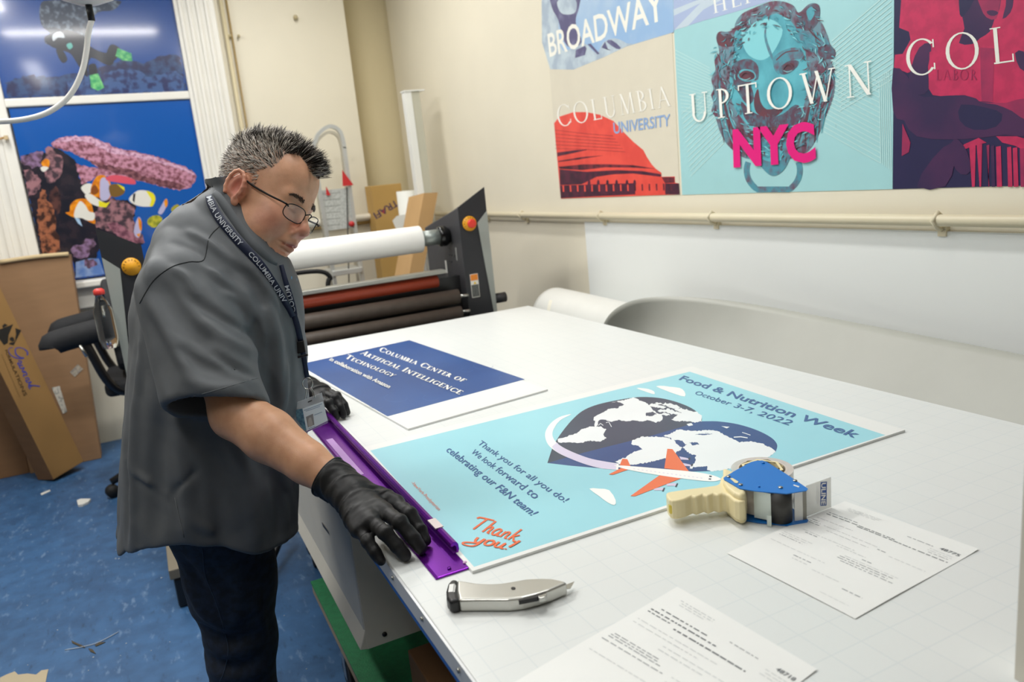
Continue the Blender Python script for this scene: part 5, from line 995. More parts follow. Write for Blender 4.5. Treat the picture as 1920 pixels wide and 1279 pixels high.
for i, (pp, lb) in enumerate((([(134,1202),(142,1206),(158,1213),(160,1216),(150,1213),(136,1207)], 'leftmost dark fibre scrap of the trio on the floor'), ([(166,1217),(174,1219),(180,1227),(170,1223)], 'lowest dark fibre scrap of the trio on the floor'), ([(178,1211),(186,1206),(198,1205),(190,1209),(180,1213)], 'rightmost dark fibre scrap of the trio on the floor'))):
    scrap('fibre_scrap', lb, pp, bm_, .003, group='dark fibre scraps on the floor')
m = MB(); m.tube(cat([fp(122,1220)+[0,0,.002], fp(155,1214)+[0,0,.002], fp(185,1206)+[0,0,.003], fp(222,1186)+[0,0,.002]], 4), .0016, wm, 6); tag(m.build('string_piece'), 'thin pale string crossing the fibre scraps on the floor', 'string')
rs = random.Random(4)
for i in range(26):
    x, y = [(108,1182),(166,1258),(175,1233),(533,1155),(575,1255),(499,1254),(303,1084),(217,1048),(223,1048),(260,1040),(619,1150),(160,902),(237,1207)][i] if i < 13 else (rs.uniform(20, 380), rs.uniform(930, 1270))
    p = fp(x, y); r_ = rs.uniform(.002, .0045) if i < 13 else rs.uniform(.0012, .002); m = MB(); m.ell((p[0], p[1], .0012), (r_, r_*.7, .0014), mat('speck_white', 'C9CED2', .7), 8, 5)
    tag(m.build('paper_speck'), 'tiny white paper speck on the blue floor', 'speck', 'paper specks on the floor')
from mathutils.bvhtree import BVHTree
# ================================================================== the man
def V3(*a): return np.array(a, np.float32)
class Field:
    """smooth solid modelling on a grid, meshed into one continuous surface"""
    def __init__(s, xs, ys, zs):
        s.ax = [np.array(a, np.float32) for a in (xs, ys, zs)]; s.D = np.full([len(a) for a in s.ax], 0.5, np.float32)
    def sub(s, lo, hi):
        sl = []
        for a, l, h in zip(s.ax, lo, hi):
            i = int(np.searchsorted(a, l)); j = int(np.searchsorted(a, h)); sl.append(slice(max(0, i-1), min(len(a), j+1)))
        X = s.ax[0][sl[0]][:, None, None]; Y = s.ax[1][sl[1]][None, :, None]; Z = s.ax[2][sl[2]][None, None, :]
        return tuple(sl), X, Y, Z
    def op(s, fn, lo, hi, k=0.01, mode='u', m=0.03):
        sl, X, Y, Z = s.sub([a-m-k for a in lo], [a+m+k for a in hi])
        d = fn(X, Y, Z).astype(np.float32); c = s.D[sl]
        if mode == 'u': h = np.maximum(k-np.abs(c-d), 0)/k if k > 0 else 0; r = np.minimum(c, d)-h*h*k*0.25
        elif mode == 's': h = np.maximum(k-np.abs(c+d), 0)/k if k > 0 else 0; r = np.maximum(c, -d)+h*h*k*0.25
        elif mode == 'a': r = c+d
        elif mode == 'i': r = np.maximum(c, d)
        s.D[sl] = r; return s
    def cap(s, a, b, ra, rb, k=0.01, mode='u'):
        a = np.array(a, float); b = np.array(b, float); ba = b-a; L2 = ba@ba+1e-12
        def fn(X, Y, Z):
            t = np.clip(((X-a[0])*ba[0]+(Y-a[1])*ba[1]+(Z-a[2])*ba[2])/L2, 0, 1)
            return np.sqrt((X-a[0]-t*ba[0])**2+(Y-a[1]-t*ba[1])**2+(Z-a[2]-t*ba[2])**2)-(ra+(rb-ra)*t)
        r = max(ra, rb); return s.op(fn, np.minimum(a, b)-r, np.maximum(a, b)+r, k, mode)
    def ell(s, c, r, A=None, k=0.01, mode='u'):
        c = np.array(c, float); A = np.eye(3) if A is None else A; r = np.array(r, float)
        def fn(X, Y, Z):
            dx, dy, dz = X-c[0], Y-c[1], Z-c[2]; q = [dx*A[0][i]+dy*A[1][i]+dz*A[2][i] for i in range(3)]
            k0 = np.sqrt(sum((q[i]/r[i])**2 for i in range(3))); k1 = np.sqrt(sum((q[i]/r[i]**2)**2 for i in range(3)))+1e-6
            return k0*(k0-1)/k1
        R_ = np.sqrt(((A*r[None, :])**2).sum(1)); return s.op(fn, c-R_, c+R_, k, mode)
    def fold(s, a, b, r, amp):  # a soft ridge (amp > 0) or valley (amp < 0) along a line
        a = np.array(a, float); b = np.array(b, float); ba = b-a; L2 = ba@ba+1e-12
        def fn(X, Y, Z):
            t = np.clip(((X-a[0])*ba[0]+(Y-a[1])*ba[1]+(Z-a[2])*ba[2])/L2, 0, 1)
            q = ((X-a[0]-t*ba[0])**2+(Y-a[1]-t*ba[1])**2+(Z-a[2]-t*ba[2])**2)/(r*r); return -amp*np.exp(-q)*np.sin(np.pi*(0.12+0.76*t))
        return s.op(fn, np.minimum(a, b)-2.2*r, np.maximum(a, b)+2.2*r, 0, 'a', 0)
    def mesh(s):
        D = s.D; S = D < 0; nx, ny, nz = D.shape
        c = S[:-1, :-1, :-1].astype(np.int8)
        for (i, j, k) in ((1,0,0),(0,1,0),(0,0,1),(1,1,0),(1,0,1),(0,1,1),(1,1,1)): c = c+S[i:nx-1+i, j:ny-1+j, k:nz-1+k]
        act = (c > 0) & (c < 8); I, J, K = np.nonzero(act); idm = np.full(act.shape, -1, np.int32); idm[I, J, K] = np.arange(len(I))
        acc = np.zeros((len(I), 3)); cnt = np.zeros(len(I)); X, Y, Z = s.ax
        cor = [(a, b, e) for a in (0, 1) for b in (0, 1) for e in (0, 1)]
        for p in cor:
            for ax_ in range(3):
                if p[ax_] == 0:
                    q = list(p); q[ax_] = 1
                    d0 = D[I+p[0], J+p[1], K+p[2]]; d1 = D[I+q[0], J+q[1], K+q[2]]; msk = (d0 < 0) != (d1 < 0); t = np.where(msk, d0/(d0-d1+1e-20), 0)
                    P0 = np.stack([X[I+p[0]], Y[J+p[1]], Z[K+p[2]]], 1); P1 = np.stack([X[I+q[0]], Y[J+q[1]], Z[K+q[2]]], 1)
                    acc += np.where(msk[:, None], P0+(P1-P0)*t[:, None], 0); cnt += msk
        V = acc/np.maximum(cnt, 1)[:, None]; F = []
        for ax_ in range(3):
            sl0 = [slice(1, -1)]*3; sl0[ax_] = slice(0, -1); sl1 = list(sl0); sl1[ax_] = slice(1, None)
            s0 = S[tuple(sl0)]; s1 = S[tuple(sl1)]; a, b, e = np.nonzero(s0 != s1); g = [a, b, e]
            g = [v + (0 if i == ax_ else 1) for i, v in enumerate(g)]; u, w = [(1, 2), (2, 0), (0, 1)][ax_]
            def cell(du, dw):
                q = [v.copy() for v in g]; q[u] = q[u]-1+du; q[w] = q[w]-1+dw; return idm[q[0], q[1], q[2]]
            Q = np.stack([cell(0, 0), cell(1, 0), cell(1, 1), cell(0, 1)], 1); flip = ~s0[a, b, e]; Q[flip] = Q[flip][:, ::-1]; F.append(Q)
        F = np.concatenate(F); F = F[(F >= 0).all(1)]; return V, F
def apply_folds(f, T0, FOLDS):
    ADD = np.zeros_like(f.D)
    for (pl_, r_, amp) in FOLDS:
        W3 = []
        for p in cat(pl_, 4):
            d = ray(*p); dn2 = d/np.linalg.norm(d); h = T0.ray_cast(Vector(EYE), Vector(dn2))
            if h[0] is not None: W3.append(np.array(h[0]))
        if len(W3) < 3: continue
        W3 = np.array(W3); lo_, hi_ = W3.min(0)-2.6*r_, W3.max(0)+2.6*r_; sl, Xa, Ya, Za = f.sub(lo_, hi_); G = np.zeros(ADD[sl].shape, np.float32); n_ = len(W3)
        for i in range(n_-1):
            a_, b_2 = W3[i], W3[i+1]; ba = b_2-a_
            if np.linalg.norm(ba) > .09: continue
            t = np.clip(((Xa-a_[0])*ba[0]+(Ya-a_[1])*ba[1]+(Za-a_[2])*ba[2])/(ba@ba+1e-9), 0, 1)
            q = ((Xa-a_[0]-t*ba[0])**2+(Ya-a_[1]-t*ba[1])**2+(Za-a_[2]-t*ba[2])**2)/(r_*r_); G = np.maximum(G, np.exp(-q)*np.sin(np.pi*(.08+.84*(i+t)/(n_-1))))
        ADD[sl] -= (amp*1.25*G).astype(np.float32)
    return ADD
def meshobj(name, V, F, mats, parent, smooth_it=2, fac=0.5, attr=None):
    V = np.array(V, float)
    E = np.concatenate([F[:, [0, 1]], F[:, [1, 2]], F[:, [2, 3]], F[:, [3, 0]]])
    for _ in range(smooth_it):
        acc = np.zeros_like(V); cnt = np.zeros(len(V))
        for a, b in ((0, 1), (1, 0)): np.add.at(acc, E[:, a], V[E[:, b]]); np.add.at(cnt, E[:, a], 1)
        V = V+fac*(acc/np.maximum(cnt, 1)[:, None]-V)
    lo, hi = V.min(0), V.max(0); org = (lo+hi)/2; me = bpy.data.meshes.new(name)
    me.vertices.add(len(V)); me.vertices.foreach_set('co', (V-org).astype(np.float32).ravel()); me.loops.add(len(F)*4); me.loops.foreach_set('vertex_index', F.astype(np.int32).ravel())
    me.polygons.add(len(F)); me.polygons.foreach_set('loop_start', np.arange(0, len(F)*4, 4, dtype=np.int32)); me.polygons.foreach_set('loop_total', np.full(len(F), 4, np.int32))
    me.polygons.foreach_set('use_smooth', np.ones(len(F), bool)); me.update(); me.validate()
    for m_ in mats: me.materials.append(m_)
    if attr is not None:
        ca = me.color_attributes.new('tone', 'FLOAT_COLOR', 'POINT'); col = np.ones((len(V), 4), np.float32); col[:, :3] = attr(V); ca.data.foreach_set('color', col.ravel())
    o = bpy.data.objects.new(name, me); COL.objects.link(o); ORG[o.name] = org; o.parent = parent; o.location = Vector(org-ORG[parent.name]); return o, V
def noise3(P, sc, seed=0):  # smooth value noise
    rs_ = np.random.RandomState(seed); T = rs_.rand(32, 32, 32).astype(np.float32)*2-1; Q = [np.asarray(p)*s_ for p, s_ in zip(P, sc)]
    I = [np.floor(q).astype(int) for q in Q]; f = [q-i for q, i in zip(Q, I)]; f = [t*t*(3-2*t) for t in f]; r = 0
    for a in (0, 1):
        for b in (0, 1):
            for c in (0, 1):
                w = (f[0] if a else 1-f[0])*(f[1] if b else 1-f[1])*(f[2] if c else 1-f[2]); r = r+w*T[(I[0]+a) % 32, (I[1]+b) % 32, (I[2]+c) % 32]
    return r
def axis_pts(lo, hi, coarse, fine):  # coordinates with finer spacing inside the given intervals
    out = [lo]; 
    while out[-1] < hi:
        x = out[-1]; st = coarse
        for (a, b, f_) in fine:
            if a <= x <= b: st = min(st, f_)
        out.append(x+st)
    return out
man = thing('person', 'man in grey short-sleeved shirt, glasses and black gloves, leaning over the white table', 'person', (0.03, 1.83, 0))
HB = np.array([[0.6215, 0.5701, 0.5373], [-0.6921, 0.7209, 0.0356], [-0.3671, -0.394, 0.8426]]); HO = np.array([0.2575, 1.752, 1.468]); HS = 1.04
def hw(x, y, z): return HO+HB@(np.array([x, y, z], float)*HS)
# ---------------------------------------------------------------- skin
skin = bpy.data.materials.new('skin'); skin.use_nodes = True; nt = skin.node_tree; N = nt.nodes; L = nt.links; b_ = N['Principled BSDF']
at = N.new('ShaderNodeAttribute'); at.attribute_name = 'tone'; tcn = N.new('ShaderNodeTexCoord'); nz_ = N.new('ShaderNodeTexNoise'); nz_.inputs['Scale'].default_value = 60; nz_.inputs['Detail'].default_value = 5; L.new(tcn.outputs['Object'], nz_.inputs['Vector'])
mx = N.new('ShaderNodeMix'); mx.data_type = 'RGBA'; mx.blend_type = 'MULTIPLY'; mx.inputs[0].default_value = 0.25; L.new(at.outputs['Color'], mx.inputs[6]); cr_ = N.new('ShaderNodeValToRGB'); cr_.color_ramp.elements[0].color = (.62, .45, .4, 1); cr_.color_ramp.elements[1].color = (1, 1, 1, 1); cr_.color_ramp.elements[0].position = .3; cr_.color_ramp.elements[1].position = .6
L.new(nz_.outputs['Fac'], cr_.inputs[0]); L.new(cr_.outputs[0], mx.inputs[7]); L.new(mx.outputs[2], b_.inputs['Base Color']); b_.inputs['Roughness'].default_value = .47
b_.inputs['Subsurface Weight'].default_value = .12; b_.inputs['Subsurface Radius'].default_value = (.012, .004, .002); b_.inputs['Subsurface Scale'].default_value = .5
bp_ = N.new('ShaderNodeBump'); bp_.inputs['Strength'].default_value = .18; bp_.inputs['Distance'].default_value = .001; n2_ = N.new('ShaderNodeTexNoise'); n2_.inputs['Scale'].default_value = 420; L.new(tcn.outputs['Object'], n2_.inputs['Vector']); L.new(n2_.outputs['Fac'], bp_.inputs['Height']); L.new(bp_.outputs[0], b_.inputs['Normal'])
# joints
S_R, E_R, W_R = np.array([.088, 1.655, 1.325]), np.array([.108, 1.486, 1.092]), np.array([.246, 1.312, .966])
S_L, E_L, W_L = np.array([.11, 1.97, 1.32]), np.array([.17, 2.16, 1.10]), np.array([.333, 2.125, .962])
FR = dict(idx=[(.322,1.236,.938),(.330,1.190,.932),(.338,1.168,.911),(.342,1.154,.8945)], mid=[(.292,1.205,.942),(.303,1.158,.937),(.316,1.138,.914),(.325,1.130,.8955)],
          ring=[(.264,1.190,.938),(.275,1.150,.930),(.287,1.136,.909),(.297,1.130,.892)], pinky=[(.243,1.196,.929),(.248,1.166,.918),(.254,1.150,.903),(.259,1.140,.8905)], thumb=[(.272,1.270,.940),(.315,1.245,.915),(.332,1.215,.900),(.338,1.195,.896)])
FL = dict(idx=[(.362,2.045,.938),(.380,2.008,.925),(.386,1.992,.908),(.388,1.985,.893)], mid=[(.378,2.062,.944),(.400,2.022,.932),(.407,2.000,.912),(.409,1.990,.8925)],
          ring=[(.388,2.082,.944),(.412,2.045,.932),(.421,2.020,.910),(.424,2.008,.892)], pinky=[(.390,2.105,.940),(.415,2.072,.926),(.425,2.050,.907),(.429,2.038,.891)], thumb=[(.345,2.085,.935),(.352,2.045,.912),(.356,2.015,.898),(.358,1.995,.894)])
def hand(f, W_, E_, FF, g, k=.006):
    rad = dict(idx=(.0105,.0098,.0090,.0080), mid=(.0108,.0100,.0092,.0083), ring=(.0105,.0096,.0088,.0080), pinky=(.0092,.0084,.0078,.0070), thumb=(.0135,.0115,.0105,.0092))
    fd = (np.array(FF['mid'][0])-W_); 
    for n_, P in FF.items():
        P = [np.array(p, float) for p in P]; r = [a*g for a in rad[n_]]
        if n_ != 'thumb': f.cap(W_+(P[0]-W_)*.12, P[0], .019*g, .0130*g, k=.014)
        else: f.cap(W_+(P[0]-W_)*.2, P[0], .018*g, .0155*g, k=.014)
    for n_, P in FF.items():
        P = [np.array(p, float) for p in P]; r = [a*g for a in rad[n_]]
        # each finger is modelled alone first so that neighbours stay apart
        for i in range(3): f.cap(P[i], P[i+1], r[i], r[i+1], k=.0035)
        f.ell(P[1]+[0, 0, .002], (r[1]*1.04,)*3, k=.004)
def head(f):
    H = lambda x, y, z: hw(x, y, z)
    def e(c, r, k=.012, mode='u', rot=0.0, rz=0.0):
        A = HB.copy()
        if rot: ca, sa = math.cos(rot), math.sin(rot); A = HB@np.array([[ca, 0, sa], [0, 1, 0], [-sa, 0, ca]])
        if rz: ca, sa = math.cos(rz), math.sin(rz); A = A@np.array([[ca, -sa, 0], [sa, ca, 0], [0, 0, 1]])
        f.ell(H(*c), [a*HS for a in r], A, k, mode)
    def c(a, b, ra, rb, k=.008, mode='u'): f.cap(H(*a), H(*b), ra*HS, rb*HS, k, mode)
    e((-.014, 0, .050), (.094, .076, .086)); e((.036, 0, .058), (.060, .064, .064), .03); e((.030, 0, -.015), (.066, .064, .072), .03)
    e((.034, 0, -.060), (.058, .056, .048), .03)
    for s_ in (-1, 1):
        e((.060, s_*.036, -.026), (.031, .027, .032), .025); e((.034, s_*.044, -.066), (.038, .026, .034), .025)
        c((.087, s_*.014, .024), (.078, s_*.040, .027), .0090, .0065, .022)          # brow ridge
        e((.104, s_*.031, .008), (.013, .017, .0105), .010, 's')                      # eye socket
        e((.080, s_*.0315, .006), (.0125, .0145, .0120), .004)                       # lidded eye
        c((.0925, s_*.020, .0000), (.0895, s_*.043, .0005), .0018, .0018, .0025, 's')  # lid line
        c((.086, s_*.022, -.012), (.080, s_*.044, -.013), .0050, .005, .006)        # lower lid bag
        e((.106, s_*.0135, -.0335), (.0095, .0078, .0075), .006)                     # nostril wing
        e((.108, s_*.0085, -.0405), (.0045, .0035, .003), .002, 's')
        c((.104, s_*.021, -.034), (.085, s_*.037, -.076), .0040, .0036, .010, 's')   # smile fold
    c((.086, 0, .024), (.113, 0, -.018), .0085, .0100, .012); e((.116, 0, -.0265), (.0130, .0125, .0115), .008)
    e((.084, 0, -.052), (.024, .028, .024), .018)
    c((.100, -.018, -.0585), (.1060, 0, -.0565), .0045, .0056, .006); c((.100, .018, -.0585), (.1060, 0, -.0565), .0045, .0056, .006)
    c((.098, -.015, -.0690), (.1030, 0, -.0710), .0050, .0066, .006); c((.098, .015, -.0690), (.1030, 0, -.0710), .0050, .0066, .006)
    c((.092, -.0285, -.0665), (.110, 0, -.0635), .0026, .0022, .002, 's'); c((.092, .0285, -.0665), (.110, 0, -.0635), .0026, .0022, .002, 's')
    e((.096, 0, -.0815), (.007, .018, .0050), .008, 's')
    e((.078, 0, -.098), (.021, .024, .019), .016); e((.044, 0, -.108), (.048, .046, .027), .03)
    for s_ in (-1, 1):                                                                 # ears
        e((-.008, s_*.078, .000), (.020, .010, .032), .006, rot=.25, rz=-s_*.35)
        e((-.004, s_*.088, .002), (.0105, .0070, .0175), .004, 's', rot=.25, rz=-s_*.35)
        ring_ = [(-.004+.0175*math.cos(a)*1.0-.006, s_*(.0865+.004*(math.cos(a) < 0)), .002+.029*math.sin(a)) for a in np.linspace(-.9, 3.9, 12)]
        for p, q in zip(ring_[:-1], ring_[1:]): c(p, q, .0035, .0035, .003)
        e((.000, s_*.081, -.028), (.0085, .0055, .0105), .005); c((.006, s_*.081, .004), (.007, s_*.081, -.006), .0045, .004, .004)
NB = np.array([.150, 1.765, 1.405])
f = Field(axis_pts(-.28, .46, .0055, [(.085, .40, .0019), (.20, .46, .0035)]), axis_pts(1.10, 2.26, .0055, [(1.62, 1.86, .0019), (1.28, 1.5, .004)]), axis_pts(-.002, 1.66, .0065, [(1.30, 1.66, .0019), (.9, 1.14, .0042)]))
head(f)
f.cap(hw(-.030, 0, -.035), NB, .064, .060, .03); f.cap(hw(.015, 0, -.085), NB+[.05, -.01, .01], .050, .06, .03)
for (c_, r_) in (((.115, 1.775, 1.28), (.105, .165, .13)), ((.105, 1.775, 1.06), (.135, .165, .17)), ((.05, 1.79, .88), (.125, .165, .13))): f.ell(c_, r_, None, .06)
f.cap(NB-[0, 0, .03], S_R+[0, .04, -.02], .05, .048, .04); f.cap(NB-[0, 0, .03], S_L-[0, .04, .02], .05, .048, .04)
f.cap(S_R, E_R, .046, .0455, .03); f.cap(S_L, E_L, .052, .046, .03)
for (E_, W_) in ((E_R, W_R), (E_L, W_L)):
    mid_ = E_+(W_-E_)*.33; f.cap(E_, mid_, .0475, .0485, .012); f.cap(mid_, E_+(W_-E_)*.7, .0485, .0375, .012); f.cap(E_+(W_-E_)*.7, W_, .0375, .0300, .012)
f.ell(E_R+[-.012, -.004, -.016], (.024, .022, .024), None, .02)
hand(f, W_R, E_R, FR, .84); hand(f, W_L, E_L, FL, .84)
HR, HL = np.array([.055, 1.69, .84]), np.array([.06, 1.88, .84]); KR, KL = np.array([.050, 1.745, .49]), np.array([.062, 1.925, .50]); AR, AL = np.array([.0, 1.77, .09]), np.array([.03, 1.97, .09])
for (a, k_, n_) in ((HR, KR, AR), (HL, KL, AL)): f.cap(a, k_, .078, .056, .04); f.cap(k_, n_, .054, .038, .02); f.cap(n_-[0, 0, .04], n_+[.13, 0, -.055], .034, .028, .02)
BV, BF = f.mesh()
def tone(V):
    loc = ((V-HO)@HB)/HS; base = np.array([.78, .42, .255]); col = np.tile(base, (len(V), 1))
    def blend(c, r, color, amt):
        d = np.sqrt((((loc-np.array(c))/np.array(r))**2).sum(1)); w = np.clip(1-d, 0, 1)[:, None]*amt; col[:] = col*(1-w)+np.array(color)*w
    redc = (.62, .20, .15)
    blend((.112, 0, -.03), (.035, .03, .03), (.56, .17, .13), 1.0)
    for s_ in (-1, 1):
        blend((.07, s_*.045, -.035), (.05, .045, .05), redc, .75); blend((-.005, s_*.085, 0), (.04, .02, .05), (.66, .20, .15), .95)
        blend((.088, s_*.031, .033), (.03, .02, .02), (.40, .24, .19), .4)
    blend((.08, 0, -.095), (.05, .05, .035), (.60, .24, .19), .7); blend((.105, 0, -.064), (.022, .030, .014), (.45, .15, .12), 1.3)
    blend((.03, 0, -.12), (.08, .08, .05), (.62, .27, .19), .5)
    inh = (np.abs(loc).max(1) < .2); la = np.abs(loc[:, 1]); sc_ = (((loc[:, 2] > .086+.030*np.clip((loc[:, 0]-.03)/.03, 0, 1)*np.clip((la-.012)/.03, 0, 1)) & (loc[:, 0] > .03)) | ((loc[:, 0] <= .045) & (loc[:, 2] > .035+np.clip(loc[:, 0], 0, 1)*.9)) | ((loc[:, 0] < -.016) & (loc[:, 2] > -.05))) & inh & ~((la > .077) & (loc[:, 0] > -.034) & (loc[:, 0] < .016) & (loc[:, 2] < .038))
    col[sc_] = col[sc_]*.35+np.array([.46, .36, .30])*.6
    arm = (V[:, 2] < 1.2) & (V[:, 1] < 1.56); col[arm] = col[arm]*.4+np.array([.68, .36, .20])*.6
    return col
body, BV2 = meshobj('body', BV, BF, [skin], man, 1, .5, tone)
# ---------------------------------------------------------------- shirt
zk = [.60, .70, .778, .868, .982, 1.094, 1.204, 1.27, 1.301, 1.35, 1.39, 1.424, 1.455, 1.485, 1.51]
xmn = [-.175, -.168, -.158, -.138, -.112, -.084, -.056, -.040, -.030, -.006, .020, .048, .085, .120, .15]
xmx = [.215, .218, .222, .236, .276, .292, .302, .305, .302, .288, .270, .250, .228, .212, .20]
ryk = [.235, .235, .235, .235, .228, .222, .218, .208, .200, .180, .155, .128, .100, .080, .06]
cyk = [1.775]*15
def torso(X, Y, Z, off=0.0):
    z = Z.ravel(); a = np.interp(z, zk, xmn).reshape(Z.shape); b = np.interp(z, zk, xmx).reshape(Z.shape); r = np.interp(z, zk, ryk).reshape(Z.shape)
    rx = (b-a)/2; cx = (a+b)/2; u = np.abs((X-cx)/rx); v = np.abs((Y-1.775)/r); q = (u**2.35+v**2.35)**(1/2.35)
    d = (q-1)*np.minimum(rx, r)*.92; return d
S0 = np.array([.066, 1.622, 1.322]); H0 = np.array([.074, 1.487, 1.108]); sax = (H0-S0)/np.linalg.norm(H0-S0)
hz_x = [-.2, -.158, -.119, -.066, -.018, .047, .105, .15, .198, .265]; hz_z = [.775, .778, .806, .828, .830, .806, .775, .757, .752, .70]
def sleeve(X, Y, Z, S_, H_, ra, rb, wid):
    ba = H_-S_; L2 = ba@ba; ax_ = ba/np.sqrt(L2); t = np.clip(((X-S_[0])*ba[0]+(Y-S_[1])*ba[1]+(Z-S_[2])*ba[2])/L2, 0, 1.6)
    px, py, pz = X-S_[0]-t*ba[0], Y-S_[1]-t*ba[1], Z-S_[2]-t*ba[2]
    w = np.array([1.0, 0, 0]); w = w-ax_*(w@ax_); w /= np.linalg.norm(w); n = np.cross(ax_, w)
    pw = px*w[0]+py*w[1]+pz*w[2]; pn = px*n[0]+py*n[1]+pz*n[2]; pa = px*ax_[0]+py*ax_[1]+pz*ax_[2]
    r = ra+(rb-ra)*np.clip(t, 0, 1.1); return np.sqrt((pw/wid)**2+(pn)**2+pa**2)-r
def halfspace(X, Y, Z, p, n): return (X-p[0])*n[0]+(Y-p[1])*n[1]+(Z-p[2])*n[2]
f = Field(axis_pts(-.22, .345, .0038, []), axis_pts(1.38, 2.24, .0042, []), axis_pts(.62, 1.53, .0042, []))
ALL = ([-1]*3, [3]*3)
X, Y, Z = f.ax[0][:, None, None], f.ax[1][None, :, None], f.ax[2][None, None, :]
def smax(a, b, k): return -smin(-a, -b, k)
def smin(a, b, k): h = np.maximum(k-np.abs(a-b), 0)/k; return np.minimum(a, b)-h*h*k*.25
T_ = torso(X, Y, Z)
S1 = np.array([.10, 1.955, 1.318]); H1 = np.array([.17, 2.10, 1.13]); sax1 = (H1-S1)/np.linalg.norm(H1-S1)
sr_ = sleeve(X, Y, Z, S0, H0, .068, .076, 1.27); sl_ = sleeve(X, Y, Z, S1, H1, .066, .074, 1.1)
def seg(a, b, r):
    ba = b-a; L2 = ba@ba; t = np.clip(((X-a[0])*ba[0]+(Y-a[1])*ba[1]+(Z-a[2])*ba[2])/L2, 0, 1); return np.sqrt((X-a[0]-t*ba[0])**2+(Y-a[1]-t*ba[1])**2+(Z-a[2]-t*ba[2])**2)-r
yoke0 = seg(np.array([.105, 1.73, 1.395]), np.array([.11, 1.83, 1.39]), .066)
yoke = smin(seg(np.array([.13, 1.76, 1.40]), S0+[0, .01, .012], .066), seg(np.array([.13, 1.78, 1.40]), S1+[0, -.01, .01], .066), .02); yoke = smin(yoke, yoke0, .04)
hemn = np.array([-.22, .03, .0])+sax; hemn /= np.linalg.norm(hemn)
hemx = np.interp(f.ax[0], hz_x, hz_z).astype(np.float32)[:, None, None]; hemz = hemx-.05*np.clip((Y-1.80)/.2, 0, 1)
T_c = smax(T_, (hemz-Z)*.9, .010)
cutR = halfspace(X, Y, Z, H0, hemn); cutL = halfspace(X, Y, Z, H1, sax1)
inner = smin(smin(T_, yoke, .05), np.minimum(sr_, 9), .012); inner = smin(inner, sl_, .02)
outer = smin(smin(T_c, yoke, .05), smax(sr_, cutR, .008), .012); outer = smin(outer, np.maximum(sl_, cutL), .02)
# cloth folds, laid along the smooth surface
f.D = outer.astype(np.float32); f.D[:, :, 0] = .1; V0_, F0_ = f.mesh(); T0 = BVHTree.FromPolygons([tuple(v) for v in V0_], [tuple(int(a) for a in q) for q in F0_])
FOLDS = [([(392,500),(430,535),(472,575),(492,640)],.011,.008), ([(300,530),(345,600),(395,655)],.014,-.009), ([(284,566),(318,630),(352,695),(372,735)],.012,.009), ([(276,590),(300,660),(316,740)],.010,-.006),
 ([(330,650),(370,680),(420,700)],.009,-.008), ([(372,598),(430,640),(488,668)],.011,.009), ([(350,555),(420,600),(480,632)],.009,-.007), ([(420,550),(455,570),(488,604)],.008,.006), ([(350,712),(400,728),(455,722)],.009,.006),
 ([(396,660),(440,690),(480,706)],.008,-.007), ([(440,500),(475,530),(497,580)],.009,-.008), ([(472,562),(484,630),(494,705)],.008,-.010), ([(320,500),(350,520),(372,560)],.009,.005),
 ([(330,770),(345,880),(352,1005)],.016,.007), ([(300,780),(292,900),(286,1010)],.018,-.008), ([(262,650),(252,820),(246,1020)],.014,.007), ([(236,760),(238,900),(234,1020)],.012,-.005), ([(395,800),(410,900),(420,1015)],.018,-.008), ([(450,830),(470,920),(480,1025)],.018,.008), ([(510,860),(520,940),(524,1015)],.016,-.007),
 ([(236,862),(270,900),(310,935)],.008,.005), ([(310,940),(345,905),(368,880)],.007,-.005), ([(250,890),(285,930),(330,950)],.007,-.004), ([(352,960),(375,985),(400,1000)],.009,.005), ([(500,570),(520,640),(525,730)],.014,.008), ([(528,580),(548,660),(545,760)],.012,-.007), ([(505,640),(510,740),(500,830)],.014,-.008), ([(545,660),(530,760),(500,860)],.010,.006),
 ([(345,430),(390,452),(430,485)],.009,.005), ([(325,455),(370,470),(402,500)],.008,-.005), ([(290,470),(280,520),(272,560)],.012,.005), ([(470,505),(505,545),(530,590)],.008,.004), ([(380,760),(440,790),(505,800)],.012,-.005)]
ADD = apply_folds(f, T0, FOLDS)*1.3
Xn = np.broadcast_to(X, ADD.shape); Yn = np.broadcast_to(Y, ADD.shape); Zn = np.broadcast_to(Z, ADD.shape)
near = np.abs(outer) < .03
ii = np.nonzero(near); P_n = [Xn[ii], Yn[ii], Zn[ii]]
nv = noise3(P_n, (10, 10, 3.5), 3)*.006+(1-2*np.abs(noise3([P_n[0]+P_n[2]*.5, P_n[1], P_n[2]-P_n[0]*.4], (17, 17, 7), 5)))*.0030+noise3(P_n, (40, 40, 30), 6)*.0007
ADD[ii] += nv.astype(np.float32)
outer = outer+ADD; inner = inner+ADD
shell = smax(outer, -(inner+.0135), .005)
f.D = shell.astype(np.float32)
f.cap(hw(-.04, 0, -.02), NB+[.0, 0, .022], .078, .072, 0.004, 's'); f.cap(hw(.03, 0, -.10), NB+[.080, -.010, -.005], .070, .085, 0.004, 's')
f.D[:, :, 0] = .1
SV, SF = f.mesh()
shirt_m = mat('shirt_twill', '5A5E62', .62, var=.05, vscale=30, bump=.25, bscale=900, bdist=.0006)
shirt, SV2 = meshobj('shirt', SV, SF, [shirt_m], man, 3, .5)
def bvh(V, F): return BVHTree.FromPolygons([tuple(v) for v in V], [tuple(int(a) for a in q) for q in F])
SB = bvh(SV2, SF)
def onshirt(x, y, off=.0015, tree=None, dflt=1.6):
    d = ray(x, y); d = d/np.linalg.norm(d); h = (tree or SB).ray_cast(Vector(EYE), Vector(d))
    if h[0] is None: return EYE+ray(x, y)*dflt
    return np.array(h[0])-d*off
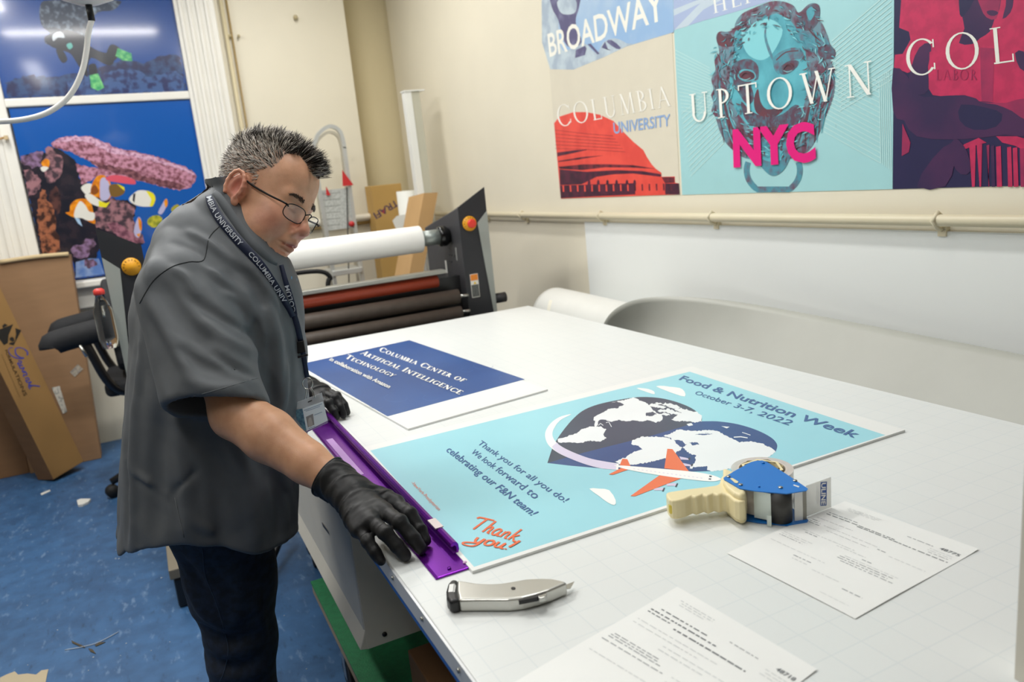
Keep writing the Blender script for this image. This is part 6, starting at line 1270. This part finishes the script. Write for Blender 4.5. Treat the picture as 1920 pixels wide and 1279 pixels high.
def seam(pts, name='seam', r=.0011, mt=None, tree=None):
    P = [onshirt(*p, .0004, tree) for p in cat(pts, 5)]; k_ = [0]
    segs_ = [[P[0]]]
    for a, b in zip(P[:-1], P[1:]):
        if np.linalg.norm(a-b) > .03: segs_.append([])
        segs_[-1].append(b)
    m = MB()
    for s_ in segs_:
        if len(s_) > 1: m.tube(s_, r, mt or mat('seam_dark', '2E3134', .8), 6)
    if m.v: m.build(name, man)
seam([(262,569),(287,527),(321,501),(354,491),(382,487),(392,446),(411,425)])
seam([(262,640),(320,900),(345,1008)], r=.0008, mt=mat('seam_light', '6E7275', .8))
seam([(318,755),(400,733),(484,708)], r=.0008, mt=mat('seam_light', '6E7275', .8))
# ---------------------------------------------------------------- collar
colm = mat('collar_twill', '5E6266', .75, bump=.2, bscale=900, bdist=.0005)
# ---------------------------------------------------------------- jeans
f = Field(axis_pts(-.16, .26, .005, []), axis_pts(1.55, 2.10, .005, []), axis_pts(.02, .98, .0055, []))
f.ell((.045, 1.785, .86), (.125, .185, .14), None, .05)
for (a, k_, n_, sh_) in ((HR, KR, AR, 1), (HL, KL, AL, 1)):
    f.cap(a, a+(k_-a)*.55, .108, .088, .05); f.cap(a+(k_-a)*.5, k_, .090, .074, .04); f.cap(k_, k_+(n_-k_)*.5, .075, .074, .03); f.cap(k_+(n_-k_)*.4, n_, .075, .066, .03)
X, Y, Z = f.ax[0][:, None, None], f.ax[1][None, :, None], f.ax[2][None, None, :]
V0_, F0_ = f.mesh(); T0 = BVHTree.FromPolygons([tuple(v) for v in V0_], [tuple(int(a) for a in q) for q in F0_])
JFOLDS = [([(352,1100),(380,1150),(425,1180)],.013,.010), ([(372,1172),(420,1200),(470,1190)],.013,-.014), ([(378,1200),(430,1225),(490,1205)],.015,.012), ([(384,1232),(430,1250),(480,1240)],.012,-.012), ([(390,1258),(440,1272),(495,1255)],.013,.010), ([(440,1060),(450,1120),(440,1180)],.016,.007), ([(345,1050),(372,1090),(400,1140)],.012,-.008), ([(470,1120),(488,1160),(496,1190)],.012,.009), ([(395,1060),(420,1100),(460,1140)],.012,-.006), ([(430,1190),(480,1150),(500,1110)],.010,-.006)]
f.D = f.D+apply_folds(f, T0, JFOLDS)
Xn, Yn, Zn = [np.broadcast_to(q, f.D.shape) for q in (X, Y, Z)]; ii = np.nonzero(np.abs(f.D) < .03); f.D[ii] += (noise3([Xn[ii], Yn[ii], Zn[ii]], (14, 14, 20), 9)*.0035+noise3([Xn[ii], Yn[ii], Zn[ii]], (30, 30, 44), 4)*.0012).astype(np.float32)
f.D[:, :, 0] = .1
JV, JF = f.mesh(); jean = mat('dark_denim', '1B2940', .8, color2='121C2C', vscale=60, bump=.25, bscale=700, bdist=.0006)
jeans, JV2 = meshobj('jeans', JV, JF, [jean], man, 2, .5); JB = bvh(JV2, JF)
seam([(380,1030),(385,1080),(405,1130),(420,1180),(428,1220),(420,1260),(412,1278)], 'jeans_seam', .0011, mat('jeans_thread', '2E3F55', .8), JB)
for n_ in (AR, AL):
    m = MB(); m.ell(n_+[.055, 0, -.052], (.145, .048, .042), mat('shoe_black', '16130F', .5), 24, 12); 
    for i, v_ in enumerate(m.v): m.v[i] = (v_[0], v_[1], max(.006, v_[2]))
    sh_ = m.build('shoe', man)
# ---------------------------------------------------------------- gloves
glove_m = mat('black_nitrile', '1A1A1B', .5, var=.1, bump=.3, bscale=55, bdist=.002, spec=.35)
def glove(name, W_, E_, FF, box_, seed, dirw):
    f = Field(*[axis_pts(a, b, .0019, []) for a, b in box_])
    hand(f, W_, E_, FF, 1.16, .004); back = (E_-W_)/np.linalg.norm(E_-W_)
    f.cap(W_+(np.array(FF['mid'][0])-W_)*.25, W_+back*.028, .0300, .0385, .012)
    X, Y, Z = f.ax[0][:, None, None], f.ax[1][None, :, None], f.ax[2][None, None, :]
    ii = np.nonzero(np.abs(f.D) < .012); P = [np.broadcast_to(q, f.D.shape)[ii] for q in (X, Y, Z)]
    # wrinkles run across the hand: fine along its length, long across it
    L_ = P[0]*dirw[0]+P[1]*dirw[1]+P[2]*dirw[2]; c1_ = P[0]*dirw[1]-P[1]*dirw[0]; w_ = 1-2*np.abs(noise3([L_+c1_*.3, c1_, P[2]], (72, 13, 18), seed)); w2 = noise3([L_, c1_, P[2]], (210, 60, 60), seed+2)
    dk_ = (L_-(W_@dirw)); am = np.where(dk_ < .085, .0034, .0014)
    f.D[ii] -= (np.clip(w_, -.2, 1)*am+w2*.0005).astype(np.float32)
    cb = W_+back*.030; cf = halfspace(X, Y, Z, cb, back); f.D = np.maximum(f.D, cf).astype(np.float32)
    V_, F_ = f.mesh(); o, _ = meshobj(name, V_, F_, [glove_m], man, 1, .5)
    ux = np.cross(back, [0, 0, 1]); ux /= np.linalg.norm(ux); uy = np.cross(back, ux); m = MB(); m.tube([cb+back*.001+.0382*(math.cos(a)*ux+math.sin(a)*uy) for a in np.linspace(0, 2*math.pi, 40, endpoint=False)], .0019, glove_m, 8, close=True); r_ = m.build('cuff_bead', o)
    return o
dR = np.array([.35, -.93, -.1]); dR /= np.linalg.norm(dR); dL = np.array([.6, -.78, -.1]); dL /= np.linalg.norm(dL)
glove('glove', W_R, E_R, FR, ((.18, .37), (1.10, 1.40), (.878, 1.03)), 11, dR)
glove('glove', W_L, E_L, FL, ((.27, .46), (1.96, 2.19), (.878, 1.03)), 12, dL)
# ---------------------------------------------------------------- eyeglasses
fr = mat('glasses_frame', '141210', .3, metal=.5); lens_m = mat('lens_glass', 'F4F6F8', .02, alpha=.16, coat=1.0)
g0 = []
for s_ in (-1, 1):
    P = []
    for a in np.linspace(0, 2*math.pi, 40, endpoint=False):
        ca, sa = math.cos(a), math.sin(a); yy = .0350+.0268*np.sign(ca)*abs(ca)**.7; zz = -.004+.0162*np.sign(sa)*abs(sa)**.7
        P.append(hw(.1105-.0035*((yy-.0335)/.02+.6)**2*(yy > .03)-.05*0-(zz+.004)*-.12, s_*yy, zz))
    m = MB(); m.tube(P, .0011, fr, 8, close=True); rim = m.build('glasses_rim', man)
    m = MB(); c_ = np.mean(P, 0); m.add([c_]+P, [(0, 1+i, 1+(i+1) % 40) for i in range(40)], lens_m, True); ln_ = m.build('lens', rim)
    m = MB(); hp_ = [hw(.103, s_*.0615, .002), hw(.098, s_*.068, .005), hw(.06, s_*.073, .008), hw(.02, s_*.078, .014), hw(-.004, s_*.0815, .020), hw(-.018, s_*.084, .010), hw(-.026, s_*.083, -.008)]
    m.tube(cat(hp_, 5), [.0016]*4+[.0021]*27, fr, 8); m.build('temple_arm', rim)
m = MB(); m.tube(cat([hw(.1115, -.0095, .004), hw(.1165, -.004, .009), hw(.1165, .004, .009), hw(.1115, .0095, .004)], 4), .0013, fr, 8); m.build('glasses_bridge', man)
# ---------------------------------------------------------------- eyebrows and hair
BB = bvh(BV2, BF)
hd = mat('hair_dark', '38312B', .45, var=.2); hg = mat('hair_grey', 'C9C1B6', .45, var=.12); hb = mat('hair_brow', '5C4B3F', .6)
rr_h = np.random.RandomState(5)
def strand(m, P, N_, D_, ln, r, mt):
    D_ = D_/np.linalg.norm(D_); u = np.cross(D_, [.3, .5, .8]); u /= np.linalg.norm(u); w = np.cross(D_, u); q = P+D_*ln*.55; e_ = P+D_*ln+N_*(-.12*ln)
    V = []
    for c_, rad in ((P-N_*.001, r), (q, r*.75)): V += [c_+rad*(math.cos(a)*u+math.sin(a)*w) for a in (0, 2.09, 4.19)]
    V.append(e_); m.add(V, [(0, 1, 4, 3), (1, 2, 5, 4), (2, 0, 3, 5), (3, 4, 6), (4, 5, 6), (5, 3, 6)], mt, True)
hm = MB(); c0 = hw(-.005, 0, .04); X_h, Y_h, Z_h = HB[:, 0], HB[:, 1], HB[:, 2]
cnt = 0
while cnt < 9500:
    dl = rr_h.randn(3); dl /= np.linalg.norm(dl); dw = HB@dl
    if dl[2] < -.75: continue
    h = BB.ray_cast(Vector(c0+dw*.25), Vector(-dw), .25)
    if h[0] is None: continue
    P = np.array(h[0]); N_ = np.array(h[1]); l = ((P-HO)@HB)/HS
    if N_@dw < 0: N_ = -N_
    x, y, z = l; ay = abs(y)
    if ay > .079 and abs(x+.006) < .03 and z < .04: continue
    topz = x > -.09 and z > .088 and ay < .058
    hairline = .086+(.030*min(1, max(0, (ay-.012)/.03))*min(1, max(0, (x-.03)/.03)))
    if topz and (x < .035 or z > hairline-.012*(ay < .02)): region = 'top'
    elif x <= .048-.004*rr_h.rand() and z > .030+max(0, x)*.75 and z <= .11: region = 'side'
    elif x < -.018 and z > -.055+max(0, (x+.04))*2.0: region = 'side'
    elif -.018 <= x < .022 and ay > .05 and z > .018: region = 'side'
    else: continue
    if region == 'side' and ay > .07 and -.034 < x < .014 and z < .036: continue
    nz2 = noise3([x, y, z], (60, 60, 60), 8)
    if region == 'top':
        cl_ = np.array([noise3([x, y, z], (95, 95, 95), q_) for q_ in (21, 22, 23)]); D_ = N_*.60+X_h*(.22+.35*max(0, x/.08))+Z_h*.40+cl_*.75+rr_h.randn(3)*.10; ln = .022+.014*rr_h.rand()+.008*max(0, x/.08)+.010*max(0, nz2); mt = hd if rr_h.rand() < .56+.22*(x > .03)+.25*nz2 else hg; r = .00085
    else:
        fl = np.clip((z-.03)/.06, 0, 1); D_ = N_*(.28+.4*fl)-X_h*.55+Z_h*(-.35+.85*fl)+rr_h.randn(3)*.16; ln = .008+.010*fl+.004*rr_h.rand(); mt = hg if rr_h.rand() < .72-.2*fl else hd; r = .0007
    cnt += 1
    if region == 'side' and rr_h.rand() < .35: continue
    strand(hm, P, N_, D_, ln, r, mt)
hm.flat = True; hm.build('hair', man)
for s_ in (-1, 1):
    bm2 = MB(); bm2.flat = True
    for i in range(300):
        t = rr_h.rand(); y = s_*(.014+.034*t); z = .027+.005*math.sin(t*2.6)+rr_h.randn()*.0028*(1-.6*t)-.002*t
        o_ = hw(.14, y, z); h = BB.ray_cast(Vector(o_), Vector(-X_h), .2)
        if h[0] is None: continue
        N_ = np.array(h[1]); N_ = N_ if N_@X_h > 0 else -N_; strand(bm2, np.array(h[0]), N_, N_*.3+Y_h*s_*.9+Z_h*(.30-.5*t)+rr_h.randn(3)*.1, .0075, .00042, hb)
    bm2.build('eyebrow', man)
# ---------------------------------------------------------------- lanyard and badge
lan = mat('lanyard_navy', '17223E', .6, var=.05, bump=.15, bscale=900, bdist=.0004); lw = mat('lanyard_letters', 'D5DAE2', .6)
SC_B = BVHTree.FromPolygons([tuple(v) for v in SV2], [tuple(int(a) for a in q) for q in SF])
def ribbon(name, px, wpx, parent=man, off=.008, fixed=None, rmat=None):
    C = cat(px, 5); n = len(C); ww = np.interp(np.linspace(0, 1, n), np.linspace(0, 1, len(wpx)), wpx); V = []
    for i in range(n):
        t = C[min(i+1, n-1)]-C[max(i-1, 0)]; t = t/np.linalg.norm(t); q = np.array([-t[1], t[0]])
        if fixed is None: base = onshirt(*C[i], 0)
        dd = np.interp(i/(n-1), np.linspace(0, 1, len(fixed)), fixed) if fixed is not None else (base-EYE)@CF
        for s_ in (-1, 1):
            pp = C[i]+q*ww[i]/2*s_; V.append((pp, dd))
    D = np.array([v[1] for v in V]); 
    if fixed is None:
        Ds = D.copy()
        for _ in range(3): Ds[2:-2] = (Ds[:-4]+Ds[4:]+2*Ds[2:-2])/4
        D = np.minimum(Ds, D)-off
    W_ = [EYE+ray(*v[0])*d for v, d in zip(V, D)]
    m = MB(); m.add(W_, [(2*i, 2*i+1, 2*i+3, 2*i+2) for i in range(n-1)], rmat or lan, True); o = m.build(name, parent); sd = o.modifiers.new('solid', 'SOLIDIFY'); sd.thickness = .0012; sd.offset = 0
    return o, C, D
def ribtext(name, par, C, D, s0, s1, txt, wpx, flip=1):
    C = np.array(C); L_ = np.concatenate([[0], np.cumsum(np.linalg.norm(np.diff(C, axis=0), axis=1))]); V_, F_, w, cap = text_geo(txt, .012); P = []
    for (x, y) in V_:
        s_ = s0+(s1-s0)*x/w; cx_, cy_ = np.interp(s_, L_, C[:, 0]), np.interp(s_, L_, C[:, 1]); cx2, cy2 = np.interp(s_+2, L_, C[:, 0]), np.interp(s_+2, L_, C[:, 1]); cx1, cy1 = np.interp(s_-2, L_, C[:, 0]), np.interp(s_-2, L_, C[:, 1])
        t = np.array([cx2-cx1, cy2-cy1]); t /= np.linalg.norm(t)+1e-9; q = np.array([t[1], -t[0]])*flip; pp = np.array([cx_, cy_])+q*(y/cap-.5)*wpx
        d = np.interp(s_, L_, D[::2])-.0016; P.append(EYE+ray(*pp)*d)
    m = MB(); m.flat = True; m.add(P, F_, lw); m.build(name, par)
cob, _c, _d = ribbon('collar', [(399,362),(408,371),(424,396),(443,424),(464,451),(484,472),(504,488),(520,494)], [14,20,24,24,23,22,18,8], off=.0035, rmat=colm)
st, C, D = ribbon('lanyard', [(391,366),(396,381),(410,407),(429,431),(450,455),(471,477),(491,500),(506,521),(523,547),(538,572),(549,594)], [12,17,18,18,18,17,16,15,14,12,12])
Ltot = np.sum(np.linalg.norm(np.diff(np.array(C), axis=0), axis=1))
ribtext('lanyard_lettering', st, C, D, 2, 112, 'MBIA UNIVERSITY', 10); ribtext('lanyard_lettering', st, C, D, 134, 248, 'COLUMBIA UNIV', 9)
st2, C2, D2 = ribbon('lanyard', [(527,497),(533,520),(540,545),(547,570),(551,592)], [9,10,12,13,14], off=.007)
ribtext('lanyard_lettering', st2, C2, D2, 92, 40, 'COLUM', 8, -1)
st3, C3, D3 = ribbon('lanyard', [(549,590),(555,610),(560,632),(564,652),(569,682),(574,710)], [15,15,15,15,14,13], off=.007)
def pxbox(name, c1, c2, w, d, th, mt, par):
    a = EYE+ray(*c1)*d; b = EYE+ray(*c2)*d; ax_ = (b-a)/2; s_ = np.cross(ax_, CF); s_ = s_/np.linalg.norm(s_)*w/2; m = MB(); m.obox((a+b)/2, ax_, s_, -np.cross(ax_, s_)/np.linalg.norm(np.cross(ax_, s_))*th/2, mt); return m.build(name, par, bevel=.0015)
dB = float(D3[len(D3)//2]); pxbox('buckle', (561,640), (565,662), .021, dB-.004, .009, black_pl, st3)
pxbox('buckle_bar', (566,666), (567,670), .025, dB-.004, .008, black_pl, st3)
dE = min(float(D3[-1]), 1.63); wire = mat('split_ring', 'C9C9C4', .25, metal=1)
m = MB(); rc_ = EYE+ray(576.5, 719)*dE; m.tube([rc_+(CR*math.cos(a)*9.5+CU*math.sin(a)*10.5)*dE/FPX for a in np.linspace(0, 2*math.pi, 28, endpoint=False)], .0010, wire, 8, close=True); m.build('split_ring', st3)
m = MB()
for (p, q) in (((574,728),(570,752)), ((577,728),(575,752)), ((581,727),(588,748)), ((583,727),(591,746))): m.tube(cat([EYE+ray(*p)*dE, EYE+ray((p[0]+q[0])/2+1.5, (p[1]+q[1])/2)*(dE-.002), EYE+ray(*q)*dE], 4), .0009, wire, 6)
m.build('wire_clip', st3)
BQd = dE-.002; bc = [EYE+ray(x, y)*(BQd+.0003*(x-580)) for x, y in ((549.5,757),(603.5,736),(615,793),(575,811))]
bn = np.cross(bc[1]-bc[0], bc[3]-bc[0]); bn /= np.linalg.norm(bn); bn = bn if bn@CF < 0 else -bn
t_b = MB(); t_b.prism([(i,) for i in range(4)], lambda i: bc[i]+bn*.0012, lambda i: bc[i]-bn*.0012, mat('badge_sleeve', 'D9DEE2', .12, alpha=.35, coat=.6))
bo = t_b.build('badge_holder', man, bevel=.002)
A = Art(Plane(np.mean(bc, 0), bn), dh=.00008, conv=lambda x, y: (540+x*.13295, 690+y*.13295)); A.h = .0013
A.poly([(105,590),(205,572),(260,875),(235,880),(120,730)], mat('badge_teal', '5F8FA0', .3, color2='3F6680', vscale=120)); A.poly([(204,572),(490,470),(562,740),(262,892)], mat('badge_card', 'DCE6EC', .35))
A.poly([(252,690),(352,645),(372,800),(280,838)], mat('badge_photo_grey', '8E8C8C', .4)); A.poly([(285,740),(300,700),(325,700),(335,740),(350,808),(290,828)], mat('badge_photo_light', 'B0ACA8', .4), smooth=2)
for (a, b, w_) in (((225,600),(480,505),9),((250,612),(450,540),7),((370,665),(480,620),9),((290,858),(380,820),8)): A.stroke([a, b], w_, mat('badge_text', '8FA5BC', .4))
A.poly([(262,893),(562,742),(560,762),(270,905)], mat('badge_violet', '8A6FA8', .3)); A.poly([(278,475),(335,450),(340,462),(283,490)], black_pl)
A.build('badge_card', bo)
# blue embroidery above the chest pocket
P = [onshirt(x, y, .001) for x, y in ((546,518),(557,522),(557,526),(546,523))]; m = MB(); m.add(P, [(0, 1, 2, 3)], mat('embroidery_blue', '4F8FB5', .7)); m.build('embroidery', man)
